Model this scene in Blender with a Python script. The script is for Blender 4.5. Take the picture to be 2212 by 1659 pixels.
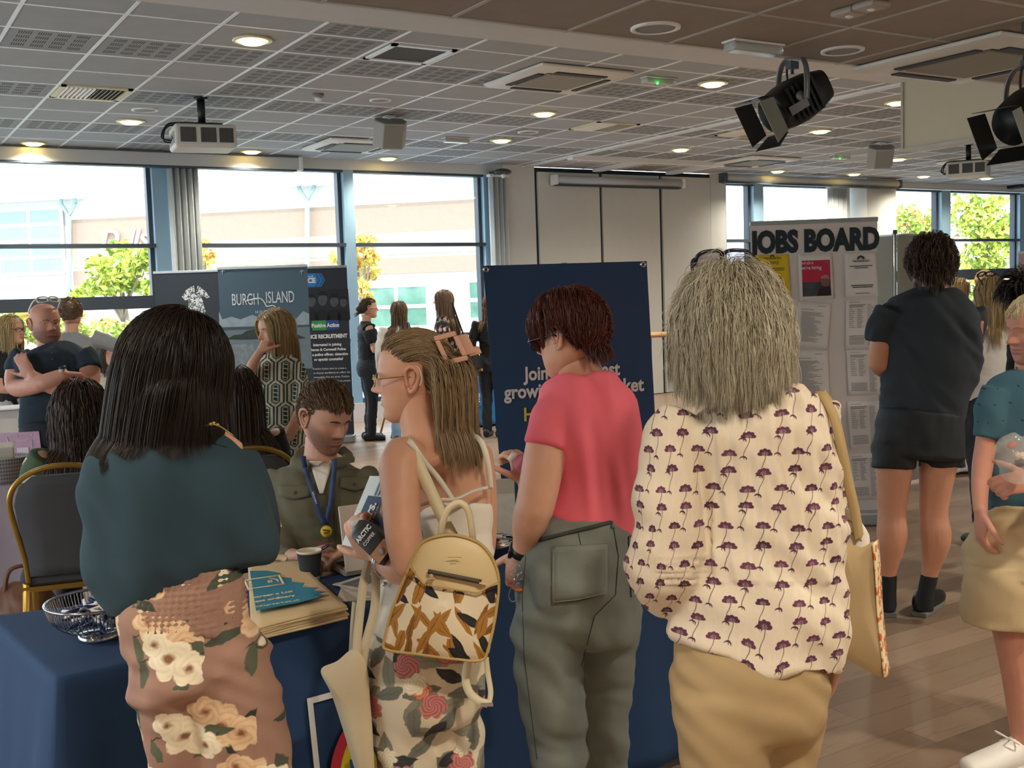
import bpy, math, random
import numpy as np
from mathutils import Vector, Matrix

# ------------------------------------------------------------------ camera, world, sun, exposure
for o in list(bpy.data.objects): bpy.data.objects.remove(o)
SC = bpy.context.scene
COL = SC.collection
FPX, PITCH, ROLL, YAW, HC = 2365.7, -.0800, .03346, .55277, 1.58
def _rm():
    cy, sy = math.cos(YAW), math.sin(YAW); cp, sp = math.cos(PITCH), math.sin(PITCH); cr, sr = math.cos(ROLL), math.sin(ROLL)
    fwd = np.array([sy*cp, cy*cp, sp]); right = np.array([cy, -sy, 0.]); down = np.cross(fwd, right)
    return np.array([right*cr+down*sr, -right*sr+down*cr, fwd])
RC = _rm(); C0 = np.array([0., 0., HC])
cam = bpy.data.cameras.new('camera'); camo = bpy.data.objects.new('camera', cam); COL.objects.link(camo)
cam.sensor_fit = 'HORIZONTAL'; cam.sensor_width = 36.0; cam.lens = 36.0*FPX/2212.0; cam.clip_start = .05; cam.clip_end = 400
m4 = Matrix.Identity(4)
for i in range(3):
    m4[i][0] = RC[0][i]; m4[i][1] = -RC[1][i]; m4[i][2] = -RC[2][i]; m4[i][3] = C0[i]
camo.matrix_world = m4
SC.camera = camo
SC.view_settings.view_transform = 'Standard'; SC.view_settings.look = 'None'
SC.view_settings.gamma = 1; SC.view_settings.use_curve_mapping = False
SC.view_settings.exposure = 1.25
W = bpy.data.worlds.new('sky'); SC.world = W; W.use_nodes = True
wn_ = W.node_tree.nodes; wl_ = W.node_tree.links
bg = wn_['Background']; tcw = wn_.new('ShaderNodeTexCoord'); sxw = wn_.new('ShaderNodeSeparateXYZ'); rpw = wn_.new('ShaderNodeValToRGB')
wl_.new(tcw.outputs['Generated'], sxw.inputs[0]); wl_.new(sxw.outputs['Z'], rpw.inputs['Fac']); wl_.new(rpw.outputs['Color'], bg.inputs['Color'])
rpw.color_ramp.elements[0].position = 0.0; rpw.color_ramp.elements[0].color = (.86, .95, 1, 1)
rpw.color_ramp.elements[1].position = .8; rpw.color_ramp.elements[1].color = (.5, .72, 1, 1)
bg.inputs['Strength'].default_value = 2.5
sl = bpy.data.lights.new('sun', 'SUN'); slo = bpy.data.objects.new('sun', sl); COL.objects.link(slo)
sl.energy = 1.3; sl.angle = math.radians(1.0); sl.color = (1, .95, .86)
slo.rotation_euler = (math.radians(42), 0, math.radians(-18))      # from behind the room, high, onto the building opposite

# ------------------------------------------------------------------ small maths
def ray(x, y): return np.array([(x-1106)/FPX, (y-829.5)/FPX, 1.0]) @ RC
def at(x, y, D): return C0 + ray(x, y)*D                      # a point of the photograph at camera depth D
def onz(x, y, z): d = ray(x, y); return C0 + d*((z-HC)/d[2])
def ony(x, y, Y): d = ray(x, y); return C0 + d*(Y/d[1])
def onpl(x, y, p, n): d = ray(x, y); return C0 + d*(np.dot(np.array(p)-C0, n)/np.dot(d, n))
def nrm(v):
    v = np.asarray(v, float); return v/(np.linalg.norm(v)+1e-12)
def lin(c):
    if isinstance(c, str): c = [int(c[i:i+2], 16)/255 for i in (0, 2, 4)]
    return tuple((x/12.92 if x <= .04045 else ((x+.055)/1.055)**2.4) for x in c)
def rotz(a): c, s = math.cos(a), math.sin(a); return np.array([[c, -s, 0], [s, c, 0], [0, 0, 1.]])
def axes(az, pitch=0., roll=0.):
    """columns: right, forward, up of something that faces azimuth az (deg, from +y towards +x)"""
    a, p, r = math.radians(az), math.radians(pitch), math.radians(roll)
    f = np.array([math.sin(a)*math.cos(p), math.cos(a)*math.cos(p), math.sin(p)])
    r0 = np.array([math.cos(a), -math.sin(a), 0.]); u0 = np.cross(r0, f)
    rr = r0*math.cos(r)+u0*math.sin(r); uu = np.cross(rr, f)
    return np.stack([rr, f, uu], 1)
def vaz(px): return math.degrees(YAW+math.atan((px-1106)/FPX))   # azimuth of the line of sight

# ------------------------------------------------------------------ node expressions
class E:
    T = None
    def __init__(s, v): s.v = v
    @staticmethod
    def op(o, *a):
        n = E.T.nodes.new('ShaderNodeMath'); n.operation = o
        for i, x in enumerate(a):
            x = x.v if isinstance(x, E) else x
            if isinstance(x, (int, float)): n.inputs[i].default_value = x
            else: E.T.links.new(x, n.inputs[i])
        return E(n.outputs[0])
    def __add__(a, b): return E.op('ADD', a, b)
    __radd__ = __add__
    def __sub__(a, b): return E.op('SUBTRACT', a, b)
    def __rsub__(a, b): return E.op('SUBTRACT', b, a)
    def __mul__(a, b): return E.op('MULTIPLY', a, b)
    __rmul__ = __mul__
    def __truediv__(a, b): return E.op('DIVIDE', a, b)
    def __neg__(a): return E.op('MULTIPLY', a, -1)
def Sin(a): return E.op('SINE', a)
def Cos(a): return E.op('COSINE', a)
def Flo(a): return E.op('FLOOR', a)
def Abs(a): return E.op('ABSOLUTE', a)
def Min(a, b): return E.op('MINIMUM', a, b)
def Max(a, b): return E.op('MAXIMUM', a, b)
def Sqrt(a): return E.op('SQRT', a)
def Atan2(a, b): return E.op('ARCTAN2', a, b)
def Hyp(a, b): return Sqrt(a*a+b*b)
def Lt(d, w=.0008):                                            # soft d < 0
    n = E.T.nodes.new('ShaderNodeMapRange'); n.inputs[1].default_value = -w; n.inputs[2].default_value = w
    n.inputs[3].default_value = 1; n.inputs[4].default_value = 0
    E.T.links.new(d.v, n.inputs[0]); return E(n.outputs[0])
def Comb(a, b, c=0.):
    n = E.T.nodes.new('ShaderNodeCombineXYZ')
    for i, x in enumerate((a, b, c)):
        if isinstance(x, E): E.T.links.new(x.v, n.inputs[i])
        else: n.inputs[i].default_value = x
    return n.outputs[0]
def Rnd(a, b, seed):
    n = E.T.nodes.new('ShaderNodeTexWhiteNoise'); n.noise_dimensions = '3D'
    E.T.links.new(Comb(a, b, seed), n.inputs['Vector']); return E(n.outputs['Value'])
def Noise(vec, scale, detail=3., rough=.55):
    n = E.T.nodes.new('ShaderNodeTexNoise'); n.inputs['Scale'].default_value = scale
    n.inputs['Detail'].default_value = detail; n.inputs['Roughness'].default_value = rough
    if vec is not None: E.T.links.new(vec, n.inputs['Vector'])
    return E(n.outputs['Fac'])
def MixC(f, a, b):
    n = E.T.nodes.new('ShaderNodeMix'); n.data_type = 'RGBA'
    for k, x in ((0, f), (6, a), (7, b)):
        if isinstance(x, E): x = x.v
        if isinstance(x, (int, float)): n.inputs[k].default_value = x
        elif isinstance(x, tuple): n.inputs[k].default_value = (*x[:3], 1)
        else: E.T.links.new(x, n.inputs[k])
    return n.outputs[2]
def Attr(name):
    n = E.T.nodes.new('ShaderNodeAttribute'); n.attribute_name = name; return n
def UVP():
    n = E.T.nodes.new('ShaderNodeSeparateXYZ'); E.T.links.new(Attr('uvp').outputs['Vector'], n.inputs[0])
    return E(n.outputs[0]), E(n.outputs[1])
def ObjC():
    n = E.T.nodes.new('ShaderNodeTexCoord'); return n.outputs['Object']
def Sep(vec):
    n = E.T.nodes.new('ShaderNodeSeparateXYZ'); E.T.links.new(vec, n.inputs[0]); return [E(n.outputs[i]) for i in range(3)]

MATS = {}
def mat(name, col='808080', rough=.6, metal=0., var=.06, vscale=9., bump=0., bscale=60., spec=.5, emit=None, estr=1., pat=None, aniso=None, stretch=None, sss=0., trans=0., alpha=1., sheen=0., coat=0., wr=0.):
    """procedural material: base colour with a little noise, optional bump, optional pattern function giving the colour socket"""
    if name in MATS: return MATS[name]
    m = bpy.data.materials.new(name); m.use_nodes = True; t = m.node_tree; E.T = t
    b = t.nodes['Principled BSDF']; c = lin(col)
    b.inputs['Roughness'].default_value = rough; b.inputs['Metallic'].default_value = metal
    b.inputs['Specular IOR Level'].default_value = spec
    vec = ObjC()
    if stretch:
        mp = t.nodes.new('ShaderNodeMapping'); mp.inputs['Scale'].default_value = stretch; t.links.new(vec, mp.inputs[0]); vec = mp.outputs[0]
    if pat: colr = pat(c)
    elif var:
        nz = Noise(vec, vscale, 4.)
        colr = MixC(nz, tuple(x*(1-var*2.2) for x in c), tuple(min(1, x*(1+var*2.2)) for x in c))
    else: colr = None
    if colr is not None: t.links.new(colr, b.inputs['Base Color'])
    else: b.inputs['Base Color'].default_value = (*c, 1)
    if bump:
        bn = t.nodes.new('ShaderNodeBump'); bn.inputs['Strength'].default_value = bump; bn.inputs['Distance'].default_value = .004
        hh = Noise(vec, bscale, 5., .6)
        if wr: hh = hh+(1-Abs(Noise(vec, 7., 3., .5)-.5)*3.)*(wr*9./max(bump, .05))*bump*2.
        t.links.new(hh.v, bn.inputs['Height']); t.links.new(bn.outputs[0], b.inputs['Normal'])
    if emit: b.inputs['Emission Color'].default_value = (*lin(emit), 1); b.inputs['Emission Strength'].default_value = estr
    if sss: b.inputs['Subsurface Weight'].default_value = sss; b.inputs['Subsurface Radius'].default_value = (.012, .005, .003); b.inputs['Subsurface Scale'].default_value = 1.
    if trans: b.inputs['Transmission Weight'].default_value = trans
    if alpha < 1: b.inputs['Alpha'].default_value = alpha
    if sheen: b.inputs['Sheen Weight'].default_value = sheen; b.inputs['Sheen Roughness'].default_value = .4
    if coat: b.inputs['Coat Weight'].default_value = coat; b.inputs['Coat Roughness'].default_value = .08
    MATS[name] = m; return m
def glassmat(name, tint=(1, 1, 1), gl=.08):
    if name in MATS: return MATS[name]
    m = bpy.data.materials.new(name); m.use_nodes = True; t = m.node_tree; t.nodes.clear()
    o = t.nodes.new('ShaderNodeOutputMaterial'); mx = t.nodes.new('ShaderNodeMixShader'); tr = t.nodes.new('ShaderNodeBsdfTransparent'); g = t.nodes.new('ShaderNodeBsdfGlossy'); lw = t.nodes.new('ShaderNodeLayerWeight'); fr = t.nodes.new('ShaderNodeMath'); fr.operation = 'MULTIPLY_ADD'; lw.inputs[0].default_value = .25; t.links.new(lw.outputs['Facing'], fr.inputs[0]); fr.inputs[1].default_value = .35; fr.inputs[2].default_value = gl*.5
    tr.inputs[0].default_value = (*tint, 1); g.inputs['Roughness'].default_value = .02
    t.links.new(fr.outputs[0], mx.inputs[0]); t.links.new(tr.outputs[0], mx.inputs[1]); t.links.new(g.outputs[0], mx.inputs[2]); t.links.new(mx.outputs[0], o.inputs[0])
    MATS[name] = m; return m

# ------------------------------------------------------------------ objects
def tag(o, label=None, cat=None, group=None, kind=None):
    if label: o['label'] = label
    if cat: o['category'] = cat
    if group: o['group'] = group
    if kind: o['kind'] = kind
    return o
WL = {}                                                        # world location of each object made here
def empty(name, loc, label, cat, group=None):
    o = bpy.data.objects.new(name, None); COL.objects.link(o); o.location = loc; o.empty_display_size = .1
    WL[o.name] = np.array(loc, float); return tag(o, label, cat, group)
def link(name, me, parent=None, loc=None):
    o = bpy.data.objects.new(name, me); COL.objects.link(o)
    if parent is not None: o.parent = parent; WL[o.name] = WL[parent.name]
    else: o.location = loc; WL[o.name] = np.array(loc, float)
    return o
class MB:
    """collects shapes in world coordinates; build() links them as one mesh object"""
    def __init__(s): s.V = []; s.F = []; s.M = []; s.S = []; s.n = 0; s.mi = 0; s.sm = True; s.chains = []
    def add(s, V, F, mi=None, sm=None):
        V = np.asarray(V, float).reshape(-1, 3); s.V.append(V)
        for f in F: s.F.append([i+s.n for i in f])
        s.M += [s.mi if mi is None else mi]*len(F); s.S += [s.sm if sm is None else sm]*len(F); s.n += len(V); return s
    def box(s, c, d, R=None, mi=None):
        d = np.array(d)/2.; v = np.array([[x, y, z] for x in (-1, 1) for y in (-1, 1) for z in (-1, 1)])*d
        if R is not None: v = v @ np.asarray(R).T
        return s.add(v+np.array(c), [(0, 1, 3, 2), (4, 6, 7, 5), (0, 4, 5, 1), (2, 3, 7, 6), (0, 2, 6, 4), (1, 5, 7, 3)], mi, False)
    def bb(s, a, b, mi=None): a = np.array(a, float); b = np.array(b, float); return s.box((a+b)/2, b-a, None, mi)
    def quad(s, *p, mi=None): return s.add(p, [tuple(range(len(p)))], mi, False)
    def prism(s, poly, ext, mi=None, sm=False):
        P = np.array(poly, float); n = len(P); Q = P+np.array(ext)
        return s.add(np.vstack([P, Q]), [tuple(range(n))[::-1], tuple(range(n, 2*n))]+[(i, (i+1) % n, n+(i+1) % n, n+i) for i in range(n)], mi, sm)
    def grid(s, P, mi=None, close_u=False, sm=None):
        P = np.asarray(P, float); r, c = P.shape[:2]; F = []
        for i in range(r-1):
            for j in range(c if close_u else c-1): F.append((i*c+j, i*c+(j+1) % c, (i+1)*c+(j+1) % c, (i+1)*c+j))
        return s.add(P.reshape(-1, 3), F, mi, sm)
    def rings(s, P, mi=None, caps=True):
        P = np.asarray(P, float); r, c = P.shape[:2]; n0 = s.n; s.grid(P, mi, True)
        if caps:
            s.F.append([n0+j for j in range(c)][::-1]); s.F.append([n0+(r-1)*c+j for j in range(c)])
            s.M += [s.mi if mi is None else mi]*2; s.S += [s.sm]*2
        return s
    def cyl(s, a, b, r0, r1=None, n=16, mi=None, caps=True):
        a = np.array(a, float); b = np.array(b, float); r1 = r0 if r1 is None else r1; t = nrm(b-a)
        u = nrm(np.cross(t, [0, 0, 1.] if abs(t[2]) < .9 else [1., 0, 0])); v = np.cross(t, u); an = np.linspace(0, 2*math.pi, n, endpoint=False)
        ring = np.cos(an)[:, None]*u+np.sin(an)[:, None]*v
        return s.rings(np.stack([a+ring*r0, b+ring*r1]), mi, caps)
    def lathe(s, prof, c, n=32, R=None, mi=None, caps=True):
        an = np.linspace(0, 2*math.pi, n, endpoint=False); P = np.stack([np.stack([r*np.cos(an), r*np.sin(an), np.full(n, z)], 1) for r, z in prof])
        if R is not None: P = P @ np.asarray(R).T
        return s.rings(P+np.array(c, float), mi, caps)
    def ball(s, c, r, n=16, R=None, mi=None):
        r = np.broadcast_to(np.array(r, float), (3,)); th = np.linspace(.02, math.pi-.02, n//2+2)
        an = np.linspace(0, 2*math.pi, n, endpoint=False)
        P = np.stack([np.stack([np.sin(t)*np.cos(an), np.sin(t)*np.sin(an), np.full(n, math.cos(t))], 1) for t in th])*r
        if R is not None: P = P @ np.asarray(R).T
        return s.rings(P[::-1]+np.array(c, float), mi)
    def wire(s, pts, r, n=8, mi=None, closed=False, cap=True, sub=1):
        """round tube through pts; r number or list"""
        P = np.asarray(pts, float); rr = np.broadcast_to(np.asarray(r, float), (len(P),)).copy()
        if sub > 1: P, rr = crm(P, sub, closed), crm(rr[:, None], sub, closed)[:, 0]
        if closed: T = np.roll(P, -1, 0)-np.roll(P, 1, 0)
        else: T = np.gradient(P, axis=0)
        T /= np.linalg.norm(T, axis=1)[:, None]+1e-12
        u = np.cross(T[0], [0, 0, 1.] if abs(T[0][2]) < .9 else [1., 0, 0]); out = []
        an = np.linspace(0, 2*math.pi, n, endpoint=False)
        for i in range(len(P)):
            u = nrm(u-T[i]*np.dot(u, T[i])); v = np.cross(T[i], u); out.append(P[i]+rr[i]*(np.cos(an)[:, None]*u+np.sin(an)[:, None]*v))
        out = np.array(out)
        if closed: out = np.vstack([out, out[:1]])
        return s.rings(out, mi, cap and not closed)
    def strip(s, pts, side, w, th, mi=None):
        """flat band through pts, width w along side, thickness th"""
        P = np.asarray(pts, float); sd = np.broadcast_to(np.asarray(side, float), P.shape); T = np.gradient(P, axis=0)
        T /= np.linalg.norm(T, axis=1)[:, None]+1e-12
        N = np.cross(T, sd); N /= np.linalg.norm(N, axis=1)[:, None]+1e-12; sd = np.cross(N, T); w = np.broadcast_to(np.asarray(w, float), (len(P),))[:, None]
        a, b = sd*w/2, N*th/2
        return s.rings(np.stack([P-a-b, P+a-b, P+a+b, P-a+b], 1), mi)
    def disc(s, c, r, nv, th=.002, n=24, mi=None): c = np.array(c, float); nv = nrm(nv); return s.cyl(c-nv*th/2, c+nv*th/2, r, r, n, mi)
    def arrays(s): return (np.vstack(s.V) if s.V else np.zeros((0, 3))), s.F
    def build(s, name, mats, parent=None, loc=None, bevel=0, segs=2, attrs=None, **kw):
        V, F = s.arrays()
        if parent is None and loc is None: mn, mx = V.min(0), V.max(0); loc = ((mn[0]+mx[0])/2, (mn[1]+mx[1])/2, mn[2])
        off = WL[parent.name] if parent is not None else np.array(loc, float)
        me = bpy.data.meshes.new(name); me.from_pydata((V-off).tolist(), [], F)
        for m in (mats if isinstance(mats, (list, tuple)) else [mats]): me.materials.append(m)
        me.polygons.foreach_set('material_index', s.M); me.polygons.foreach_set('use_smooth', s.S)
        for k, a in (attrs or {}).items(): setattrs(me, k, a)
        me.update(); o = link(name, me, parent, loc)
        if bevel:
            bm = o.modifiers.new('bevel', 'BEVEL'); bm.width = bevel; bm.segments = segs; bm.limit_method = 'ANGLE'; bm.angle_limit = .6
        if kw: tag(o, **kw)
        return o
def setattrs(me, k, a):
    a = np.asarray(a, np.float32)
    if a.ndim == 1: me.attributes.new(k, 'FLOAT', 'POINT').data.foreach_set('value', a)
    else: me.attributes.new(k, 'FLOAT_VECTOR', 'POINT').data.foreach_set('vector', a.ravel())
def crm(P, sub, closed=False):
    P = np.asarray(P, float); n = len(P); t = np.linspace(0, 1, sub, endpoint=False)[:, None]; out = []
    g = (lambda i: P[i % n]) if closed else (lambda i: P[min(max(i, 0), n-1)])
    for i in range(n if closed else n-1):
        a, b, c, d = g(i-1), g(i), g(i+1), g(i+2)
        out.append(.5*((2*b)+(c-a)*t+(2*a-5*b+4*c-d)*t*t+(3*b-a-3*c+d)*t**3))
    if not closed: out.append(P[-1:])
    return np.vstack(out)
def struct(mb, name, mats, **k): return tag(mb.build(name, mats, **k), kind='structure')
def text(name, s, size, c, right, up, m, parent=None, ext=.001, align='CENTER', width=1., label=None, shear=0., bold=0.):
    cu = bpy.data.curves.new(name, 'FONT'); cu.body = s; cu.size = size; cu.align_x = align; cu.align_y = 'CENTER'; cu.extrude = ext; cu.shear = shear; cu.offset = bold; cu.resolution_u = 3
    tmp = bpy.data.objects.new(name, cu); COL.objects.link(tmp); dg = bpy.context.evaluated_depsgraph_get(); me = bpy.data.meshes.new_from_object(tmp.evaluated_get(dg)); bpy.data.objects.remove(tmp)
    r, u = nrm(right), nrm(up); n = np.cross(r, u); V = np.zeros(len(me.vertices)*3); me.vertices.foreach_get('co', V); V = V.reshape(-1, 3)
    V = np.outer(V[:, 0]*width, r)+np.outer(V[:, 1], u)+np.outer(V[:, 2], n)+np.array(c, float)-(WL[parent.name] if parent is not None else np.array(c, float))
    me.vertices.foreach_set('co', V.ravel()); me.materials.clear(); me.materials.append(m); me.update()
    return link(name, me, parent, c)
def copy_tree(o, loc, rz=0., label=None):
    c = o.copy(); COL.objects.link(c); c.location = loc; c.rotation_euler = (0, 0, rz); WL[c.name] = np.array(loc, float)
    for ch in o.children:
        d = ch.copy(); COL.objects.link(d); d.parent = c
        for g in ch.children: e = g.copy(); COL.objects.link(e); e.parent = d
    if label: c['label'] = label
    return c

# ------------------------------------------------------------------ soft bodies: tubes joined into one skin
def tube(mb, C, S, U, rx, ry, n=20, cap=.5, sub=4, ex=2.):
    """loft of (super)elliptic sections: centres C, side S and depth U vectors"""
    C, S, U = [np.asarray(a, float) for a in (C, S, U)]; rx = np.asarray(rx, float); ry = np.asarray(ry, float)
    A = crm(np.hstack([C, S, U, rx[:, None], ry[:, None]]), sub)
    C, S, U, rx, ry = A[:, :3], A[:, 3:6], A[:, 6:9], A[:, 9], A[:, 10]
    S = S/np.linalg.norm(S, axis=1)[:, None]; U = U/np.linalg.norm(U, axis=1)[:, None]
    L = np.r_[0, np.cumsum(np.linalg.norm(np.diff(C, axis=0), axis=1))]
    mb.chains.append((C, S, U, rx, ry, L))
    an = np.linspace(0, 2*math.pi, n, endpoint=False); ca, sa = np.cos(an), np.sin(an)
    ca = np.sign(ca)*np.abs(ca)**(2/ex); sa = np.sign(sa)*np.abs(sa)**(2/ex)
    ring = lambda c, s, u, a, b: c+np.outer(ca*a, s)+np.outer(sa*b, u)
    R = [ring(C[i], S[i], U[i], rx[i], ry[i]) for i in range(len(C))]
    T0 = nrm(C[0]-C[1]); T1 = nrm(C[-1]-C[-2]); pre, post = [], []
    for a in (.35, .7, .9, .985):
        k = math.sqrt(1-a*a); m0 = min(rx[0], ry[0])*cap; m1 = min(rx[-1], ry[-1])*cap
        if cap == 0: break
        pre.append(ring(C[0]+T0*a*m0, S[0], U[0], rx[0]*k, ry[0]*k)); post.append(ring(C[-1]+T1*a*m1, S[-1], U[-1], rx[-1]*k, ry[-1]*k))
    P = np.array(pre[::-1]+R+post)
    # keep the faces pointing outwards
    if np.dot(np.cross(P[1][1]-P[1][0], P[2][0]-P[1][0]), P[1][0]-P[1].mean(0)) < 0: P = P[:, ::-1]
    return mb.rings(P)
def limb(mb, pts, k=1., n=20, cap=.5, sub=4, ex=2.):
    """tube given as (px, py, depth, half width in px[, depth ratio]) along its axis in the photograph"""
    C = np.array([at(p[0], p[1], p[2]) for p in pts]); T = np.gradient(C, axis=0); S, U, rx, ry = [], [], [], []
    for p, t in zip(pts, T):
        v = nrm(ray(p[0], p[1])); t = nrm(t); s = nrm(np.cross(t, v)); u = nrm(np.cross(s, t))
        if np.dot(u, v) > 0: u = -u                                 # depth axis looks at the camera
        S.append(s); U.append(u); a = p[3]*p[2]/FPX; rx.append(a); ry.append(a*(p[4] if len(p) > 4 else k))
    return tube(mb, C, S, U, rx, ry, n, cap, sub, ex)
def bone(mb, pts, rs, n=16, cap=.6, sub=4, flat=1., side=None):
    """tube through world points with radii"""
    C = np.asarray(pts, float); T = np.gradient(C, axis=0); S, U = [], []
    for t in T:
        t = nrm(t); s = nrm(np.cross(t, [0, 0, 1.] if abs(t[2]) < .9 else [0, 1., 0])) if side is None else nrm(np.asarray(side)-t*np.dot(side, t))
        S.append(s); U.append(np.cross(s, t))
    rs = np.broadcast_to(np.asarray(rs, float), (len(C),))
    return tube(mb, C, S, U, rs, rs*flat, n, cap, sub)
def fuse(mb, vox=.008, smooth=4, factor=.5):
    """union of the closed tubes as one continuous skin -> arrays"""
    V, F = mb.arrays(); me = bpy.data.meshes.new('t'); me.from_pydata(V.tolist(), [], F); o = bpy.data.objects.new('t', me); COL.objects.link(o)
    r = o.modifiers.new('r', 'REMESH'); r.mode = 'VOXEL'; r.voxel_size = vox; r.adaptivity = 0
    if smooth: sm = o.modifiers.new('s', 'SMOOTH'); sm.iterations = smooth; sm.factor = factor
    dg = bpy.context.evaluated_depsgraph_get(); m2 = bpy.data.meshes.new_from_object(o.evaluated_get(dg)); bpy.data.objects.remove(o)
    V = np.zeros(len(m2.vertices)*3); m2.vertices.foreach_get('co', V); N = np.zeros_like(V); m2.vertex_normals.foreach_get('vector', N)
    F = [list(p.vertices) for p in m2.polygons]; bpy.data.meshes.remove(m2)
    return V.reshape(-1, 3), F, N.reshape(-1, 3)
def uvp(V, chains):
    best = np.full(len(V), 1e9); out = np.zeros((len(V), 3))
    for ci, (C, S, U, rx, ry, L) in enumerate(chains):
        for s0 in range(0, len(V), 20000):
            v = V[s0:s0+20000]; d = np.linalg.norm(v[:, None, :]-C[None], axis=2); i = d.argmin(1)
            e = d[np.arange(len(v)), i]/(np.maximum(rx[i], ry[i])); D = v-C[i]
            x = (D*S[i]).sum(1); y = (D*U[i]).sum(1); ang = np.arctan2(x/rx[i], y/ry[i]); rm = np.mean(np.sqrt((rx**2+ry**2)/2))
            T = np.gradient(C, axis=0); T /= np.linalg.norm(T, axis=1)[:, None]+1e-9
            b = best[s0:s0+20000]; w = e < b; idx = np.arange(s0, s0+len(v))[w]
            best[idx] = e[w]; out[idx, 0] = ang[w]*rm+ci*.731; out[idx, 1] = L[i][w]+(D*T[i]).sum(1)[w]; out[idx, 2] = ci
    return out
def folds(V, N, amp, wl=.06, seed=0, dirs=((1, 0, .3), (.2, 0, 1)), sharp=1.):
    """cloth folds: warped sine ridges pushed along the normals"""
    rs = np.random.RandomState(seed); h = np.zeros(len(V)); warp = np.sin(V @ rs.randn(3, 3)*(3.0/.25)+rs.rand(3)*6)*.035
    P = V+warp
    for d in dirs:
        for k in (1., 1.7, 2.9):
            dd = nrm(np.array(d)+rs.randn(3)*.22); s = np.sin(P @ dd*2*math.pi/(wl/k*1.3)+rs.rand()*6); env = .5+.5*np.sin(V @ rs.randn(3)*9+rs.rand()*6)
            h += (1-np.abs(s)**sharp)*env/k if sharp != 1 else s*env/k
    return V+N*(amp*h/len(dirs))[:, None]
def flat_uv(V):
    c = V.mean(0); d = V-c; s = d @ RC[0]; r = np.abs(s).max()*1.02; return np.stack([np.arcsin(np.clip(s/r, -1, 1))*r*.85, d[:, 2], np.zeros(len(V))], 1)
def cloth(name, m, parent, parts, vox=.009, smooth=5, amp=.0, wl=.07, seed=1, dirs=((1, 0, .3), (.2, 0, 1)), fn=None, pat=False, **kw):
    """garment: parts(mb) adds tubes; fused, folded, linked as one part"""
    mb = MB(); parts(mb); V, F, N = fuse(mb, vox, smooth); o = MB()
    V2 = folds(V, N, amp, wl, seed, dirs) if amp else V
    if fn is not None: V2 = fn(V2, N)
    o.add(V2, F)
    return o.build(name, m, parent, attrs={'uvp': (flat_uv(V) if pat == 'flat' else uvp(V, mb.chains))} if pat else None, **kw)
# ------------------------------------------------------------------ setting: room shell
CE, CL, YW = 3.401, 2.786, 13.2                                  # main ceiling, lowered ceiling, window wall
GX = lambda a: .6*(a+1.808)
GY = lambda b: .6*(b+11.886)
X0, X1, Y0 = -4.0, 24.0, -5.0
def floor_pat(c):
    x, y, z = Sep(ObjC()); r = Flo(y/.145); xs = x+Rnd(r, 0., 3.)*1.3; k = Flo(xs/1.25)
    t = Rnd(r, k, 7.)
    fy = y/.145-r; fx = xs/1.25-k
    grain = Noise(Comb(xs*1.2+t*9., y*16., 0.), 2.2, 5., .6)
    base = MixC(t*.75+grain*.35, lin('7f6856'), lin('a68d77'))
    base = MixC(Lt(Abs(grain-.62)-.03, .03)*.35, base, lin('5f4836'))
    edge = Max(Lt(Min(fy, 1-fy)-.012, .008), Lt(Min(fx, 1-fx)-.0016, .001))
    return MixC(edge*.55, base, lin('4a3a2d'))
mfloor = mat('floor_planks', '8a745e', .33, pat=floor_pat, spec=.5, bump=.04, bscale=25)
mplaster = mat('white_plaster', 'c4c3c0', .8, var=.02)
mwall = mat('grey_white_wall', 'cfcfca', .75, var=.02)
mtile = mat('ceiling_tile', 'a3a5a6', .85, var=.05, vscale=5., bump=.15, bscale=220)
def perf_pat(c):
    u, v = UVP(); a = (u-.1)/.8*4.; b = (v-.1)/.8*4.; ga = a-Flo(a); gb = b-Flo(b)
    sl = (ga-.14)/.72*6.; sl = sl-Flo(sl)
    m = Lt(Abs(ga-.5)-.36, .01)*Lt(Abs(gb-.5)-.36, .01)*Lt(Abs(sl-.5)-.24, .05)
    m = m*Lt(Abs(u-.5)-.4, .002)*Lt(Abs(v-.5)-.4, .002)
    return MixC(m, MixC(Noise(ObjC(), 4.), lin('8f9192'), lin('9fa1a2')), lin('3c3a38'))
mperf = mat('perforated_tile', 'a9a6a0', .85, pat=perf_pat)
mbar = mat('ceiling_bar', 'e8ecee', .45, var=.0)
mdark = mat('dark_grey_frame', '3a424c', .5, var=.03)
mblack = mat('black_metal', '111214', .45, var=.02)
mwhite = mat('white_metal', 'e3e3df', .45, var=.02)

fl = MB(); fl.bb((X0, Y0, -.1), (X1, YW+.3, 0)); struct(fl, 'floor', mfloor)
c = MB(); tiles = MB(); uvl = []
GR = {(1, 4), (9, 4)}                                             # cells taken by grilles
for a in range(-9, 37):
    for b in range(-1, 11):
        x0, x1, y0, y1 = GX(a), GX(a+1), max(GY(b), 6.8), min(GY(b+1), YW)
        if y1-y0 < .05: continue
        perf = (b % 3 == 1 or a % 6 == 3) and (a, b) not in GR
        c.add([(x0, y0, CE), (x0, y1, CE), (x1, y1, CE), (x1, y0, CE)], [(0, 1, 2, 3)], 1 if perf else 0, False)
        uvl += [(0, 0, 0), (0, 1, 0), (1, 1, 0), (1, 0, 0)]
n0 = c.n
for a in range(-9, 38): c.bb((GX(a)-.012, 6.8, CE-.004), (GX(a)+.012, YW, CE+.01), 2)
for b in range(0, 11): c.bb((GX(-9), GY(b)-.012, CE-.0035), (GX(37), GY(b)+.012, CE+.01), 2)
c.bb((X0, Y0, CE+.12), (X1+1, YW+.35, CE+.3), 0)
uvl += [(0, 0, 0)]*(c.n-n0)
struct(c, 'ceiling', [mtile, mperf, mbar], attrs={'uvp': uvl})
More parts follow.
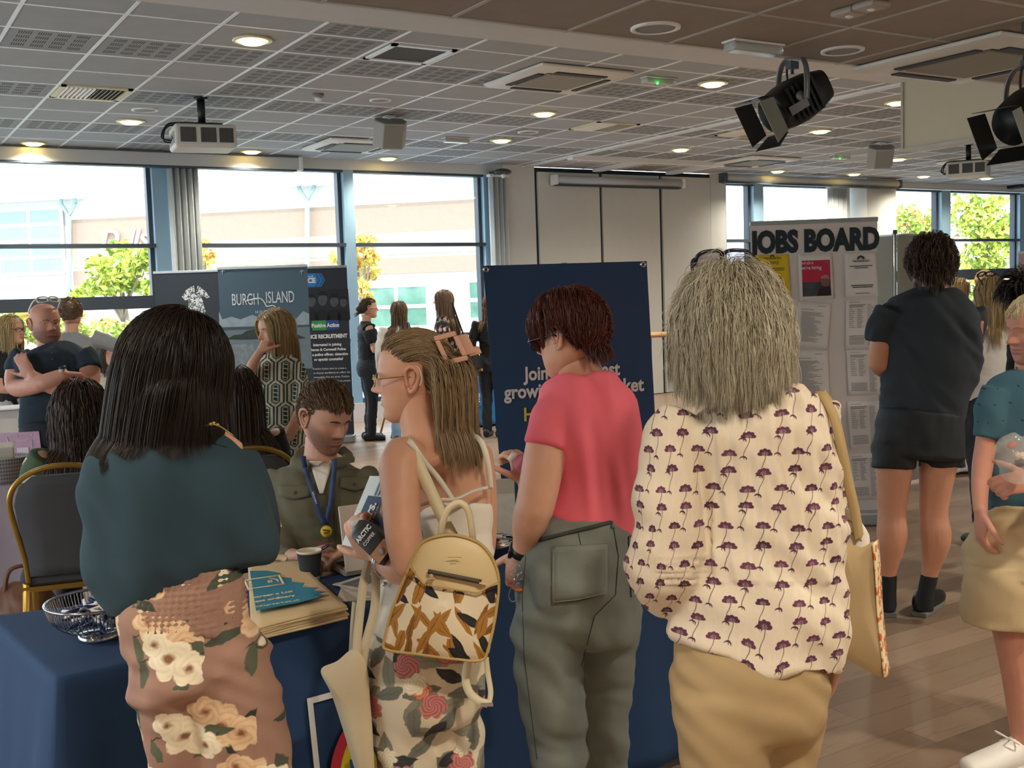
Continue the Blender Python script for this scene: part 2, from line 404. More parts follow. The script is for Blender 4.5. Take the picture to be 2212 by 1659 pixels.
m = MB(); m.bb((X0, 4.245, CE-.002), (X1, 6.8, CE+.05)); struct(m, 'trim_1', mplaster)
# lowered ceiling near the viewer: warm brown-grey tiles
mlow = mat('lowered_tile', '94887d', .85, var=.05, vscale=6., bump=.12, bscale=200)
lo = MB(); lo.bb((X0, Y0, CL), (X1, 4.235, CL+.06), 0); lo.bb((X0, 4.2351, CL), (X1, 4.2451, CE), 2)
for i in range(-12, 36): lo.bb((2.963+.6*i-.011, Y0, CL-.004), (2.963+.6*i+.011, 4.235, CL+.01), 1)
for j in range(0, 15): lo.bb((X0, 4.21-.6*j-.011, CL-.0035), (X1, 4.21-.6*j+.011, CL+.01), 1)
struct(lo, 'ceiling_lowered', [mlow, mat('dull_bar', 'a8a39c', .5), mplaster])
# bulkhead over the partition track, and the track
bk = MB(); bk.bb((8.42, 4.25, 2.80), (8.54, 6.71, CE), 0); bk.bb((8.405, 6.70, 2.77), (8.555, 6.725, CE), 1); bk.bb((8.40, 4.25, 2.77), (8.56, 6.72, 2.80), 1)
struct(bk, 'trim_2', [mat('cream_board', 'bdb49f', .8, var=.015), mat('grey_edge', 'a9a59c', .5)])
tk = MB(); tk.bb((8.41, 6.72, CE-.018), (8.445, YW, CE+.01), 0); tk.bb((8.475, 6.72, CE-.018), (8.51, YW, CE+.01), 0); tk.bb((8.445, 6.72, CE-.004), (8.475, YW, CE+.01), 1)
tk.bb((9.62, 12.1, CE-.05), (9.74, YW-.05, CE)); tk.bb((11.0, 12.1, CE-.05), (11.12, YW-.05, CE)); tk.bb((8.445, 11.98, CE-.05), (11.2, 12.1, CE))
struct(tk, 'trim_3', [mwhite, mblack])
# walls
def wall_with_fill_windows(name, a, b, horizontal, openings, n0):
    """wall from a to b (a thin box); openings = ranges along it of unseen windows added for fill daylight, glazed from .5 to 2.65 m"""
    m = MB(); a = np.array(a, float); b = np.array(b, float); k = 0 if horizontal else 1
    def piece(u0, u1, z0, z1): p, q = a.copy(), b.copy(); p[k], q[k] = u0, u1; p[2], q[2] = z0, z1; m.bb(p, q)
    u = a[k]
    for u0, u1 in openings: piece(u, u0, a[2], b[2]); piece(u0, u1, a[2], .5); piece(u0, u1, 2.65, b[2]); u = u1
    piece(u, b[k], a[2], b[2]); struct(m, name, mwall)
    for i, (u0, u1) in enumerate(openings):
        f = MB(); mid = (a+b)/2
        def bar(v0, v1, z0, z1): p, q = mid.copy(), mid.copy(); p[k], q[k] = v0, v1; p[1-k] -= .04; q[1-k] += .04; p[2], q[2] = z0, z1; f.bb(p, q)
        bar(u0, u1, .5, .56); bar(u0, u1, 2.59, 2.65); nn = 3
        for j in range(nn+1): v = u0+(u1-u0-.06)*j/nn; bar(v, v+.06, .56, 2.59)
        o = struct(f, 'window_%d' % (n0+i), mdark); g = MB(); p, q = mid.copy(), mid.copy(); p[k], q[k] = u0, u1; p[2], q[2] = .5, 2.65
        g.quad(p, [q[0], q[1], p[2]], q, [p[0], p[1], q[2]]); g.build('pane', mglass, o)
mglass = glassmat('window_glass', (.95, .98, .98)); mmul = mat('mullion_blue_grey', '8fb0c4', .4, var=.02)
wall_with_fill_windows('wall_left', (X0-.2, Y0, -.1), (X0, YW+.3, CE+.3), False, [(2.5, 7.5), (8.5, 12.)], 10)  # windows out of view, added to let in daylight fill from the left
m = MB(); m.bb((X1, Y0, -.1), (X1+.2, YW+.3, CE+.3)); struct(m, 'wall_right', mwall)
wall_with_fill_windows('wall_near', (X0-.2, Y0-.2, -.1), (X1+.2, Y0, CE+.3), True, [(9., 14.)], 13)  # window behind the camera, added as a source of daylight fill
w = MB()
w.bb((X0, YW, -.1), (8.1, YW+.3, .25)); w.bb((8.1, YW-.02, -.1), (8.62, YW+.3, CE)); w.bb((8.62, YW+.05, -.1), (11.93, YW+.3, CE))
w.bb((11.93, YW-.02, -.1), (12.25, YW+.3, CE)); w.bb((12.25, YW, -.1), (X1, YW+.3, .25)); w.bb((X0, YW, 3.27), (8.1, YW+.3, CE+.1)); w.bb((12.25, YW, 3.3), (X1, YW+.3, CE+.1))
w.bb((14.98, YW-.03, 0), (15.12, YW+.3, CE)); w.bb((15.3, YW-.25, 0), (16.05, YW+.3, CE))
struct(w, 'wall_window', mwall)
# windows: frame + pane
def window(n, x0, x1, bars, fl=.07, fr=.07):
    f = MB(); z0, z1 = .25, 3.27
    f.bb((x0, YW+.02, z0), (x0+fl, YW+.2, z1), 1); f.bb((x1-fr, YW+.02, z0), (x1, YW+.2, z1), 1); f.bb((x0+fl, YW+.02, z0), (x1-fr, YW+.16, z0+.06)); f.bb((x0+fl, YW+.02, z1-.03), (x1-fr, YW+.16, z1))
    f.bb((x0+fl, YW+.1, z0), (x0+fl+.03, YW+.21, z1)); f.bb((x1-fr-.05, YW+.1, z0), (x1-fr, YW+.21, z1))
    for a, b in bars: f.bb((x0+fl, YW+.01, a), (x1-fr, YW+.17, b))
    o = struct(f, 'window_%d' % n, [mdark, mmul]); p = MB(); p.quad((x0+fl, YW+.12, z0+.06), (x1-fr, YW+.12, z0+.06), (x1-fr, YW+.12, z1-.03), (x0+fl, YW+.12, z1-.03)); p.build('pane', mglass, o)
LB = [(2.29, 2.335), (1.58, 1.73), (.98, 1.16)]; MB_ = [(2.29, 2.335), (1.06, 1.1)]
window(1, X0, .9, LB); window(2, .9, 3.44, LB, .07, .14); window(3, 3.44, 5.83, MB_, .05, .12); window(4, 5.83, 8.1, MB_, .02, .3)
RB = [(2.33, 2.375), (1.60, 1.80), (.98, 1.1)]
window(5, 12.25, 13.1, [(2.33, 2.375)], .05, .2); window(6, 13.1, 15.0, [(2.33, 2.375)], .02, .1); window(7, 16.05, 17.9, RB, .06, .24); window(8, 17.9, 20.3, RB, .02, .24); window(9, 20.3, X1, RB)
# folding partition: three tall panels with dark joints
mpan = mat('partition_panel', 'c9c8c2', .7, var=.015)
m = MB(); m.bb((8.62, YW-.005, 0), (11.93, YW+.05, 3.39)); struct(m, 'wall_recess', mat('joint_black', '1d2226', .6))
for i, (a, b) in enumerate(((8.66, 9.74), (9.79, 10.87), (10.93, 11.9))):
    m = MB(); m.bb((a, YW-.05, .01), (b, YW-.006, 3.33)); struct(m, 'door_%d' % (i+1), mpan, bevel=.004)
# bundled vertical blinds at the window edges
def blinds(x0, x1, label, n):
    r = empty('vertical_blind', ((x0+x1)/2, YW-.08, 0), label, 'blind', 'bundled vertical blinds')
    h = MB(); h.bb((x0-.02, YW-.13, 3.23), (x1+.02, YW-.03, 3.265)); h.build('headrail', mwhite, r)
    w = (x1-x0)/n
    for k in range(n):
        xc = x0+w*(k+.5); v = MB(); t = np.linspace(-1, 1, 5)
        P = np.array([[(xc+s*w*.62, YW-.08+s*.03*(1 if k % 2 else -1)+.004*math.sin(s*4), z) for s in t] for z in (.3, 3.23)])
        v.grid(P); q = v.build('slat', mat('blind_fabric', 'c3c7c6', .8, var=.04), r); sd = q.modifiers.new('s', 'SOLIDIFY'); sd.thickness = .002
blinds(3.46, 3.80, 'grey bundled vertical blind left of the middle window bay', 9)
blinds(7.84, 8.1, 'grey bundled vertical blind beside the white folding partition', 7)
blinds(14.55, 14.95, 'bundled vertical blind above and behind the jobs board', 7)
# ------------------------------------------------------------------ outside
m = MB(); m.bb((-60, YW+.35, -.9), (90, 120, -.5)); struct(m, 'ground_outside', mat('asphalt', 'a8a39a', .9))
fd = nrm([-.73, .68, 0]); fn = np.array([-.68, -.73, 0.]); fp = at(700, 640, 30)
FA = lambda px, py, off=0.: onpl(px, py, fp, fn)+fn*off
def fz(px, z, off=0.): q = FA(px, 600); return np.array([q[0], q[1], z])+fn*off
def slab(mb, pa, pb, z0, z1, off, mi=None):
    a, b = fz(pa, z0), fz(pb, z0); mb.prism([a, b, b+[0, 0, z1-z0], a+[0, 0, z1-z0]], fn*off, mi)
bl = empty('building', fz(500, -.5), 'pale single storey building with banded walls seen through the left windows', 'building')
m = MB(); slab(m, -900, 1330, -.5, 4.75, -6.); slab(m, -900, 1330, -.5, 1.9, .02); m.build('wall', mat('white_render', 'dcd8d0', .8, var=.02), bl)
zz = lambda y, px=900: FA(px, y)[2]
m = MB(); slab(m, 160, 1330, zz(500), zz(437), .05, 0); slab(m, 160, 1330, zz(548), zz(500), .045, 1); slab(m, 160, 1330, zz(590), zz(555), .04, 0); m.build('cladding_band', [mat('beige_cladding', 'a38b78', .85, var=.04), mat('cream_cladding', 'bba98e', .85, var=.04)], bl)
m = MB(); slab(m, -900, 1330, zz(390), zz(382), .6); a, b = fz(-900, zz(382), .6), fz(1330, zz(382), .6); m.prism([a, b, b-fn*7+[0, 0, 2.0], a-fn*7+[0, 0, 2.0]], [0, 0, .1]); m.build('roof', mat('roof_white', 'f4f3f0', .6, var=.02), bl)
mteal = mat('teal_glass', '6fb0b4', .08, spec=1., var=.12, vscale=1.2); mgreen = mat('green_glass', '5d8470', .1, spec=.8, var=.35, vscale=2.)
def bwin(pa, pb, ya, yb, nc, nr, gm, px):
    z0, z1 = FA(px, yb)[2], FA(px, ya)[2]; f = MB(); a, b = fz(pa, z0, .1), fz(pb, z0, .1); u = (b-a); h = z1-z0
    fr = .05
    for i in range(nc+1): c = a+u*i/nc; t = nrm(u)*fr; f.prism([c-t, c+t, c+t+[0, 0, h], c-t+[0, 0, h]], fn*.04)
    for j in range(nr+1): q = np.array([0, 0, h*j/nr]); f.prism([a+q-[0, 0, fr], b+q-[0, 0, fr], b+q+[0, 0, fr], a+q+[0, 0, fr]], fn*.041)
    o = f.build('window', mat('white_frame', 'f6f6f4', .5), bl); g = MB(); g.prism([a, b, b+[0, 0, h], a+[0, 0, h]], fn*.02); g.build('pane', gm, o)
bwin(-260, 146, 452, 592, 6, 4, mteal, 70); bwin(790, 925, 617, 708, 2, 2, mgreen, 860); bwin(1012, 1140, 606, 690, 2, 2, mgreen, 1030)
def downpipe(px, y0, y1):
    p0, p1 = FA(px, y0, .25), FA(px, y1, .25); d = MB(); d.wire([p0, p1], .07); t = nrm(np.cross(fn, [0, 0, 1.])); d.wire([p0+[0, 0, .35]+t*.22, p0, p0+[0, 0, .35]-t*.22], .06); d.wire([p0+[0, 0, .35]+t*.22, p0+[0, 0, .7]+t*.22], .06); d.wire([p0+[0, 0, .35]-t*.22, p0+[0, 0, .7]-t*.22], .06)
    d.build('downpipe', mat('pipe_blue_grey', '9fb4ba', .5), bl)
downpipe(160, 468, 700); downpipe(671, 435, 760)
sm_ = mat('sign_white', 'fbfbfa', .5)
t = nrm(np.cross([0, 0, 1.], fn)); t = t if np.dot(t, RC[0]) > 0 else -t
text('sign_letters', 'D', .75, FA(240, 520, .15), t, [0, 0, 1], sm_, bl, .04, shear=.3); text('sign_letters', 'lls', .75, FA(302, 515, .15), t, [0, 0, 1], sm_, bl, .04, shear=.3)
# second building, faint, behind the right windows
b2 = empty('building', at(1600, 700, 60), 'white gabled building seen through the window left of the jobs board', 'building')
m = MB(); q = at(1600, 640, 60); rr = RC[0]*[1, 1, 0]; ff = RC[2]*[1, 1, 0]; A = q-rr*3+[0, 0, -3]; B = q+rr*1.6+[0, 0, -3]
m.prism([A, B, B+[0, 0, 5.2], A+rr*2.2+[0, 0, 7.8], A+[0, 0, 8.4]], ff*6); m.build('wall', mat('white_render', 'dcd8d0'), b2)
m = MB(); m.prism([A+rr*.3+[0, 0, 2.6]-ff*.1, B-rr*.3+[0, 0, 2.1]-ff*.1, B-rr*.3+[0, 0, 3.8]-ff*.1, A+rr*.3+[0, 0, 4.6]-ff*.1], ff*.1); m.build('cladding_band', mat('beige_cladding', 'a38b78'), b2)
lp = empty('lamp_post', onz(1665, 740, -.5)*[1, 1, 1], 'thin grey lamp post outside the window above the jobs board', 'lamp post')
q = at(1662, 700, 45); m = MB(); m.wire([(q[0], q[1], -.5), (q[0], q[1], 6.6)], [.07, .04]); lp.location = (q[0], q[1], -.5); WL[lp.name] = np.array(lp.location); m.build('post', mat('pole_pale', 'c6ced3', .4), lp)
m = MB(); m.bb(q*[1, 1, 0]+[-.5, -.1, 6.55], q*[1, 1, 0]+[.1, .1, 6.65]); m.build('lamp_head', mat('pole_pale', 'c6ced3', .4), lp)
# greenery: leaf blades on random clumps
def leaf_mat(name, cols):
    def pt(c):
        n = E.T.nodes.new('ShaderNodeNewGeometry'); r = E(n.outputs['Random Per Island']); k = MixC(r, lin(cols[0]), lin(cols[1]))
        return MixC(Lt(r*7.3-Flo(r*7.3)-.22, .05), k, lin(cols[2]))
    m = mat(name, cols[0], .6, pat=pt); b = m.node_tree.nodes['Principled BSDF']; return m
ml_y = leaf_mat('yellow_green_leaves', ('a9b83c', 'e0dc62', '6f8a2a')); ml_o = leaf_mat('orange_yellow_leaves', ('d9c14c', 'efdc86', 'cf9540')); ml_g = leaf_mat('green_leaves', ('9fb84a', 'cbd670', 'c98f46'))
mtrunk = mat('bark', '8a7a62', .9, bump=.4)
def foliage(mb, clumps, n, size, seed):
    rs = np.random.RandomState(seed); cl = np.array(clumps, float); wgt = cl[:, 3]**2; wgt /= wgt.sum()
    k = rs.choice(len(cl), n, p=wgt); d = rs.randn(n, 3); d /= np.linalg.norm(d, axis=1)[:, None]
    c = cl[k, :3]+d*(cl[k, 3]*(.55+.5*rs.rand(n)))[:, None]*[1, 1, .85]
    u = rs.randn(n, 3); u /= np.linalg.norm(u, axis=1)[:, None]; v = np.cross(u, rs.randn(n, 3)); v /= np.linalg.norm(v, axis=1)[:, None]
    s = (size*(.6+.8*rs.rand(n)))[:, None]; w = np.cross(u, v)
    P = np.stack([c-u*s, c+v*s*.55+w*s*.15, c+u*s, c-v*s*.55+w*s*.15], 1).reshape(-1, 3)
    mb.add(P, [(4*i, 4*i+1, 4*i+2, 4*i+3) for i in range(n)], None, False)
def tree(px, D, clumps, n, size, m, label, seed, gz=-.5, name='tree', cat='tree', group='trees outside the windows'):
    """clumps as (px, py, radius px)"""
    b = at(px, 650, D); b[2] = gz; r = empty(name, b, label, cat, group); rs = np.random.RandomState(seed)
    cl = [(*at(x, y, D+rs.uniform(-.6, .6)), rad*D/FPX) for x, y, rad in clumps]; f = MB(); foliage(f, cl, n, size, seed); f.build('foliage', m, r)
    t = MB(); top = np.mean([c[:3] for c in cl], 0); t.wire([b, b*.5+top*.5+[.1, 0, 0], top], [.09, .07, .03], 8, sub=4)
    for c in cl[:7]: mid = b*.35+top*.65; t.wire([mid, (mid+np.array(c[:3]))/2+[0, 0, .1], c[:3]], [.035, .025, .01], 5, sub=3)
    t.build('trunk', mtrunk, r)
tree(265, 23, [(262, 540, 26), (215, 575, 30), (258, 580, 36), (300, 570, 30), (320, 548, 22), (240, 615, 28), (205, 620, 24), (275, 615, 22), (180, 640, 26), (322, 620, 25)], 1100, .085, ml_y, 'yellow green tree in front of the pale building, left window', 1)
tree(437, 22.5, [(437, 525, 16), (445, 555, 20), (432, 575, 18)], 260, .07, ml_o, 'small orange yellow tree just right of the bundled grey blind', 2)
tree(790, 21, [(790, 530, 26), (760, 560, 22), (730, 555, 18), (800, 560, 20), (772, 590, 24), (800, 590, 18), (780, 620, 20), (795, 640, 12)], 520, .085, ml_o, 'thin yellow tree behind the second mullion', 3)
R1 = np.random.RandomState(5)
tree(1995, 37, [(1995+R1.randn()*38, 500+R1.randn()*40, 30) for _ in range(16)], 1500, .1, ml_g, 'pale green tree behind the grey display board', 6)
tree(2130, 31, [(2130+R1.randn()*38, 500+R1.randn()*55, 36) for _ in range(24)]+[(2160, 440, 26), (2150, 430, 20)], 2600, .1, ml_y, 'large yellow green tree filling the right-hand window', 7)
tree(2270, 34, [(2250+R1.randn()*38, 520+R1.randn()*55, 36) for _ in range(14)], 900, .1, ml_g, 'green tree at the right edge of the photo', 8)
def hedge(px0, px1, y0, y1, D, m, n, label, seed):
    rs = np.random.RandomState(seed); a = at((px0+px1)/2, (y0+y1)/2, D); a[2] = -.5; cl = [(*at(rs.uniform(px0, px1), rs.uniform(y0, y1), D+rs.uniform(-.5, .5)), rs.uniform(.18, .32)) for _ in range(60)]
    f = MB(); foliage(f, cl, n, .07, seed); r = empty('hedge', a, label, 'hedge', 'hedges outside the windows'); f.build('foliage', m, r)
    s = MB()
    for k in range(8): q = at(px0+(px1-px0)*(k+.5)/8, 700, D); s.wire([(q[0], q[1], -.5), (q[0]+.1, q[1], at(0, (y0+y1)/2, D)[2])], [.04, .02], 6)
    s.build('stems', mtrunk, r)
hedge(-150, 320, 672, 900, 19, ml_g, 5200, 'green hedge with orange leaves outside the left window', 11)
hedge(370, 580, 690, 900, 19.5, ml_g, 1800, 'green hedge behind the dark pub banner', 12)
hedge(1960, 2380, 615, 780, 32, ml_y, 3000, 'yellow green hedge below the right-hand window rail', 13)
cr = empty('car', ony(2075, 655, 15.6)*[1, 1, 0]+[0, 0, -.5], 'silver parked car seen between two heads, right window', 'car')
q = WL[cr.name]; m = MB(); P = [(-2.1, .35), (-2.1, .85), (-1.5, 1.0), (-.9, 1.45), (.5, 1.48), (1.2, 1.05), (2.0, .95), (2.1, .4)]
m.prism([q+[x, 0, z] for x, z in P], (0, 1.7, 0)); m.build('body', mat('silver_paint', 'd8dde0', .25, .3), cr, bevel=.08)
m = MB(); m.prism([q+[x, -.01, z] for x, z in [(-1.3, 1.05), (-.85, 1.38), (.4, 1.4), (.95, 1.08)]], (0, 1.72, 0)); m.build('window', mat('car_glass', '39474d', .1), cr)
for sx in (-1.35, 1.3): m = MB(); m.cyl(q+[sx, -.02, .32], q+[sx, .2, .32], .32, n=20); m.build('wheel', mblack, cr)
# ------------------------------------------------------------------ ceiling fittings
mlamp = mat('lamp_glow', 'fff0b0', .4, var=0, emit='ffd873', estr=9.); mring = mat('lamp_rim', 'd9d2a8', .3, .2)
def downlight(px, py, z, label, power=16., loc=None):
    p = onz(px, py, z) if loc is None else np.array(loc, float); r = empty('ceiling_downlight', p, label, 'ceiling light', 'round ceiling downlights')
    m = MB(); m.lathe([(.105, .004), (.135, 0), (.135, -.012), (.105, -.016), (.1, -.004)], p, 32, caps=False); m.build('rim', mring, r)
    m = MB(); m.lathe([(.001, -.002), (.1, -.002), (.1, -.006), (.001, -.006)], p, 24); m.build('reflector', mlamp, r)
    m = MB(); m.lathe([(.001, -.034), (.07, -.032), (.082, -.026), (.07, -.022), (.001, -.022)], p, 24); m.build('glass_disc', mat('lamp_glass', 'fff6d8', .2, var=0, emit='ffe9a0', estr=2.5), r)
    l = bpy.data.lights.new('downlight_bulb', 'SPOT'); l.energy = power*6; l.color = (1, .92, .78); l.spot_size = math.radians(150); l.spot_blend = .9; l.shadow_soft_size = .09
    o = bpy.data.objects.new('downlight_bulb', l); COL.objects.link(o); o.parent = r; o.location = (0, 0, -.05)
NEAR = ['nearest', 'over the projector']
for px, py, lb in [(545, 85, 'large glowing round downlight nearest the viewer, upper left'), (282, 261, 'round downlight just left of the white projector'), (72, 308, 'round downlight at the far left above the windows'), (543, 326, 'round downlight just right of the left projector'),
                   (838, 341, 'round downlight below the hanging cube speaker'), (1175, 244, 'round downlight between the air conditioner and the slatted vent'), (1083, 302, 'round downlight above the blue banner'), (1540, 179, 'round downlight left of the hanging stage light'),
                   (1772, 282, 'round downlight touching the right of the stage light'), (1470, 322, 'round downlight over the folding partition'), (1680, 369, 'round downlight above the jobs board'), (1845, 375, 'round downlight above the right end of the screen case'),
                   (1940, 343, 'round downlight beside the right cube speaker'), (1995, 380, 'round downlight left of the right projector'), (2130, 384, 'round downlight under the right projector'), (1940, 220, 'round downlight half hidden by the cream bulkhead')]:
    downlight(px, py, CE, lb)
for i, (x, y) in enumerate([(-1.2, 2.2), (.9, .3), (3.2, .6), (5.6, 1.9), (-1.2, -2.2), (1.8, -2.0), (4.6, -1.6), (8.2, 2.6), (8., -1.5), (11.5, 1.), (-2.6, .2)]):
    downlight(0, 0, CL, 'round downlight in the lowered ceiling behind the viewer', 17., (x, y, CL))
def cassette(px, py, z, s, label):
    p = onz(px, py, z); r = empty('air_conditioner', p, label, 'air conditioner', 'ceiling air conditioners'); mw = mat('ac_white', 'd9d6cd', .5, var=.015)
    m = MB(); h = s/2; A = [np.array([(sx*a, sy*a, zz_) for sx, sy in ((-1, -1), (1, -1), (1, 1), (-1, 1))]) for a, zz_ in ((h, -.005), (h, -.025), (h-.05, -.045), (h-.17, -.045), (h-.19, -.03))]
    m.rings(np.array(A)+p); q = m.build('fascia', mw, r, bevel=.008)
    m = MB(); m.bb(p+[-h+.2, -h+.2, -.05], p+[h-.2, h-.2, -.036]); m.build('intake_grille', mat('ac_grille', '8f8b80', .7, var=.05, vscale=40), r, bevel=.004)
    for k in range(4):
        m = MB(); R = rotz(k*math.pi/2); m.box(p+R @ [0, h-.125, -.047], (s-.42, .055, .012), R); v = m.build('louvre', mat('ac_slot', '1b1a19', .6), r)
cassette(1205, 166, CE, .92, 'square ceiling air conditioner in the main ceiling centre'); cassette(762, 311, CE, .92, 'square air conditioner beside the left cube speaker'); cassette(1630, 346, CE, .92, 'square air conditioner above the jobs board')
cassette(2110, 122, CL, .92, 'square air conditioner in the brown lowered ceiling'); cassette(2105, 345, CE, .8, 'square air conditioner behind the right projector')
def grille(px, py, label, s=.5, dark=False):
    p = onz(px, py, CE); r = empty('air_vent', p, label, 'vent', 'square ceiling vents'); h = s/2+.03
    m = MB()
    for k in range(4): R = rotz(k*math.pi/2); m.box(p+R @ [0, h-.02, -.006], (2*h, .04, .014), R)
    m.build('frame', mbar if dark else mat('vent_cream', 'd8d2a8', .5), r)
    m = MB(); m.bb(p+[-h+.03, -h+.03, -.002], p+[h-.03, h-.03, -.0005]); m.build('backing', mat('vent_dark', '2c2c2a', .7) if not dark else mat('vent_mesh', '4b4b46', .8), r)
    if not dark:
        for k in range(14):
            x = -s/2+s*(k+.5)/14; R = np.array([[math.cos(.9 if x < 0 else -.9), 0, math.sin(.9 if x < 0 else -.9)], [0, 1, 0], [-math.sin(.9 if x < 0 else -.9), 0, math.cos(.9 if x < 0 else -.9)]])
            m = MB(); m.box(p+[x, 0, -.008], (.03, s, .002), R); m.build('slat', mat('vent_blade', 'd8c8b0', .4), r)
grille(197, 200, 'slatted square ceiling vent at the upper left'); grille(885, 116, 'dark mesh square ceiling vent with a white frame', .46, True); grille(1305, 273, 'slatted square ceiling vent over the blue banner'); grille(1618, 287, 'slatted square ceiling vent left of the stage light')
def rspeaker(px, py, z, rad, label):
    p = onz(px, py, z); r = empty('ceiling_speaker', p, label, 'ceiling speaker', 'round ceiling speakers')
    m = MB(); m.lathe([(rad*.8, -.006), (rad*.84, -.012), (rad, -.008), (rad, 0)], p, 36, caps=False); m.build('rim', mwhite, r)
    m = MB(); m.lathe([(.001, -.009), (rad*.6, -.008), (rad*.82, -.005), (rad*.82, -.001), (.001, -.001)], p, 32); m.build('grille', mat('speaker_mesh', '8a8884', .6, var=.05, vscale=80), r)
rspeaker(1416, 59, CL, .115, 'round speaker in the brown ceiling, left one'); rspeaker(1820, 108, CL, .11, 'round speaker in the brown ceiling next to the air conditioner'); rspeaker(313, 237, CE, .12, 'round ceiling speaker above the left downlight'); rspeaker(822, 216, CE, .1, 'round ceiling speaker right of the smoke detector'); rspeaker(1141, 285, CE, .12, 'round ceiling speaker above the blue banner')
def emergency(px, py, z, label, green=False):
    p = onz(px, py, z); r = empty('emergency_light', p, label, 'emergency light', 'emergency lights')
    m = MB(); m.bb(p+[-.17, -.05, -.012], p+[.17, .05, 0]); m.build('base', mwhite, r, bevel=.006)
    m = MB(); m.bb(p+[-.165, -.045, -.055], p+[.165, .045, -.012]); m.build('diffuser', mat('clear_diffuser', 'e4e8e2', .15, trans=.55, var=0), r, bevel=.014)
    m = MB(); m.wire([p+[-.14, 0, -.03], p+[.14, 0, -.03]], .012); m.build('tube', mat('tube_white', 'f4f4ee', .3), r)
    if green: m = MB(); m.ball(p+[-.04, -.03, -.055], .009); m.build('indicator', mat('green_led', '30ff60', .3, emit='20ff50', estr=6), r)
emergency(1628, 92, CL, 'clear emergency light in the brown lowered ceiling'); emergency(1423, 168, CE, 'emergency light with a green glow', True); emergency(985, 298, CE, 'small emergency light left of the far downlight'); emergency(1815, 335, CE, 'emergency light left of the right cube speaker', True)
p = onz(687, 203, CE); r = empty('smoke_detector', p, 'small round smoke detector on the main ceiling', 'smoke detector')
m = MB(); m.lathe([(.05, 0), (.05, -.03), (.001, -.03)], p, 24); m.build('base', mat('detector_grey', '8c8781', .5), r); m = MB(); m.lathe([(.03, -.03), (.032, -.05), (.024, -.062), (.001, -.064)], p, 24); m.build('cap', mwhite, r)
for px, py, lb in ((1835, 20, 'flat square sensor in the brown ceiling, left of two'), (1882, 5, 'flat square sensor in the brown ceiling, cut by the top edge')):
    p = onz(px, py, CL); r = empty('motion_sensor', p, lb, 'sensor', 'ceiling sensors'); m = MB(); m.bb(p+[-.06, -.06, -.03], p+[.06, .06, 0]); m.build('housing', mat('sensor_taupe', 'a2968b', .5), r, bevel=.012); m = MB(); m.lathe([(.02, -.03), (.012, -.036), (.001, -.037)], p, 16); m.build('lens', mwhite, r)
# cube speakers on brackets
def cube_speaker(px, py, D, az, label):
    p = at(px, py, D); A = axes(az, -25); r = empty('loudspeaker', (p[0], p[1], p[2]-.12), label, 'loudspeaker', 'white loudspeakers under the ceiling')
    m = MB(); P = np.array([(-.14, -.09), (.14, -.09), (.17, 0), (.1, .13), (-.1, .13), (-.17, 0)])
    a = np.array([A @ [x, y, -.13] for x, y in P]); m.prism(p+a, A @ [0, 0, .26]); m.build('cabinet', mat('speaker_grey', 'a3a099', .6), r, bevel=.012)
    m = MB(); m.box(p+A @ [0, .132, 0], (.19, .006, .22), A); m.build('grille', mat('speaker_cloth', '8d8a84', .8, var=.06, vscale=90), r)
    m = MB(); m.wire([p+[0, 0, .1], (p[0], p[1], CE)], .014); m.box((p[0], p[1], CE-.005), (.1, .1, .01)); m.build('bracket', mwhite, r)
cube_speaker(842, 288, 10.9, 190, 'grey white cube loudspeaker hanging left of centre'); cube_speaker(1902, 338, 14.2, 215, 'white cube loudspeaker left of the right projector')
# projectors
def projector(px, py, D, az, label, L=.5, Wd=.4, H=.17):
    p = at(px, py, D); A = axes(az); r = empty('projector', (p[0], p[1], p[2]-H/2), label, 'projector', 'ceiling projectors'); mw = mat('projector_white', 'c9c6bf', .5, var=.015)
    m = MB(); m.box(p, (L, Wd, H), A); m.build('body', mw, r, bevel=.025, segs=3)
    for x0, w_ in ((-.15, .13), (.02, .13), (.17, .12)):
        v = MB(); v.box(p+A @ [x0, -Wd/2-.001, .005], (w_, .008, H*.62), A)
        for k in range(3): v.box(p+A @ [x0-w_/2+w_*(k+.5)/3, -Wd/2-.006, .005], (.003, .003, H*.6), A)
        v.build('vent', mat('projector_vent', '4a4a47', .7), r)
    v = MB(); v.box(p+A @ [-L/2-.001, 0, -.01], (.006, Wd*.78, H*.5), A); v.build('port_panel', mat('port_grey', '8d8b86', .5), r)
    v = MB(); [v.box(p+A @ [-L/2-.005, -.1+.045*k, -.015+.02*(k % 2)], (.006, .026, .018), A) for k in range(6)]; v.build('sockets', mblack, r)
    v = MB(); v.cyl(p+A @ [-.06, Wd/2-.03, -.02], p+A @ [-.06, Wd/2+.03, -.02], .045, n=24); v.build('lens', mblack, r)
    v = MB(); v.box(p+A @ [-.02, 0, H/2+.015], (.36, .2, .022), A); v.cyl(p+A @ [0, 0, H/2+.02], np.array([p[0], p[1], CE]), .034, n=18); v.cyl(np.array([p[0], p[1], CE-.02]), np.array([p[0], p[1], CE]), .06, n=18); v.build('mount', mblack, r)
    v = MB(); v.wire([p+A @ [-.1, 0, H/2+.03], p+A @ [-L/2-.02, 0, H/2+.02], p+A @ [-L/2-.09, -.03, 0], p+A @ [-L/2-.01, -.05, -.03]], .008, sub=6); v.wire([p+A @ [-.1, .03, H/2+.03], p+A @ [-L/2-.03, .02, H/2+.0], p+A @ [-L/2-.07, .0, -.02], p+A @ [-L/2-.01, .0, -.04]], .007, sub=6); v.build('cable', mblack, r)
projector(438, 300, 9.6, 8, 'white projector hanging from a black pole, left side', .52, .42, .2); projector(2092, 367, 14.6, 62, 'small white projector hanging at the far right', .5, .46, .2)
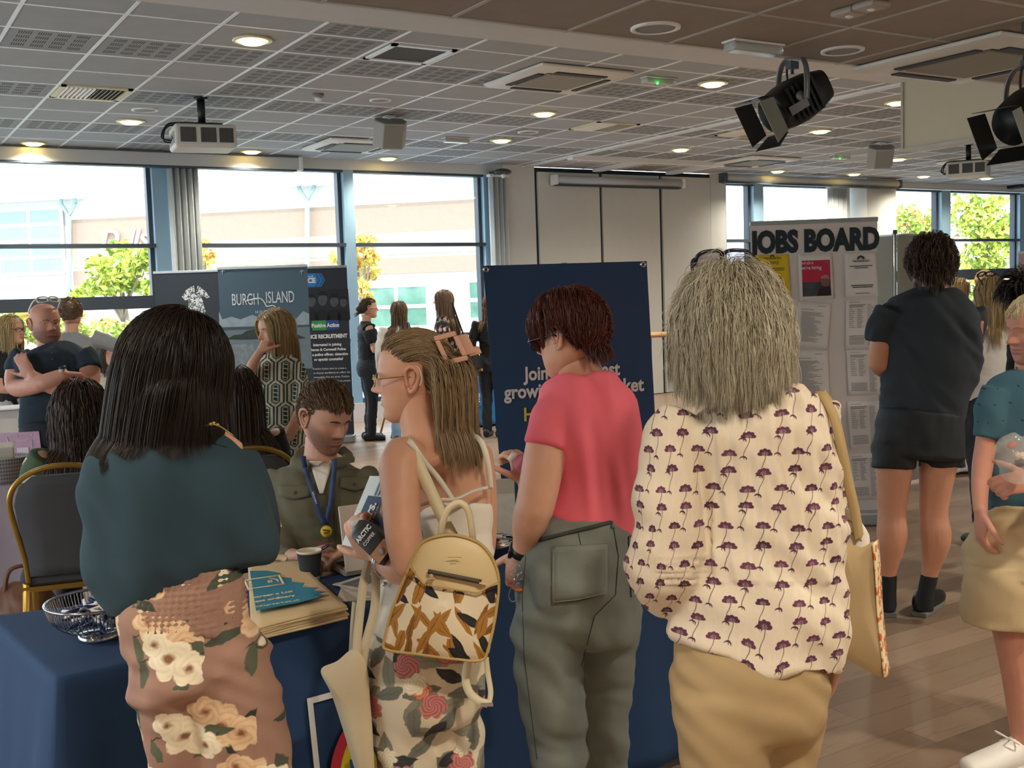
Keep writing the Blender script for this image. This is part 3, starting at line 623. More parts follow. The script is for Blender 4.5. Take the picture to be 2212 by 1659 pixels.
# screen cases
def screen_case(x0, x1, y, z, h, d, label, round_=False, endm=None):
    r = empty('projection_screen_case', ((x0+x1)/2, y, z-h/2), label, 'screen case', 'roller screen cases'); m = MB()
    if round_: m.cyl((x0, y, z), (x1, y, z), h/2, n=20)
    else: m.bb((x0, y-d/2, z-h/2), (x1, y+d/2, z+h/2))
    m.build('case', mat('case_grey', 'b9bcbd', .5, var=.02), r, bevel=0 if round_ else .01)
    m = MB(); m.bb((x0, y-d/2, z-h/2-.02), (x1-.06, y+d/2-.03, z-h/2)); m.build('bottom_bar', mdark, r)
    for xe in (x0, x1): m = MB(); m.bb((xe-.03, y-d/2-.006, z-h/2-.008), (xe+.03, y+d/2+.006, z+h/2+.008)); m.build('end_cap', endm or mwhite, r, bevel=.012)
q = ony(655, 355, 12.95); screen_case(-1.5, q[0], 13.1, 3.30, .15, .16, 'long grey screen case above the left windows')
a, b = ony(1200, 384, 13.02), ony(1475, 393, 13.02); screen_case(a[0], b[0], 13.05, 3.21, .13, .12, 'white roller screen case across the folding partition', True)
a, b = ony(1562, 381, 12.85), ony(1940, 393, 12.85); screen_case(a[0], b[0], 12.85, 3.3, .13, .14, 'white roller screen case above the right windows', True, mdark)
p = ony(1086, 371, 12.9); r = empty('wall_sensor', p, 'dark dome sensor on the head of the window beside the blind', 'sensor'); m = MB(); m.ball(p, (.13, .09, .045)); m.build('housing', mat('sensor_dark', '3c4146', .4), r); m = MB(); m.ball(p+[0, -.02, -.05], .04); m.build('lens', mat('sensor_lens', 'c8d0d0', .2), r); m = MB(); m.bb(p+[-.05, 0, -.02], (p[0]+.05, YW-.02, p[2]+.03)); m.build('bracket', mdark, r)
p = ony(2209, 396, 12.9); r = empty('loudspeaker', p, 'tiny black loudspeaker at the right edge under the ceiling', 'loudspeaker'); m = MB(); m.bb(p+[-.05, 0, -.08], (p[0]+.12, YW, p[2]+.08)); m.build('cabinet', mblack, r, bevel=.01); m = MB(); m.disc(p+[.03, -.004, 0], .035, (0, 1, 0), .008); m.build('cone', mdark, r)
# stage lights on the edge of the lowered ceiling
def stage_light(px, D, label, az, py_c=215, s=1.):
    p = at(px, py_c, D); r = empty('stage_light', (p[0], p[1], p[2]-.26*s), label, 'stage light', 'black stage lights'); A = axes(az, -28); mk = mat('lantern_black', '0d0d0f', .5, var=.03); mgrey = mat('lantern_grey', '8d8f92', .35, .6)
    m = MB(); P = []
    for y, a, b in ((-.24, .05, .06), (-.22, .085, .09), (-.12, .1, .12), (-.02, .105, .13), (.06, .1, .125), (.13, .105, .11), (.15, .1, .1)):
        an = np.linspace(0, 2*math.pi, 24, endpoint=False); c_, s_ = np.cos(an), np.sin(an); P.append(np.stack([np.sign(c_)*np.abs(c_)**.6*a, np.full(24, y), np.sign(s_)*np.abs(s_)**.6*b], 1))
    m.rings(p+(np.array(P)*s) @ A.T); m.build('housing', mk, r)
    m = MB(); [m.box(p+A @ (np.array([-.108, -.1+.035*k, .0])*s), (.012*s, .016*s, .2*s), A) for k in range(6)]; m.build('cooling_fins', mk, r)
    m = MB(); m.box(p+A @ (np.array([-.116, .05, -.02])*s), (.006*s, .13*s, .05*s), A); m.disc(p+A @ (np.array([-.122, .02, .03])*s), .026*s, A[:, 0], .012); m.build('scale_plate', mgrey, r)
    m = MB(); m.cyl(p+A @ (np.array([0, .14, 0])*s), p+A @ (np.array([0, .165, 0])*s), .105*s, n=28); m.build('front_ring', mk, r)
    for k, (sx, sz, w_, h_) in enumerate(((-1, 0, .2, .13), (1, 0, .2, .1), (0, -1, .2, .11), (0, 1, .2, .08))):
        m = MB(); c = np.array([sx*.11, .17, sz*.11]); d = nrm([sx*.35, .93, sz*.35]); u = np.array([0, 0, 1.]) if sx else np.array([1., 0, 0])
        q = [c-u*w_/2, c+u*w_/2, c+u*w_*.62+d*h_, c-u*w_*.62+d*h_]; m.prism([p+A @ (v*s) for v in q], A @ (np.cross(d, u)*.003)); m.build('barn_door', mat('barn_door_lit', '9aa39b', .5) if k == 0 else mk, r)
    top = np.array([p[0], p[1], CL]); m = MB(); Y = A[:, 0]; h = .25*s
    arc = [p+Y*(-.135*s)+[0, 0, -.0], p+Y*(-.14*s)+[0, 0, .12*s], p+Y*(-.12*s)+[0, 0, .2*s], p+Y*(-.06*s)+[0, 0, h], p+Y*(.06*s)+[0, 0, h], p+Y*(.12*s)+[0, 0, .2*s], p+Y*(.14*s)+[0, 0, .12*s], p+Y*(.135*s)]
    m.strip(crm(arc, 5), A[:, 1]*[1, 1, 0], .035*s, .006); m.build('yoke', mgrey, r)
    m = MB(); m.wire([p+[0, 0, h-.09*s], (p[0], p[1], CL)], .009); m.box((p[0], p[1], CL-.02), (.06, .04, .04)); m.box(p+[0, 0, h+.01], (.07*s, .05*s, .03*s)); m.build('hook_clamp', mdark, r)
    m = MB(); m.wire([p+Y*.04*s+[0, 0, .1*s], p+Y*.05*s+[0, 0, h*.8], (p[0]+.02, p[1], CL-.01)], .006, sub=5); m.build('cable', mk, r)
stage_light(1712, 5.9, 'black stage light hanging in its yoke in front of the ceiling', -78, 222, .95); stage_light(2222, 5.2, 'black stage light cut off by the right edge', -85, 245, .9)
# ------------------------------------------------------------------ heads, hands, hair
def _tab(z, rows, k):
    t = np.array(rows)[::-1]; zz_ = np.linspace(-.5, .5, 401); v = np.interp(zz_, t[:, 0], t[:, k]); w = np.exp(-np.linspace(-2, 2, 17)**2); w /= w.sum()
    vp = np.pad(v, 8, mode='edge'); vs = np.convolve(vp, w, 'valid'); e_ = np.clip((.5-np.abs(zz_))/.05, 0, 1); return np.interp(z, zz_, vs*e_+v*(1-e_))
HT = [(.50, .0, -.08, .02), (.49, .10, -.17, .11), (.47, .17, -.24, .18), (.40, .275, -.36, .262), (.30, .35, -.435, .315), (.20, .382, -.465, .337), (.10, .388, -.47, .338), (.03, .372, -.455, .33), (-.05, .372, -.43, .322), (-.12, .375, -.39, .313), (-.20, .375, -.33, .295), (-.27, .375, -.26, .272), (-.33, .37, -.18, .243), (-.40, .362, -.08, .2), (-.45, .345, .02, .155), (-.49, .29, .1, .09), (-.50, .24, .14, .03)]
def head_mesh(nose=1., fat=1., brow=1., chin=1., lid=.4, nr=92, nc=84, jaw=1.):
    th = np.linspace(.03, math.pi-.03, nr); z = .5*np.cos(th); yf, yb, w = _tab(z, HT, 1), _tab(z, HT, 2), _tab(z, HT, 3)
    w = w*np.where(z < 0, 1+(fat-1)*np.clip(-z/.3, 0, 1), 1); w = w*np.where(z < -.2, 1+(jaw-1), 1)
    ph = np.linspace(0, 2*math.pi, nc, endpoint=False); Z = np.repeat(z[:, None], nc, 1); s, c = np.sin(ph), np.cos(ph)
    ex = np.where(c > 0, .88, 1.); X = w[:, None]*np.sign(s)*np.abs(s)**ex
    yc = (yf+yb)[:, None]/2; hd = (yf-yb)[:, None]/2; Y = yc+hd*np.sign(c)*np.abs(c)**np.where(c > 0, .9, 1.)
    fr = np.clip((c[None]-.05)/.35, 0, 1); g = lambda x, sx, zc, sz: np.exp(-((np.abs(X)-x)/sx)**2-((Z-zc)/sz)**2)
    hb = np.interp(Z, [-.165, -.15, -.125, -.10, -.02, .06, .10], [0, .03, .10, .125, .07, .018, 0])*nose; sw = np.interp(Z, [-.16, -.1, .06], [.062, .055, .034])
    d = hb*np.exp(-(X/sw)**2)+.035*g(.062, .03, -.122, .028)*nose-.012*g(.035, .014, -.150, .012)
    d += -.052*g(.135, .072, .028, .042)+.018*brow*g(.12, .08, .092, .03)+.016*g(.21, .07, -.07, .07)
    lipsx = np.exp(-(X/.1)**4); d += lipsx*(.022*np.exp(-((Z+.222)/.018)**2)+.026*np.exp(-((Z+.268)/.02)**2)-.016*np.exp(-((Z+.243)/.007)**2))
    d += -.016*np.exp(-(X/.09)**2-((Z+.315)/.025)**2)+.028*chin*np.exp(-(X/.085)**2-((Z+.405)/.05)**2)-.006*g(.0, .02, -.19, .02)
    # eyelids over the eyeball
    eb = np.clip(1-(((np.abs(X)-.135)/.066)**2+((Z-.028)/.05)**2), 0, 1)
    lidm = 1/(1+np.exp(-(Z-(.048-.06*lid))/.004))+1/(1+np.exp((Z-.004)/.004)); d += .036*np.sqrt(eb)*np.clip(lidm, 0, 1)
    Y = Y+d*fr
    V = np.stack([X, Y, Z], 2).reshape(-1, 3)
    lip = (np.exp(-(X/.085)**4)*np.clip(1-np.abs((Z+.245)/.042)**3, 0, 1)*fr).ravel()
    beard = np.clip(1/(1+np.exp((Z+.155-.10*np.clip(np.abs(X)/.3, 0, 1)**2)/.032)), 0, 1)*(np.clip((c[None]+.12)/.3, 0, 1))*np.clip((Z+.56)/.1, .4, 1); beard = (beard*(1-.0*lip.reshape(Z.shape))).ravel()*(1-lip)
    red = (g(.2, .1, -.08, .08)*.8+np.exp(-(X/.06)**2-((Z+.11)/.05)**2)).ravel()
    F = [(i*nc+j, i*nc+(j+1) % nc, (i+1)*nc+(j+1) % nc, (i+1)*nc+j) for i in range(nr-1) for j in range(nc)]+[tuple(range(nc))[::-1], tuple(range((nr-1)*nc, nr*nc))]
    F = [f[::-1] for f in F]
    return V, F, lip, beard, red
def ear_mesh(mb, f, sgn, sc=1.):
    """helix, plate and lobe in head units"""
    pt = lambda y, z, x: f['c']+f['A'] @ (np.array([sgn*x, y, z])*f['h'])
    hx = [pt(.02, -.07, .335), pt(.035, .03, .345), pt(.03, .10, .36), pt(-.03, .145, .375), pt(-.10, .11, .39), pt(-.115, .03, .385), pt(-.085, -.05, .365), pt(-.045, -.115, .345), pt(-.0, -.13, .335), pt(.015, -.08, .33)]
    mb.wire(hx, [.016*f['h'], .018*f['h'], .02*f['h'], .024*f['h'], .026*f['h'], .024*f['h'], .022*f['h'], .03*f['h'], .024*f['h'], .015*f['h']], 8, sub=4)
    R = f['A'] @ np.array([[math.cos(.35*sgn), -math.sin(.35*sgn), 0], [math.sin(.35*sgn), math.cos(.35*sgn), 0], [0, 0, 1.]])
    mb.ball(pt(-.035, .01, .345), np.array([.018, .075, .125])*f['h'], 14, R); mb.wire([pt(-.07, .07, .375), pt(-.055, .0, .372), pt(-.02, -.06, .352)], .014*f['h'], 6, sub=4)
def frame(px, py, D, az, pitch=0., roll=0., h=.225): return dict(c=at(px, py, D), A=axes(az, pitch, roll), h=h)
def hp(f, x, y, z): return f['c']+f['A'] @ (np.array([x, y, z])*f['h'])
def hand(mb, w, d, n, s=1., curl=(.5, .5, .5, .5), thumb=.5, side=1, spread=.1):
    """hand from wrist w along d; n = out of the back of the hand; side = +1 when the thumb is on the n x d side"""
    d = nrm(d); n = nrm(np.asarray(n, float)-d*np.dot(n, d)); x = np.cross(n, d)*side
    P = lambda a, b, c=0.: np.array(w, float)+(x*a+d*b+n*c)*s
    tube(mb, [P(0, -.012), P(.002, .02), P(.003, .055), P(.001, .085)], [x]*4, [n]*4, np.array([.026, .033, .04, .037])*s, np.array([.019, .018, .016, .013])*s, 14, .5, 3)
    for k, (a, L, r) in enumerate(((.028, .072, .0095), (.010, .080, .0098), (-.009, .074, .0094), (-.027, .058, .0084))):
        p = P(a, .083); an = 0.; dr = d+x*spread*(1.5-k)*.8; pts = [p-d*.012*s, p]; cu = curl[k] if hasattr(curl, '__len__') else curl
        for q in (.45, .31, .26): an += cu*(1.0 if q > .4 else 1.15); p = p+(dr*math.cos(an)-n*math.sin(an))*L*q*s; pts.append(p)
        bone(mb, pts, np.array([1.05, 1.05, 1., .92, .78])*r*s, 10, .9, 3)
    t0 = P(.026, .018, -.004); td = nrm(x*.75+d*.65-n*.15); pts = [P(.012, .008, -.003), t0]
    for q, b in ((.042, 0.), (.034, thumb*.6), (.027, thumb*1.1)): v = nrm(td*math.cos(b)+(d*.55-n*.8)*math.sin(b)); t0 = t0+v*q*s; pts.append(t0)
    bone(mb, pts, np.array([.013, .0135, .0115, .0105, .0085])*s, 10, .9, 3)
def skin_mat(name, col, beard='4a3226', bk=.0, lipc='a8605a', rough=.5):
    def pt(c):
        nz = Noise(ObjC(), 22., 4.); base = MixC(nz, tuple(x*.88 for x in c), tuple(min(1, x*1.1) for x in c))
        base = MixC(E(Attr('red').outputs['Fac'])*.32, base, lin('b8604f')); base = MixC(E(Attr('lip').outputs['Fac'])*.75, base, lin(lipc))
        bn = E(Attr('beard').outputs['Fac'])*(.55+Noise(ObjC(), 260., 2.)*.9)*bk
        return MixC(Min(bn, .96), base, lin(beard))
    return mat(name, col, rough, pat=pt, sss=.08, spec=.4, bump=.05, bscale=300)
def body(parent, sm, parts, f=None, vox=.005, smooth=3, ears=(1, -1), ring=(92, 84), **hk):
    """one continuous skin: fused tubes plus the head"""
    mb = MB(); parts(mb); V, F, N = fuse(mb, vox, smooth); o = MB(); o.add(V, F); n0 = len(V); at_ = {k: np.zeros(n0) for k in ('lip', 'beard', 'red')}
    if f is not None:
        hv, hf, lip, be, red = head_mesh(nr=ring[0], nc=ring[1], **hk); o.add(f['c']+(hv*f['h']) @ f['A'].T, hf); n1 = o.n
        for s in ears: ear_mesh(o, f, s)
        at_['lip'] = np.r_[at_['lip'], lip, np.zeros(o.n-n1)]; at_['beard'] = np.r_[at_['beard'], be, np.zeros(o.n-n1)]; at_['red'] = np.r_[at_['red'], red, np.full(o.n-n1, .5)]
    return o.build('body', sm, parent, attrs=at_)
def eyes(parent, f, iris='5a4630', look=0., down=0.):
    for s in (-1, 1):
        m = MB(); c = hp(f, s*.135, .263, .026); r = .056*f['h']; A = f['A']; m.ball(c, r, 18, None, 0); d = A @ nrm([look, 1, -down]); q = c+d*r*.86
        m.disc(q, r*.56, d, r*.2, 18, 1); m.disc(q+d*r*.04, r*.27, d, r*.2, 12, 2); m.build('eye', [mat('eye_white', 'c4bab2', .25, var=0), mat('iris_'+iris, iris, .2, var=0), mblack], parent)
def brows(parent, f, m, th=1.):
    for s in (-1, 1):
        b = MB(); b.wire([hp(f, s*.05, .40, .098), hp(f, s*.12, .395, .115), hp(f, s*.2, .345, .10)], [.008*f['h']*th, .014*f['h']*th, .006*f['h']*th], 6, sub=5); b.build('eyebrow', m, parent)
def glasses(parent, f, m, lm, up=0., fwd=0., w=.125, hh=.075, th=.008, pitch=0., name='glasses', side=(-1, 1), square=3.):
    g = MB(); L = MB(); cp, sp = math.cos(pitch), math.sin(pitch)
    P = lambda x, y, z: hp(f, x, .13+(y-.13)*cp-(z-.03)*sp+fwd, .03+(y-.13)*sp+(z-.03)*cp+up)
    for s in (-1, 1):
        an = np.linspace(0, 2*math.pi, 25)[:-1]; rim = [P(s*.145+w*np.sign(math.cos(a))*abs(math.cos(a))**(2/square), .42-.06*abs((s*.145+w*math.cos(a))/.3)**2, .02+hh*np.sign(math.sin(a))*abs(math.sin(a))**(2/square)) for a in an]
        g.wire(rim, th*f['h'], 6, closed=True); L.add(rim, [tuple(range(24))], None, False)
        g.wire([P(s*.27, .395, .045), P(s*.335, .3, .05), P(s*.355, -.0, .05), P(s*.35, -.08, .01)], th*f['h'], 6, sub=4)
    g.wire([P(-.03, .43, .035), P(0, .44, .045), P(.03, .43, .035)], th*f['h'], 6, sub=3)
    o = g.build(name, m, parent); L.build('lens', lm, o); return o
def reg_full(x, y, z, line=.27, side=.02, nape=-.26, temple=.16):
    """where hair grows, in head units"""
    lim = np.where(y > temple, line-.0*y, np.where(y > -.06, side+(line-side)*np.clip((y+.06)/(temple+.06), 0, 1)**1.5, nape+(side-nape)*np.clip((y+.3)/.24, 0, 1)**1.2))
    return z > lim
EC, ER = np.array([0, -.04, .10]), np.array([.35, .435, .415])
def hair_mat(name, dark, light, rough=.42, spec=.5):
    def pt(c):
        r = E(E.T.nodes.new('ShaderNodeNewGeometry').outputs['Random Per Island']); return MixC(Min(Max(r*.8+Noise(ObjC(), 30., 3.)*.5-.15, 0.), 1.), lin(dark), lin(light))
    return mat(name, dark, rough, pat=pt, spec=spec)
def hair(parent, m, f, n=2500, L=(.3, .36), region=reg_full, comb=None, lift=.15, grav=1., thick=.02, r=.0012, seed=0, steps=18, coll=(), curl=0., curlw=.06, clump=.5, guides=160, name='hair', cap=True, taper=.85, part=0., stiff=.0, inflate=1.0, lenfn=None, stick=0., gdir=(0, 0, -1.), ):
    rs = np.random.RandomState(seed); A, c, h = f['A'], f['c'], f['h']
    d = rs.randn(n*6, 3); d /= np.linalg.norm(d, axis=1)[:, None]; P = EC+d*ER*inflate; ok = region(P[:, 0], P[:, 1], P[:, 2]); P, d = P[ok][:n], d[ok][:n]; n = len(P)
    N = d/ER; N /= np.linalg.norm(N, axis=1)[:, None]
    cd = comb(P) if comb else np.stack([np.sign(P[:, 0]-part)*1.0, -.55*np.ones(n), -.7*np.ones(n)], 1)
    cd = cd-N*(cd*N).sum(1)[:, None]; cd /= np.linalg.norm(cd, axis=1)[:, None]+1e-9
    dirs = N*lift+cd*(1-lift); W = c+(P*h) @ A.T; dirs = dirs @ A.T; dirs /= np.linalg.norm(dirs, axis=1)[:, None]
    Ls = rs.uniform(L[0], L[1], n)
    if lenfn is not None: Ls = Ls*lenfn(P)
    t = rs.rand(n)**1.3*thick; ds = Ls/steps; path = [W]; phs = rs.rand(n)*6.28; ax = rs.randn(n, 3)
    cols = [(c+A @ (EC*h), A, ER*h*inflate*1.0)]+list(coll); down = nrm(gdir)
    for s in range(steps):
        dirs = dirs+down*(grav*ds*(48. if s > 0 else 14.))[:, None]*(1-stiff)
        if curl: dirs = dirs+np.cross(dirs, ax)*(curl*np.cos(phs+s*6.28*ds/curlw))[:, None]
        dirs /= np.linalg.norm(dirs, axis=1)[:, None]; Q = path[-1]+dirs*ds[:, None]
        for cc, R, rad in cols:
            q = ((Q-cc) @ R)/(rad+t[:, None]); l = np.linalg.norm(q, axis=1); ins = l < 1
            if ins.any(): Q[ins] = cc+((q[ins]/l[ins][:, None])*(rad+t[ins][:, None])) @ R.T
        if stick:
            cc, R, rad = cols[0]; q = ((Q-cc) @ R)/(rad+t[:, None]); l = np.linalg.norm(q, axis=1); k_ = ((l > 1) & (q[:, 2] > -.62))[:, None]*stick; Q = Q*(1-k_)+(cc+(((q/l[:, None])*(rad+t[:, None])) @ R.T))*k_
        nd = Q-path[-1]; dirs = nd/(np.linalg.norm(nd, axis=1)[:, None]+1e-9); path.append(Q)
    S = np.stack(path, 1)                                         # n, steps+1, 3
    if clump and guides < n:
        gi = rs.choice(n, guides, False); nn = np.empty(n, int)
        for s0 in range(0, n, 1000): nn[s0:s0+1000] = gi[np.linalg.norm(S[s0:s0+1000, None, steps//3]-S[None, gi, steps//3], axis=2).argmin(1)]
        w = (np.linspace(0, 1, steps+1)**1.4*clump)[None, :, None]; S = S*(1-w)+S[nn]*w
    k = S.shape[1]; T = np.gradient(S, axis=1); T /= np.linalg.norm(T, axis=2)[..., None]+1e-9
    u = np.cross(T, rs.randn(n, 1, 3)); u /= np.linalg.norm(u, axis=2)[..., None]+1e-9; v = np.cross(T, u)
    rr = (r*(.7+.6*rs.rand(n)))[:, None]*(1-taper*np.linspace(0, 1, k)[None]**3); rr = rr[..., None]
    ring = np.stack([S+u*rr, S+(-.5*u+.866*v)*rr, S+(-.5*u-.866*v)*rr], 2).reshape(-1, 3)
    base = (np.arange(n)[:, None, None]*k+np.arange(k-1)[None, :, None])*3; j = np.arange(3)[None, None]; j2 = (j+1) % 3
    F = np.stack([base+j, base+j2, base+3+j2, base+3+j], 3).reshape(-1, 4)
    VV, FF = [ring], [F]
    me = bpy.data.meshes.new(name)
    V = ring; nf = len(F); CF = np.zeros((0, 4), int)
    if cap:
        th = np.linspace(.02, math.pi-.02, 46); ph = np.linspace(0, 2*math.pi, 64, endpoint=False)
        G = np.stack([np.outer(np.sin(th), np.cos(ph)), np.outer(np.sin(th), np.sin(ph)), np.repeat(np.cos(th)[:, None], 64, 1)], 2).reshape(-1, 3)*ER*1.01*inflate+EC
        g = region(G[:, 0], G[:, 1], G[:, 2]).reshape(46, 64); i, j_ = np.meshgrid(np.arange(45), np.arange(64), indexing='ij'); jn = (j_+1) % 64
        okf = g[i, j_] & g[i+1, j_] & g[i, jn] & g[i+1, jn]; CF = np.stack([i*64+j_, (i+1)*64+j_, (i+1)*64+jn, i*64+jn], 2)[okf]+len(V); V = np.vstack([V, c+(G*h) @ A.T])
    allF = np.vstack([F, CF]).astype(np.int32); off = WL[parent.name]
    me.vertices.add(len(V)); me.vertices.foreach_set('co', (V-off).astype(np.float32).ravel()); me.loops.add(allF.size); me.loops.foreach_set('vertex_index', allF.ravel())
    me.polygons.add(len(allF)); me.polygons.foreach_set('loop_start', np.arange(0, allF.size, 4, dtype=np.int32)); me.polygons.foreach_set('use_smooth', np.ones(len(allF), bool))
    me.materials.append(m); me.update(calc_edges=True); me.validate()
    return link(name, me, parent)
def shoe(parent, p, az, m, L=.27, name='shoe', sole=None, w=.045, hgt=.075):
    A = axes(az); P = lambda x, y, z: np.array([p[0], p[1], 0])+A @ np.array([x, y, z])
    mb = MB(); pts = [P(0, -.07, hgt*.62), P(0, 0, hgt*.62), P(0, .08, hgt*.5), P(0, .15, hgt*.4), P(0, L-.09, hgt*.36)]
    tube(mb, pts, [A[:, 0]]*5, [[0, 0, 1.]]*5, [w*.78, w*.85, w*.95, w, w*.8], [hgt*.6, hgt*.62, hgt*.5, hgt*.4, hgt*.33], 18, .7, 4); V = mb.arrays()[0]; V[:, 2] = np.maximum(V[:, 2], .004)
    o = MB(); o.add(V, mb.F); o = o.build(name, m, parent)
    if sole: s = MB(); q = [P(x, y, .0) for x, y in ((-w*.75, -.1), (w*.75, -.1), (w*.95, .05), (w, .13), (w*.7, L-.08), (0, L-.05), (-w*.7, L-.08), (-w, .13), (-w*.95, .05))]; s.prism(q, (0, 0, .022)); s.build('sole', sole, o, bevel=.004)
    return o
# ------------------------------------------------------------------ a whole standing or seated figure from proportions
mjeans = mat('blue_jeans', '8fb2cf', .85, bump=.2, bscale=300); mtrous = mat('black_trousers', '1d222a', .8, bump=.1, bscale=200); mshoe = mat('black_shoe', '121316', .4)
def figure(label, px, D, ztop, az, skin, top, bottom, hairspec=None, H=1.65, sleeves='short', arms=None, headaz=None, pitch=0., seated=False, build=1., skirt=False, hang=0., vox=.011, group=None, shoes=mshoe, pat=False, lid=.4, beard=False, eye=None):
    """arms: {'L'|'R': (elbow, wrist)} offsets from the shoulder in units of H: (right, forward, up)"""
    b = at(px, 640, D); b[2] = 0; A = axes(az); dz = ztop-H; P = lambda x, y, z: b+A @ np.array([x*H, y*H, 0])+np.array([0, 0, z*H+dz])
    G = lambda x, y, z: b+A @ np.array([x*H, y*H, 0])+np.array([0, 0, z*H])
    r = empty('person', b, label, 'person', group); f = dict(c=P(0, .02, .932), A=axes(az if headaz is None else headaz, pitch), h=.137*H); w = build; sw = .105*w**.6
    arms = arms or {}; AR = {}
    for k, s in (('L', -1), ('R', 1)):
        e_, q = arms.get(k, ((s*.035, -.02, -.17), (s*.04, .04, -.315))); sh = (s*sw, -.005, .812); AR[k] = [P(*sh), P(*(np.array(sh)+e_)), P(*(np.array(sh)+q))]
    hipz = .50; X = A[:, 0]; Yv = A[:, 1]
    def skinparts(mb):
        tube(mb, [P(0, -.012, .76), P(0, -.008, .83), P(0, .005, .88)], [X]*3, [Yv]*3, np.array([.045, .032, .031])*H, np.array([.035, .034, .034])*H, 14, .3, 3)
        tube(mb, [P(0, 0, .55), P(0, 0, .66), P(0, -.005, .77)], [X]*3, [Yv]*3, np.array([.085, .075, .095])*H*w*.9, np.array([.055, .055, .055])*H*w*.9, 16, .3, 3)
        for k, s in (('L', -1), ('R', 1)):
            a = AR[k]; bone(mb, [a[0], (a[0]+a[1])/2, a[1], (a[1]*.6+a[2]*.4), a[2]], np.array([.027, .026, .022, .021, .0145])*H*w**.5, 12, .5, 3)
            d = nrm(a[2]-a[1]); hand(mb, a[2], d, nrm(np.cross(d, X*s)) if abs(np.dot(d, X)) < .8 else np.array([0, 0, 1.]), H*.6, .5, .4, s)
        if not seated and (skirt or bottom is None):
            for s in (-1, 1): bone(mb, [G(s*.05, 0, .48), G(s*.05, .005, .28), G(s*.05, -.008, .2), G(s*.05, -.01, .05)], np.array([.05, .034, .034, .02])*H, 12, .3, 3)
    body(r, skin, skinparts, f, vox*.62, 3, ring=(64, 60), lid=lid)
    if eye: eyes(r, f, eye)
    def topparts(mb):
        zb = .53+hang
        tube(mb, [P(0, 0, zb), P(0, .0, .60), P(0, .004, .70), P(0, 0, .77), P(0, -.006, .815), P(0, -.008, .842)], [X]*6, [Yv]*6, np.array([.092*w, .088*w, .095*w, .104*w**.8, .082, .036])*H, np.array([.066*w, .064*w, .068*w, .06*w, .045, .036])*H, 22, .15, 4)
        for k in 'LR':
            a = AR[k]
            if sleeves == 'long': bone(mb, [a[0]*.9+P(0, 0, .8)*.1, (a[0]+a[1])/2, a[1], a[1]*.4+a[2]*.6, a[2]], np.array([.04, .036, .032, .028, .023])*H*w**.5, 14, .2, 3)
            elif sleeves == 'short': bone(mb, [a[0]*.88+P(0, 0, .79)*.12, a[0]*.7+a[1]*.3, a[0]*.3+a[1]*.7], np.array([.047, .048, .043])*H*w**.5, 14, .15, 3)
    cloth('shirt', top, r, topparts, vox, 4, .006, .09, int(px) % 97, pat=pat)
    if bottom is not None:
        def lowparts(mb):
            if seated:
                tube(mb, [P(0, -.02, .5), P(0, -.01, .56)], [X]*2, [Yv]*2, np.array([.1, .092])*H*w, np.array([.075, .065])*H*w, 18, .4, 3)
                for s in (-1, 1): bone(mb, [P(s*.05, 0, .52), P(s*.055, .14, .525), P(s*.055, .27, .515), G(s*.055, .26, .15), G(s*.055, .25, .05)], np.array([.06, .052, .04, .034, .03])*H, 14, .4, 3)
            elif skirt: tube(mb, [G(0, 0, .26), G(0, 0, .42), G(0, -.004, .52), G(0, 0, .6)], [X]*4, [Yv]*4, np.array([.115, .11, .102, .08])*H*w, np.array([.095, .09, .075, .06])*H*w, 22, .1, 3)
            else:
                tube(mb, [P(0, -.006, .47), P(0, -.008, .52), P(0, 0, .59)], [X]*3, [Yv]*3, np.array([.097, .1, .085])*H*w, np.array([.072, .074, .06])*H*w, 20, .4, 3)
                for s in (-1, 1): bone(mb, [P(s*.05, 0, .5), G(s*.052, .005, .38), G(s*.05, .008, .27), G(s*.05, -.004, .16), G(s*.05, -.008, .035)], np.array([.056*w, .05*w, .039, .037, .032])*H, 14, .15, 3)
        cloth('skirt' if skirt else 'trousers', bottom, r, lowparts, vox, 4, .006, .09, 3)
    for s in (-1, 1):
        q = (P(s*.055, .25, 0) if seated else G(s*.05, -.01, 0)); shoe(r, q, az+s*6, shoes, .25*H/1.65)
    if hairspec:
        hm, kw = hairspec; kw = dict(kw); tors = (P(0, .0, .72), A, np.array([.112*w, .075*w, .115])*H); hair(r, hm, f, coll=[tors], **kw)
    return r, f, AR, P
# ------------------------------------------------------------------ printed cloth patterns
def scatter(u, v, su, sv, seed, jit=.25):
    iv = Flo(v/sv); uu = u/su+iv*.5; iu = Flo(uu); r1, r2, r3 = Rnd(iu, iv, seed), Rnd(iu, iv, seed+1.3), Rnd(iu, iv, seed+2.7)
    return (uu-iu-.5+(r1-.5)*jit)*su, (v/sv-iv-.5+(r2-.5)*jit)*sv, r3
def leafm(x, y, ang, L, Wd, w=.0012):
    if isinstance(ang, E): c, s = Cos(ang), Sin(ang)
    else: c, s = math.cos(ang), math.sin(ang)
    a, b = x*c+y*s, y*c-x*s; return Lt(Abs(b)-(1-(a/L)*(a/L))*Wd, w)
def flowerm(x, y, R, k, ph, w=.0015): r = Hyp(x, y); t = Atan2(y, x); return Lt(r-(.78+.22*Abs(Cos(t*k/2.+ph)))*R if False else r-(Abs(Cos(t*(k/2.)+ph))*.25+.75)*R, w)
def warp(u, v, a=.006, s=60.): n = Noise(Comb(u, v, 0.), s, 2.); n2 = Noise(Comb(u, v, 5.), s, 2.); return u+(n-.5)*a, v+(n2-.5)*a
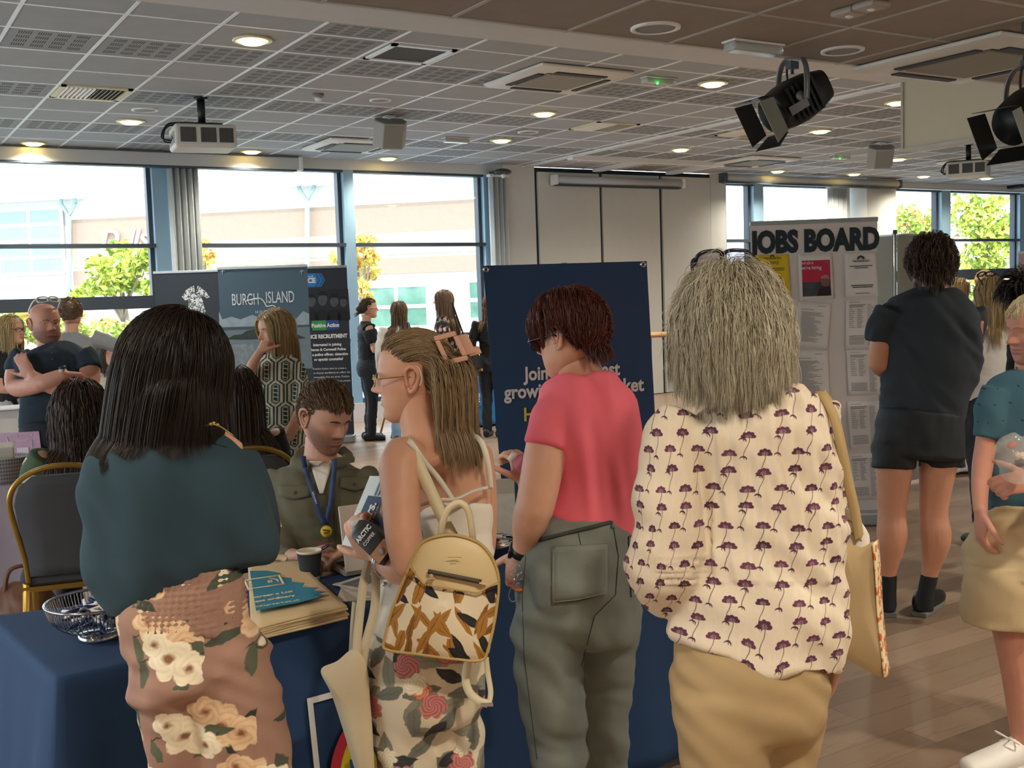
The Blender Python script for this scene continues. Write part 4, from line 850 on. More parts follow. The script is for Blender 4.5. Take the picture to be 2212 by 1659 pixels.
def rose_pat(c):
    u, v = warp(*UVP(), .014, 45.); col = MixC(Noise(Comb(u, v, 1.), 14., 3.), tuple(x*.9 for x in c), tuple(x*1.08 for x in c))
    for (su, sv, sd, R, c1, c2) in ((.165, .17, 1., .044, 'cf9f79', 'e6c8a0'), (.20, .155, 11., .040, 'e3cfae', 'f0e4c8')):
        x, y, r = scatter(u, v, su, sv, sd, .45)
        for dx, dy, an in ((.055, .012, .4), (-.05, -.03, 2.4), (.02, -.06, -1.2)): col = MixC(leafm(x-dx, y-dy, r*3.+an, .032, .011), col, MixC(r, lin('2f332e'), lin('5b6048')))
        col = MixC(Lt(Abs(y+Sin(x*70.)*.008)-.0012, .0008)*Lt(Abs(x)-.06, .004), col, lin('33352c'))
        for k, (dx, dy, q) in enumerate(((0, 0, 1.), (.034, -.02, .8), (-.026, .028, .72))):
            a, b = x-dx, y-dy; m = flowerm(a, b, R*q, 5, r*6.+k); rr = Hyp(a, b); t = Atan2(b, a)
            pet = Abs(Sin(rr*260.+t*2.+r*5.)); fc = MixC(Min(pet*.6+rr*(14./q)*.6, 1.), lin(c1), lin(c2)); fc = MixC(Lt(rr-R*q*.22, .004), fc, lin('8a5a3c')); col = MixC(m, col, fc)
    return col
def garden_pat(c):
    u, v = warp(*UVP(), .012, 40.); col = MixC(Noise(Comb(u, v, 1.), 12., 3.), tuple(x*.9 for x in c), tuple(min(1, x*1.06) for x in c))
    for k, (su, sv, sd, L, Wd, c1) in enumerate(((.075, .085, 3., .042, .017, '82806e'), (.085, .07, 21., .04, .015, '6c6b60'), (.11, .12, 33., .034, .014, '2f2f30'))):
        x, y, r = scatter(u, v, su, sv, sd, .5); m = leafm(x, y, r*6.28, L, Wd); vein = leafm(x, y, r*6.28, L*.95, .001); col = MixC(m, col, MixC(r, lin(c1), tuple(q*1.15 for q in lin(c1)))); col = MixC(vein*.5, col, lin('45443c'))
    for k, (su, sv, sd, R, c1, c2) in enumerate(((.12, .13, 50., .030, '9a4f4c', 'c98078'), (.17, .15, 63., .02, 'c4573f', 'dc8a62'), (.16, .19, 77., .024, 'cfc2a4', 'e6dcc0'))):
        x, y, r = scatter(u, v, su, sv, sd, .4); m = flowerm(x, y, R, 7, r*6.); rr = Hyp(x, y); col = MixC(m, col, MixC(Min(Abs(Sin(rr*420.+Atan2(y, x)*3.)), 1.), lin(c1), lin(c2)))
    return col
def fan_pat(c):
    u, v = warp(*UVP(), .006, 30.); col = MixC(Noise(Comb(u*4., v, 1.), 30., 3.), tuple(x*.9 for x in c), tuple(min(1, x*1.07) for x in c)); p1 = lin('4a2238'); p2 = lin('6a3350')
    for sd, ou, ov, flip in ((5., 0., 0., 1.), (9., .0275, .0375, 1.)):
        x, y, r = scatter(u+ou, v+ov, .055, .075, sd, .12); y = y*flip; col = MixC(Noise(Comb(u, v, 2.), 9., 1.)*0., col, col)
        xs = x-Sin(y*90.)*.0045; stem = Lt(Abs(xs)-.0007, .0005)*Lt(Abs(y)-.026, .001); col = MixC(stem*.9, col, p1)
        fx, fy = x-.003, y-.022; rr = Hyp(fx, fy*1.15); th = Atan2(fy, fx)
        fan = Lt(rr-(Abs(Cos(th*4.))*.0022+.0105), .0006)*Lt(-(fy+.0035), .0007); fan = Max(fan*(1-Lt(rr-.0052, .0008)*Lt(Abs(Sin(th*5.))-.35, .1)), Lt(rr-.003, .0008)*0.)
        col = MixC(fan, col, MixC(r, p1, p2)); hx, hy = x+.005, y+.024; h = Lt(Hyp(hx, hy)-.0062, .0006)*(1-Lt(Hyp(hx+.001, hy+.003)-.0058, .0006)); col = MixC(h, col, p1)
    return col
def hex_pat(c):
    u, v = UVP(); W_, H_ = .085, .15; col = lin('d9ccb2'); iv = Flo(v/(H_*.78)); x = u/W_+iv*.5; x = (x-Flo(x)-.5)*W_; y = (v/(H_*.78)-iv-.5)*H_*.78
    d = Max(Abs(x)-W_*.44, Abs(x)*.75+Abs(y)-H_*.5); out = Lt(Abs(d+.002)-.0042, .0015); out2 = Lt(Abs(d+.021)-.0035, .0015)
    s = Abs(Sin(v*2*math.pi/.045+u*35.)); sm = Lt(.35-s, .1)*Lt(d+.028, .0015); m = Max(Max(out, out2), sm*Lt(Abs(x)-.017, .001))
    return MixC(m, col, lin('23443a'))
def bird_pat(c):
    u, v = UVP(); x, y, r = scatter(u, v, .05, .055, 4., .3); m = Max(leafm(x, y, r*6.28, .0055, .0016, .0006), leafm(x, y, r*6.28+1.2, .004, .0014, .0006))
    return MixC(m, MixC(Noise(ObjC(), 12., 4.), tuple(q*.85 for q in c), tuple(q*1.15 for q in c)), lin('1c2c38'))
def blossom_pat(c):
    u, v = UVP(); col = lin('17171c'); x, y, r = scatter(u, v, .07, .08, 6., .4); m = flowerm(x, y, .024, 5, r*6.); col = MixC(m, col, MixC(r, lin('c99a98'), lin('e0c4bc'))); x, y, r = scatter(u, v, .06, .07, 16., .4); return MixC(leafm(x, y, r*6., .02, .006), col, lin('6d7a66'))
def denim_pat(c):
    u, v = UVP(); n = Noise(Comb(u*900., v*60., 0.), 1., 2.); k = Noise(ObjC(), 7., 4.); return MixC(Min(n*.35+k*.9-.2, 1.), tuple(q*.72 for q in c), tuple(q*1.25 for q in c))
# ------------------------------------------------------------------ skins, hair, cloth
sk_fair = skin_mat('skin_fair', 'd3a186', bk=0.); sk_tan = skin_mat('skin_tan', 'd09c80'); sk_pink = skin_mat('skin_pink', 'd0937c', beard='7a5642', bk=.35); sk_beard = skin_mat('skin_bearded', 'd2a08a', beard='5a3d2a', bk=.72); sk_stub = skin_mat('skin_stubble', 'c98f78', beard='4e3a30', bk=.62)
h_black = hair_mat('hair_black', '14100f', '35281f', .38); h_blond = hair_mat('hair_dark_blond', '6d5640', 'b79a72', .4); h_red = hair_mat('hair_auburn', '2a1410', '7c3c2c', .35); h_grey = hair_mat('hair_silver', '7a6e56', 'e2d8be', .38, .6)
h_brown = hair_mat('hair_brown', '221813', '5e4430', .4); h_fair = hair_mat('hair_blonde', '8f7146', 'd9bf8a', .4); h_lbrown = hair_mat('hair_light_brown', '54402e', '8d7052', .4)
mframe = mat('gold_frame', 'b99a5e', .25, .8); mdkframe = mat('dark_frame', '241d22', .25); mlens = glassmat('lens_glass', (.93, .95, .95), .12); msilver = mat('silver', 'c9ccd0', .2, 1.)
def legs_to_floor(mb, ends, hw, k=.9):
    """trouser leg continued straight to just above the floor below the frame"""
    p = at(*ends); z = .02; n = 4; bone(mb, [p*(1-t)+np.array([p[0], p[1], z])*t for t in np.linspace(0, 1, n)], np.linspace(hw*ends[2]/FPX, hw*ends[2]/FPX*.85, n), 20, .2, 3)
def person(label, px, py, D, group=None):
    b = at(px, py, D); b[2] = 0; return empty('person', b, label, 'person', group)

fall = lambda P: np.stack([np.tanh(P[:, 0]/.12)*np.clip(.35+P[:, 1]*2.2, .08, .9), -.45*np.ones(len(P)), -.9*np.ones(len(P))], 1)
# ---- woman in the dark sweater and rose-print trousers
D1 = 2.2; P1 = person('person from behind in a dark sweater and dusty pink floral trousers, long straight black hair', 420, 1300, D1)
f1 = frame(386, 790, D1+.02, vaz(388)+57, -4, 0, .212)
def sk(mb):
    limb(mb, [(400, 960, D1, 60), (400, 900, D1, 55), (396, 850, D1, 56)], .95); limb(mb, [(395, 1250, D1, 110), (385, 1100, D1, 120), (385, 990, D1, 115), (400, 940, D1, 75), (402, 925, D1, 60)], .55); limb(mb, [(430, 932, D1+.02, 26), (468, 952, D1+.03, 28), (505, 980, D1+.04, 30)], .8)
body(P1, sk_fair, sk, f1, .006, 4)
glasses(P1, f1, mframe, mlens, .0, .02, .13, .1, .010, name='glasses')
mb_ = MB(); mb_.wire([at(432, 925, D1-.04), at(452, 917, D1-.06), at(475, 921, D1-.07), at(505, 942, D1-.05)], .0016, sub=5); [mb_.ball(at(x, y, D1-.065), .004, 8) for x, y in ((455, 916), (462, 914), (470, 918))]; mb_.build('necklace', mframe, P1)
msw = mat('dark_teal_knit', '2c434e', .95, bump=.35, wr=.12, bscale=420, var=.05)
def sw(mb):
    limb(mb, [(395, 915, D1, 48), (392, 940, D1, 105), (388, 985, D1, 160), (378, 1050, D1, 192), (380, 1130, D1+.01, 205), (378, 1190, D1+.02, 207), (372, 1235, D1+.02, 188), (385, 1275, D1+.02, 150)], .60, 28, .15)
    limb(mb, [(372, 1200, D1+.02, 170), (385, 1260, D1+.02, 142), (402, 1278, D1+.02, 128)], .66, 26, .05)
    limb(mb, [(520, 1000, D1+.04, 50), (560, 1080, D1+.1, 44), (568, 1150, D1+.16, 38), (540, 1200, D1+.2, 36)], .9); limb(mb, [(240, 1010, D1+.03, 50), (212, 1100, D1+.06, 44), (208, 1200, D1+.1, 46), (250, 1240, D1+.2, 40)], .9)
cloth('sweater', msw, P1, sw, .010, 5, .018, .17, 4, dirs=((1, 0, .1), (.6, 0, .5)))
mrose = mat('rose_print', '9c7765', .8, pat=rose_pat, bump=.12, wr=.12, bscale=180)
def tr(mb):
    limb(mb, [(462, 1215, D1, 64), (435, 1265, D1, 105), (405, 1330, D1, 138), (415, 1390, D1, 146), (440, 1460, D1, 158)], .72, 30, .25)
    limb(mb, [(350, 1400, D1-.03, 82), (364, 1520, D1-.02, 68), (388, 1660, D1, 70)], 1., 26, .3); limb(mb, [(478, 1400, D1, 100), (505, 1520, D1+.01, 104), (540, 1660, D1+.03, 98)], .9, 26, .3)
    legs_to_floor(mb, (388, 1655, D1), 70); legs_to_floor(mb, (540, 1655, D1+.03), 96)
cloth('trousers', mrose, P1, tr, .009, 4, .011, .12, 7, dirs=((1, 0, .15), (.5, 0, .8)), pat='flat')
# smocked waistband: ring of fine gathers
def band(mb): limb(mb, [(463, 1212, D1, 66), (436, 1266, D1, 108), (410, 1318, D1, 134), (406, 1352, D1, 140)], .745, 30, 0.)
def smock(V, N): return V+N*(.0022*np.sin(V[:, 2]*2*math.pi/.011)+.0014*np.sin((V @ RC[0])*2*math.pi/.013))[:, None]
cloth('waistband', mrose, P1, band, .005, 3, fn=smock, pat='flat')
for s, p in ((-1, (388, 1655)), (1, (540, 1655))): q = at(*p, D1); shoe(P1, q, vaz(420)+8*s, mshoe)
hair(P1, h_black, f1, 14000, (.35, .385), comb=fall, thick=.016, r=.00075, seed=1, steps=22, coll=[(at(350, 1085, D1+.02), RC.T[:, [0, 2, 1]], np.array([.15, .130, .19])), (at(384, 905, D1+.01), RC.T[:, [0, 2, 1]], np.array([.079, .086, .17]))], clump=.18, guides=500, stick=.0, gdir=(-.20*RC[0][0], -.22*RC[0][1], -1), lift=.05, lenfn=lambda P: (.50+.5*(P[:, 2]+.26)/.76)*(1-.22*np.clip(P[:, 0]/.2+P[:, 1]*.5, 0, 1)),
     region=lambda x, y, z: reg_full(x, y, z, .25, .0, -.26, .14))

# ---- woman in the white strappy top with a backpack
D2 = 2.6; P2 = person('person in profile with a white strappy top, flowered trousers and a hair clip', 930, 1380, D2)
f2 = frame(893, 816, D2, vaz(893)-82, -3, 0, .209)
def sk(mb):
    limb(mb, [(905, 850, D2, 52), (912, 905, D2, 50), (930, 950, D2, 62), (945, 985, D2, 92)], 1., 20, .4)
    limb(mb, [(948, 950, D2+.02, 78), (955, 985, D2+.02, 96), (965, 1040, D2+.02, 98), (975, 1100, D2+.02, 86), (970, 1180, D2+.02, 84)], .62, 24, .5)
    limb(mb, [(880, 985, D2-.06, 52), (866, 1010, D2-.09, 48), (866, 1080, D2-.12, 42), (872, 1160, D2-.14, 40), (888, 1225, D2-.14, 40)], .95, 20, .7)   # near upper arm
    limb(mb, [(893, 1222, D2-.14, 38), (862, 1228, D2-.1, 35), (832, 1214, D2-.04, 27), (812, 1200, D2+.0, 19)], .95, 18, .6)                                   # forearm going away from us
    limb(mb, [(1030, 980, D2+.1, 34), (1046, 1050, D2+.12, 27), (1050, 1130, D2+.14, 24), (1045, 1200, D2+.17, 22), (1020, 1240, D2+.25, 18)], .95, 16, .6)
    hand(mb, at(812, 1201, D2+.0), at(783, 1160, D2+.01)-at(812, 1201, D2+.0), ray(800, 1180)*-1+RC[1]*.4-RC[0]*.4, .92, (.55, .6, .65, .7), .4, 1)
    hand(mb, at(1020, 1240, D2+.25), RC[0]*-1, RC[1]*-1., .9, .6, .4, -1)
body(P2, sk_tan, sk, f2, .0045, 3, nose=1.05, fat=.95, chin=.9, lid=.6)
mtank = mat('white_jersey', 'ded6c6', .85, bump=.1, wr=.12, bscale=300, var=.03)
def tk_(mb):
    limb(mb, [(985, 1082, D2+.02, 79), (982, 1120, D2+.02, 84), (975, 1200, D2+.02, 92), (945, 1290, D2, 124), (925, 1385, D2, 134)], .78, 26, .03); limb(mb, [(868, 1260, D2+.05, 44), (862, 1320, D2+.05, 50), (862, 1390, D2+.05, 56)], 1.1, 18, .3)
cloth('top', mtank, P2, tk_, .008, 5, .005, .09, 6, dirs=((.3, 0, 1), (.2, 0, 1)))
for lb, pts in (('strap', [(872, 948, -.03), (886, 955, -.105), (915, 995, -.10), (948, 1035, -.095), (980, 1083, -.085)]), ('strap', [(1020, 940, -.02), (1040, 955, -.06), (1054, 1000, -.06), (1060, 1055, -.045)])):
    m_ = MB(); m_.strip(crm([at(x, y, D2+d) for x, y, d in pts], 6), RC[0]*.8+RC[1]*-.5, .013, .003); m_.build(lb, mtank, P2)
m_ = MB(); m_.wire(crm([at(906, 1092, D2-.075), at(950, 1080, D2-.1), at(985, 1078, D2-.1), at(1025, 1060, D2-.085), at(1061, 1052, D2-.03)], 5), .004); m_.build('neckline_trim', mtank, P2)
mgard = mat('garden_print', 'd6c7ab', .8, pat=garden_pat, bump=.1, wr=.12, bscale=180)
def tr(mb):
    limb(mb, [(922, 1375, D2, 128), (920, 1420, D2, 134), (915, 1480, D2, 132), (920, 1540, D2, 122)], .8, 28, .4); limb(mb, [(868, 1440, D2-.02, 78), (868, 1540, D2-.02, 70), (876, 1660, D2-.02, 64)], 1.1, 22, .3); limb(mb, [(965, 1440, D2+.02, 76), (978, 1540, D2+.02, 66), (990, 1660, D2+.03, 56)], 1.1, 22, .3)
    legs_to_floor(mb, (876, 1655, D2-.02), 63); legs_to_floor(mb, (990, 1655, D2+.03), 56)
cloth('trousers', mgard, P2, tr, .009, 4, .010, .11, 9, dirs=((1, 0, .15), (.5, 0, .8)), pat='flat')
for p in ((876, 1655), (990, 1655)): shoe(P2, at(*p, D2), vaz(930)-40, mshoe)
glasses(P2, f2, mframe, mlens, -.01, .02, .1, .062, .008)
m_ = MB(); e0 = lambda y, z, x=.40: hp(f2, -x, y, z); m_.wire([e0(-.06, .16, .37), e0(-.13, .12, .40), e0(-.15, .0, .41), e0(-.12, -.07, .39)], .0022, sub=5); m_.build('hearing_aid', mat('hearing_beige', 'cbb9a2', .4), P2)
m_ = MB(); an = np.linspace(0, 2*math.pi, 24, endpoint=False); w0 = at(833, 1215, D2-.04); tt = nrm(at(812, 1200, D2)-at(862, 1228, D2-.1)); uu = nrm(np.cross(tt, RC[2])); vv = np.cross(tt, uu)
m_.wire([w0+.034*(math.cos(a)*uu+math.sin(a)*vv) for a in an], .0025, closed=True); m_.wire([w0-tt*.012+.036*(math.cos(a)*uu+math.sin(a)*vv) for a in an], .0015, closed=True); m_.ball(w0+.035*RC[1]-.02*RC[2]+[0, 0, -.012], .006); m_.build('bracelet', msilver, P2)
back = lambda P: np.stack([-.15*P[:, 0], -1.*np.ones(len(P)), .25-.7*(P[:, 2] > .2)*(P[:, 1] < -.1)], 1)
hair(P2, h_blond, f2, 7000, (.17, .20), comb=back, lift=.01, thick=.009, r=.0007, seed=3, steps=18, grav=.03, stick=.85, clump=.25, region=lambda x, y, z: (z > .20+.12*np.clip((y-.05)/.2, 0, 1)) & (y < .33), name='hair', coll=[(at(945, 985, D2+.03), np.eye(3), np.array([.09, .09, .06]))], inflate=1.015, lenfn=lambda P: .5+.5*np.clip((P[:, 1]+.4)/.7, 0, 1))
hair(P2, h_blond, f2, 6500, (.185, .235), comb=lambda P: np.stack([.3*np.sign(P[:, 0]), -.7*np.ones(len(P)), -.7*np.ones(len(P))], 1), lift=.06, thick=.03, r=.0008, seed=4, steps=18, clump=.55, guides=120, region=lambda x, y, z: (z < .26) & (z > -.12) & (y < -.16), name='hair', coll=[(at(940, 1005, D2+.02), RC.T[:, [0, 2, 1]], np.array([.098, .125, .115])), (at(915, 900, D2), np.eye(3), np.array([.062, .062, .09]))], curl=.05, curlw=.12)
mclip = mat('pink_clip', 'd9a892', .35, var=.02); m_ = MB(); cc = at(974, 752, D2-.075); ux = nrm(RC[0]*.42-RC[1]*-.9); uy = nrm(RC[0]*.95+RC[1]*-.25); uz = nrm(np.cross(ux, uy))
for a, b, w_, h_ in ((-.031, 0, .012, .052), (.031, 0, .012, .052), (0, -.0215, .05, .011), (0, .0215, .05, .011)): m_.box(cc+ux*a+uy*b, (w_, h_, .006), np.stack([ux, uy, uz], 1))
m_.build('hair_clip', mclip, P2, bevel=.003)
m_ = MB(); m_.box(cc+uy*.034+RC[2]*.012, (.05, .03, .006), np.stack([ux, uy, uz], 1)); m_.box(cc+uy*.046+ux*.02+RC[2]*.016, (.02, .03, .006), np.stack([ux, uy, uz], 1)); m_.build('hair_clip', mclip, P2, bevel=.003)

# ---- woman in the coral tee and grey jeans
D3 = 2.9; P3 = person('person from behind in a coral pink tee and grey jeans, short auburn hair and glasses', 1260, 1250, D3)
f3 = frame(1228, 727, D3, vaz(1228)-62, -12, 0, .212)
def sk(mb):
    limb(mb, [(1240, 780, D3, 50), (1258, 822, D3+.01, 50), (1268, 860, D3+.02, 50)], .85, 18, .4); limb(mb, [(1268, 860, D3, 52), (1268, 900, D3, 78), (1290, 1000, D3, 72), (1280, 1130, D3, 80)], .6, 20, .4)
    limb(mb, [(1195, 905, D3-.03, 45), (1178, 980, D3-.06, 46), (1163, 1060, D3-.07, 44), (1153, 1105, D3-.07, 42)], .95, 20, .6); limb(mb, [(1153, 1100, D3-.07, 42), (1143, 1135, D3-.05, 38), (1134, 1170, D3-.02, 27), (1127, 1196, D3, 22)], .95, 18, .6)
    hand(mb, at(1127, 1196, D3), at(1118, 1245, D3+.02)-at(1127, 1196, D3), -RC[2]-RC[0]*.5, .95, .5, .5, -1)
    limb(mb, [(1300, 950, D3+.1, 40), (1240, 1050, D3+.2, 36), (1160, 1060, D3+.3, 26), (1135, 1040, D3+.32, 22)], .95, 16, .6); hand(mb, at(1135, 1040, D3+.32), -RC[1]-RC[0]*.35, RC[0]-RC[2]*.8, .92, .9, .6, 1)
body(P3, sk_fair, sk, f3, .005, 3, lid=.7, fat=1.12)
mcoral = mat('coral_jersey', 'ea6a78', .85, bump=.06, wr=.12, bscale=300, var=.04)
def tee(mb):
    limb(mb, [(1268, 806, D3, 62, 1.), (1268, 820, D3, 78, .9), (1266, 842, D3, 99, .78), (1264, 880, D3, 113), (1275, 950, D3, 118), (1290, 1020, D3, 100), (1286, 1080, D3, 96), (1272, 1128, D3, 104), (1268, 1140, D3, 104)], .74, 28, .05)
    limb(mb, [(1222, 862, D3-.01, 46), (1196, 910, D3-.04, 52), (1180, 968, D3-.06, 50)], 1., 22, .06); limb(mb, [(1330, 870, D3+.04, 45), (1350, 940, D3+.06, 42)], 1., 20, .1)
def hem3(V, N):
    px = V.copy(); q = (V-C0) @ RC.T; X, Y_ = 1106+FPX*q[:, 0]/q[:, 2], 829.5+FPX*q[:, 1]/q[:, 2]; lo = 1163-(X-1165)*.30; k = Y_ > 1085; tgt = np.where(k, 1085+(Y_-1085)*(lo-1085)/(1142-1085), Y_); return V-np.array([0, 0, 1.])*((tgt-Y_)*q[:, 2]/FPX)[:, None]
cloth('t_shirt', mcoral, P3, tee, .008, 5, .013, .14, 12, dirs=((1, 0, .35), (.8, 0, .6)), fn=None)
mden = mat('grey_denim', '7b8077', .9, pat=denim_pat, bump=.15, wr=.12, bscale=400); mdens = mat('denim_seam', '40443f', .9); mdenl = mat('denim_stitch', '989c8c', .9)
def jn(mb):
    limb(mb, [(1268, 1125, D3, 100), (1262, 1170, D3, 113), (1252, 1250, D3, 136), (1246, 1325, D3, 139), (1240, 1360, D3, 132)], .82, 30, .3); limb(mb, [(1186, 1320, D3-.02, 80), (1183, 1400, D3-.02, 76), (1192, 1500, D3-.01, 74), (1212, 1660, D3, 60)], 1.05, 24, .3); limb(mb, [(1318, 1310, D3+.03, 72), (1316, 1400, D3+.03, 61), (1314, 1500, D3+.03, 51), (1312, 1660, D3+.04, 44)], 1.15, 22, .3)
    limb(mb, [(1205, 1230, D3-.08, 60), (1215, 1290, D3-.09, 66), (1225, 1330, D3-.06, 50)], .8, 18, .9); limb(mb, [(1345, 1240, D3-.02, 40), (1342, 1290, D3-.03, 44), (1338, 1330, D3, 36)], .9, 18, .9)
    legs_to_floor(mb, (1212, 1655, D3), 60); legs_to_floor(mb, (1312, 1655, D3+.04), 44)
jo = cloth('jeans', mden, P3, jn, .008, 4, .009, .11, 14, dirs=((.5, 0, 1), (.3, 0, 1)), pat=True)
for p in ((1212, 1655), (1312, 1655)): shoe(P3, at(*p, D3), vaz(1260)-25, mshoe)
def snap(obj, pts, off=.003, D=2.0):
    """drop points onto an object along the line of sight"""
    bpy.context.view_layer.update(); out = []; dg = bpy.context.evaluated_depsgraph_get(); ev = obj.evaluated_get(dg); iw = ev.matrix_world.inverted(); last = D
    for x, y in pts:
        d = nrm(ray(x, y)); h, loc, n, i = ev.ray_cast(iw @ Vector(C0), (iw.to_3x3() @ Vector(d)).normalized())
        if h: w = np.array(ev.matrix_world @ loc); out.append(w-d*off); last = np.linalg.norm(w-C0)
        else: out.append(C0+d*(last-off))
    return out
def seg(a, b, n=10): return [(a[0]+(b[0]-a[0])*t, a[1]+(b[1]-a[1])*t) for t in np.linspace(0, 1, n)]
def decal_line(name, obj, paths, r, m, parent, off=.001):
    b = MB()
    for p in paths: b.wire(snap(obj, p, off), r, 6)
    return b.build(name, m, parent)
pk = [(1192, 1182), (1312, 1175), (1312, 1283), (1246, 1299), (1192, 1304)]
ed = lambda P: [q for i in range(len(P)) for q in seg(P[i], P[(i+1) % len(P)], 8)[:-1]]+[P[0]]
cen = np.mean(pk, 0); ink = [tuple(cen+(np.array(p)-cen)*.93) for p in pk]
po = MB(); gv = [[None]]; U_ = np.linspace(0, 1, 9); quad_ = [(1192, 1182), (1312, 1175), (1312, 1285), (1192, 1304)]
gp = [[((1-a)*((1-b)*quad_[0][0]+b*quad_[1][0])+a*((1-b)*quad_[3][0]+b*quad_[2][0]), (1-a)*((1-b)*quad_[0][1]+b*quad_[1][1])+a*((1-b)*quad_[3][1]+b*quad_[2][1])) for b in U_] for a in U_]
po.grid(np.array([snap(jo, row, .004) for row in gp])); pkt = po.build('back_pocket', mden, P3); sd_ = pkt.modifiers.new('s', 'SOLIDIFY'); sd_.thickness = .003
decal_line('pocket_edge', jo, [ed(pk), seg((1194, 1196), (1311, 1189))], .0016, mdens, P3, .005); decal_line('pocket_stitching', jo, [ed(ink), seg((1194, 1191), (1311, 1184))], .0008, mdenl, P3, .007)
pk2 = [(1358, 1160), (1378, 1150), (1384, 1270), (1364, 1290)]; decal_line('pocket_stitching', jo, [seg(pk2[0], pk2[1]), seg(pk2[0], pk2[3])], .0015, mdens, P3, .003)
decal_line('seam', jo, [seg((1247, 1140), (1256, 1182)), seg((1322, 1120), (1336, 1200))+seg((1336, 1200), (1330, 1285))[1:]+seg((1330, 1285), (1285, 1330))[1:]+seg((1285, 1330), (1255, 1440))[1:], seg((1136, 1200), (1128, 1290))+seg((1128, 1290), (1132, 1420))[1:]+seg((1132, 1420), (1160, 1640))[1:]], .0011, mdens, P3, .001)
decal_line('waistband', jo, [seg((1165, 1166), (1320, 1128), 14)+seg((1320, 1128), (1372, 1104), 6)[1:]], .006, mdens, P3, .001)
m_ = MB(); q = snap(jo, [(1322, 1118), (1325, 1140)], .006); m_.strip(q, RC[0], .013, .004); m_.build('belt_loop', mden, P3)
glasses(P3, f3, mdkframe, mlens, -.01, .03, .115, .075, .014, square=4.)
m_ = MB(); w0 = at(1129, 1190, D3); tt = nrm(at(1127, 1196, D3)-at(1134, 1170, D3-.02)); uu = nrm(np.cross(tt, RC[2])); vv = np.cross(tt, uu); R_ = np.stack([uu, vv, tt], 1)
m_.lathe([(.029, -.012), (.0315, -.011), (.0315, .011), (.029, .012)], w0, 28, R_, caps=False); m_.build('watch', mblack, P3); m_ = MB(); m_.box(w0-RC[0]*.031, (.012, .034, .03), R_); m_.build('watch', mdkframe, P3, bevel=.004)
crop = lambda P: np.stack([.7*np.sign(P[:, 0]), .35-1.0*(P[:, 1] < .05), -.5*np.ones(len(P))], 1)
hair(P3, h_red, f3, 9000, (.055, .085), comb=crop, lift=.35, stick=.28, thick=.024, r=.0008, seed=6, steps=12, grav=.7, clump=.55, guides=240, region=lambda x, y, z: reg_full(x, y, z, .20, .13, -.30, .17), lenfn=lambda P: (.62+.75*np.clip((P[:, 2]+.05)/.4, 0, 1))*np.where((np.abs(P[:, 1]+.02) < .17) & (P[:, 2] < .30) & (np.abs(P[:, 0]) > .2), .38, 1.))

# ---- woman with long silver hair and the fan-print blouse
D4 = 2.3; P4 = person('person from behind with long silver hair, cream blouse printed with purple fans and tan trousers', 1620, 1450, D4)
f4 = frame(1578, 706, D4, vaz(1580)-12, -2, 0, .21)
def sk(mb):
    limb(mb, [(1588, 780, D4, 58), (1600, 840, D4, 62), (1612, 880, D4, 100)], .95, 18, .4); limb(mb, [(1612, 870, D4, 90), (1640, 960, D4, 120), (1650, 1150, D4, 125), (1630, 1380, D4, 140)], .6, 20, .4)
    limb(mb, [(1450, 1240, D4+.05, 36), (1470, 1290, D4+.14, 24), (1500, 1292, D4+.22, 20)], 1., 14, .5); hand(mb, at(1500, 1292, D4+.22), RC[2], -RC[1], .95, .6, .5, 1); limb(mb, [(1806, 1290, D4+.02, 24), (1806, 1380, D4+.06, 18)], 1., 14, .5); hand(mb, at(1806, 1380, D4+.06), -RC[1]*-1+RC[2]*.4, RC[0], .95, .5, .5, -1)
body(P4, sk_fair, sk, f4, .006, 3)
mfan = mat('fan_print', 'dccbb2', .85, pat=fan_pat, bump=.18, wr=.12, bscale=90)
def bl_(mb):
    limb(mb, [(1600, 850, D4, 70), (1608, 868, D4, 120), (1620, 915, D4, 168), (1640, 980, D4, 172), (1655, 1080, D4, 165), (1652, 1200, D4, 172), (1640, 1300, D4, 188), (1630, 1385, D4, 188), (1626, 1408, D4, 186)], .66, 32, .04)
    limb(mb, [(1480, 900, D4+.01, 62), (1452, 960, D4-.0, 64), (1442, 1060, D4-.02, 70), (1440, 1160, D4-.02, 84), (1442, 1235, D4+.0, 90), (1462, 1290, D4+.05, 66)], .85, 26, .25); limb(mb, [(1755, 895, D4+.04, 50), (1788, 960, D4+.05, 34), (1800, 1080, D4+.05, 32), (1806, 1200, D4+.05, 34), (1808, 1330, D4+.05, 36)], .95, 22, .1)
def blfn(V, N):
    q = (V-C0) @ RC.T; X, Y_ = 1106+FPX*q[:, 0]/q[:, 2], 829.5+FPX*q[:, 1]/q[:, 2]; V = V.copy()
    body_ = (X > 1540) & (X < 1812) & (Y_ < 1260); pl = (.5+.5*np.sin((X-1540-(Y_-900)*.12)*2*math.pi/38.))*.0065*body_; V += N*pl[:, None]
    tuck = (X < 1530) & (X > 1420) & (Y_ > 1200) & (Y_ < 1262); V += N*(np.sin((Y_-1200)*2*math.pi/14.)*.003*tuck)[:, None]
    low = Y_ > 1340; V[:, 2] -= np.where(low, .022*np.clip((Y_-1340)/60, 0, 1)*np.exp(-((X-1650)/45)**2), 0); return V
cloth('blouse', mfan, P4, bl_, .006, 5, .011, .11, 16, dirs=((1, 0, .25), (.6, 0, .7)), fn=blfn, pat='flat')
mtan = mat('tan_cotton', 'a68b62', .8, bump=.1, wr=.12, bscale=220, var=.04)
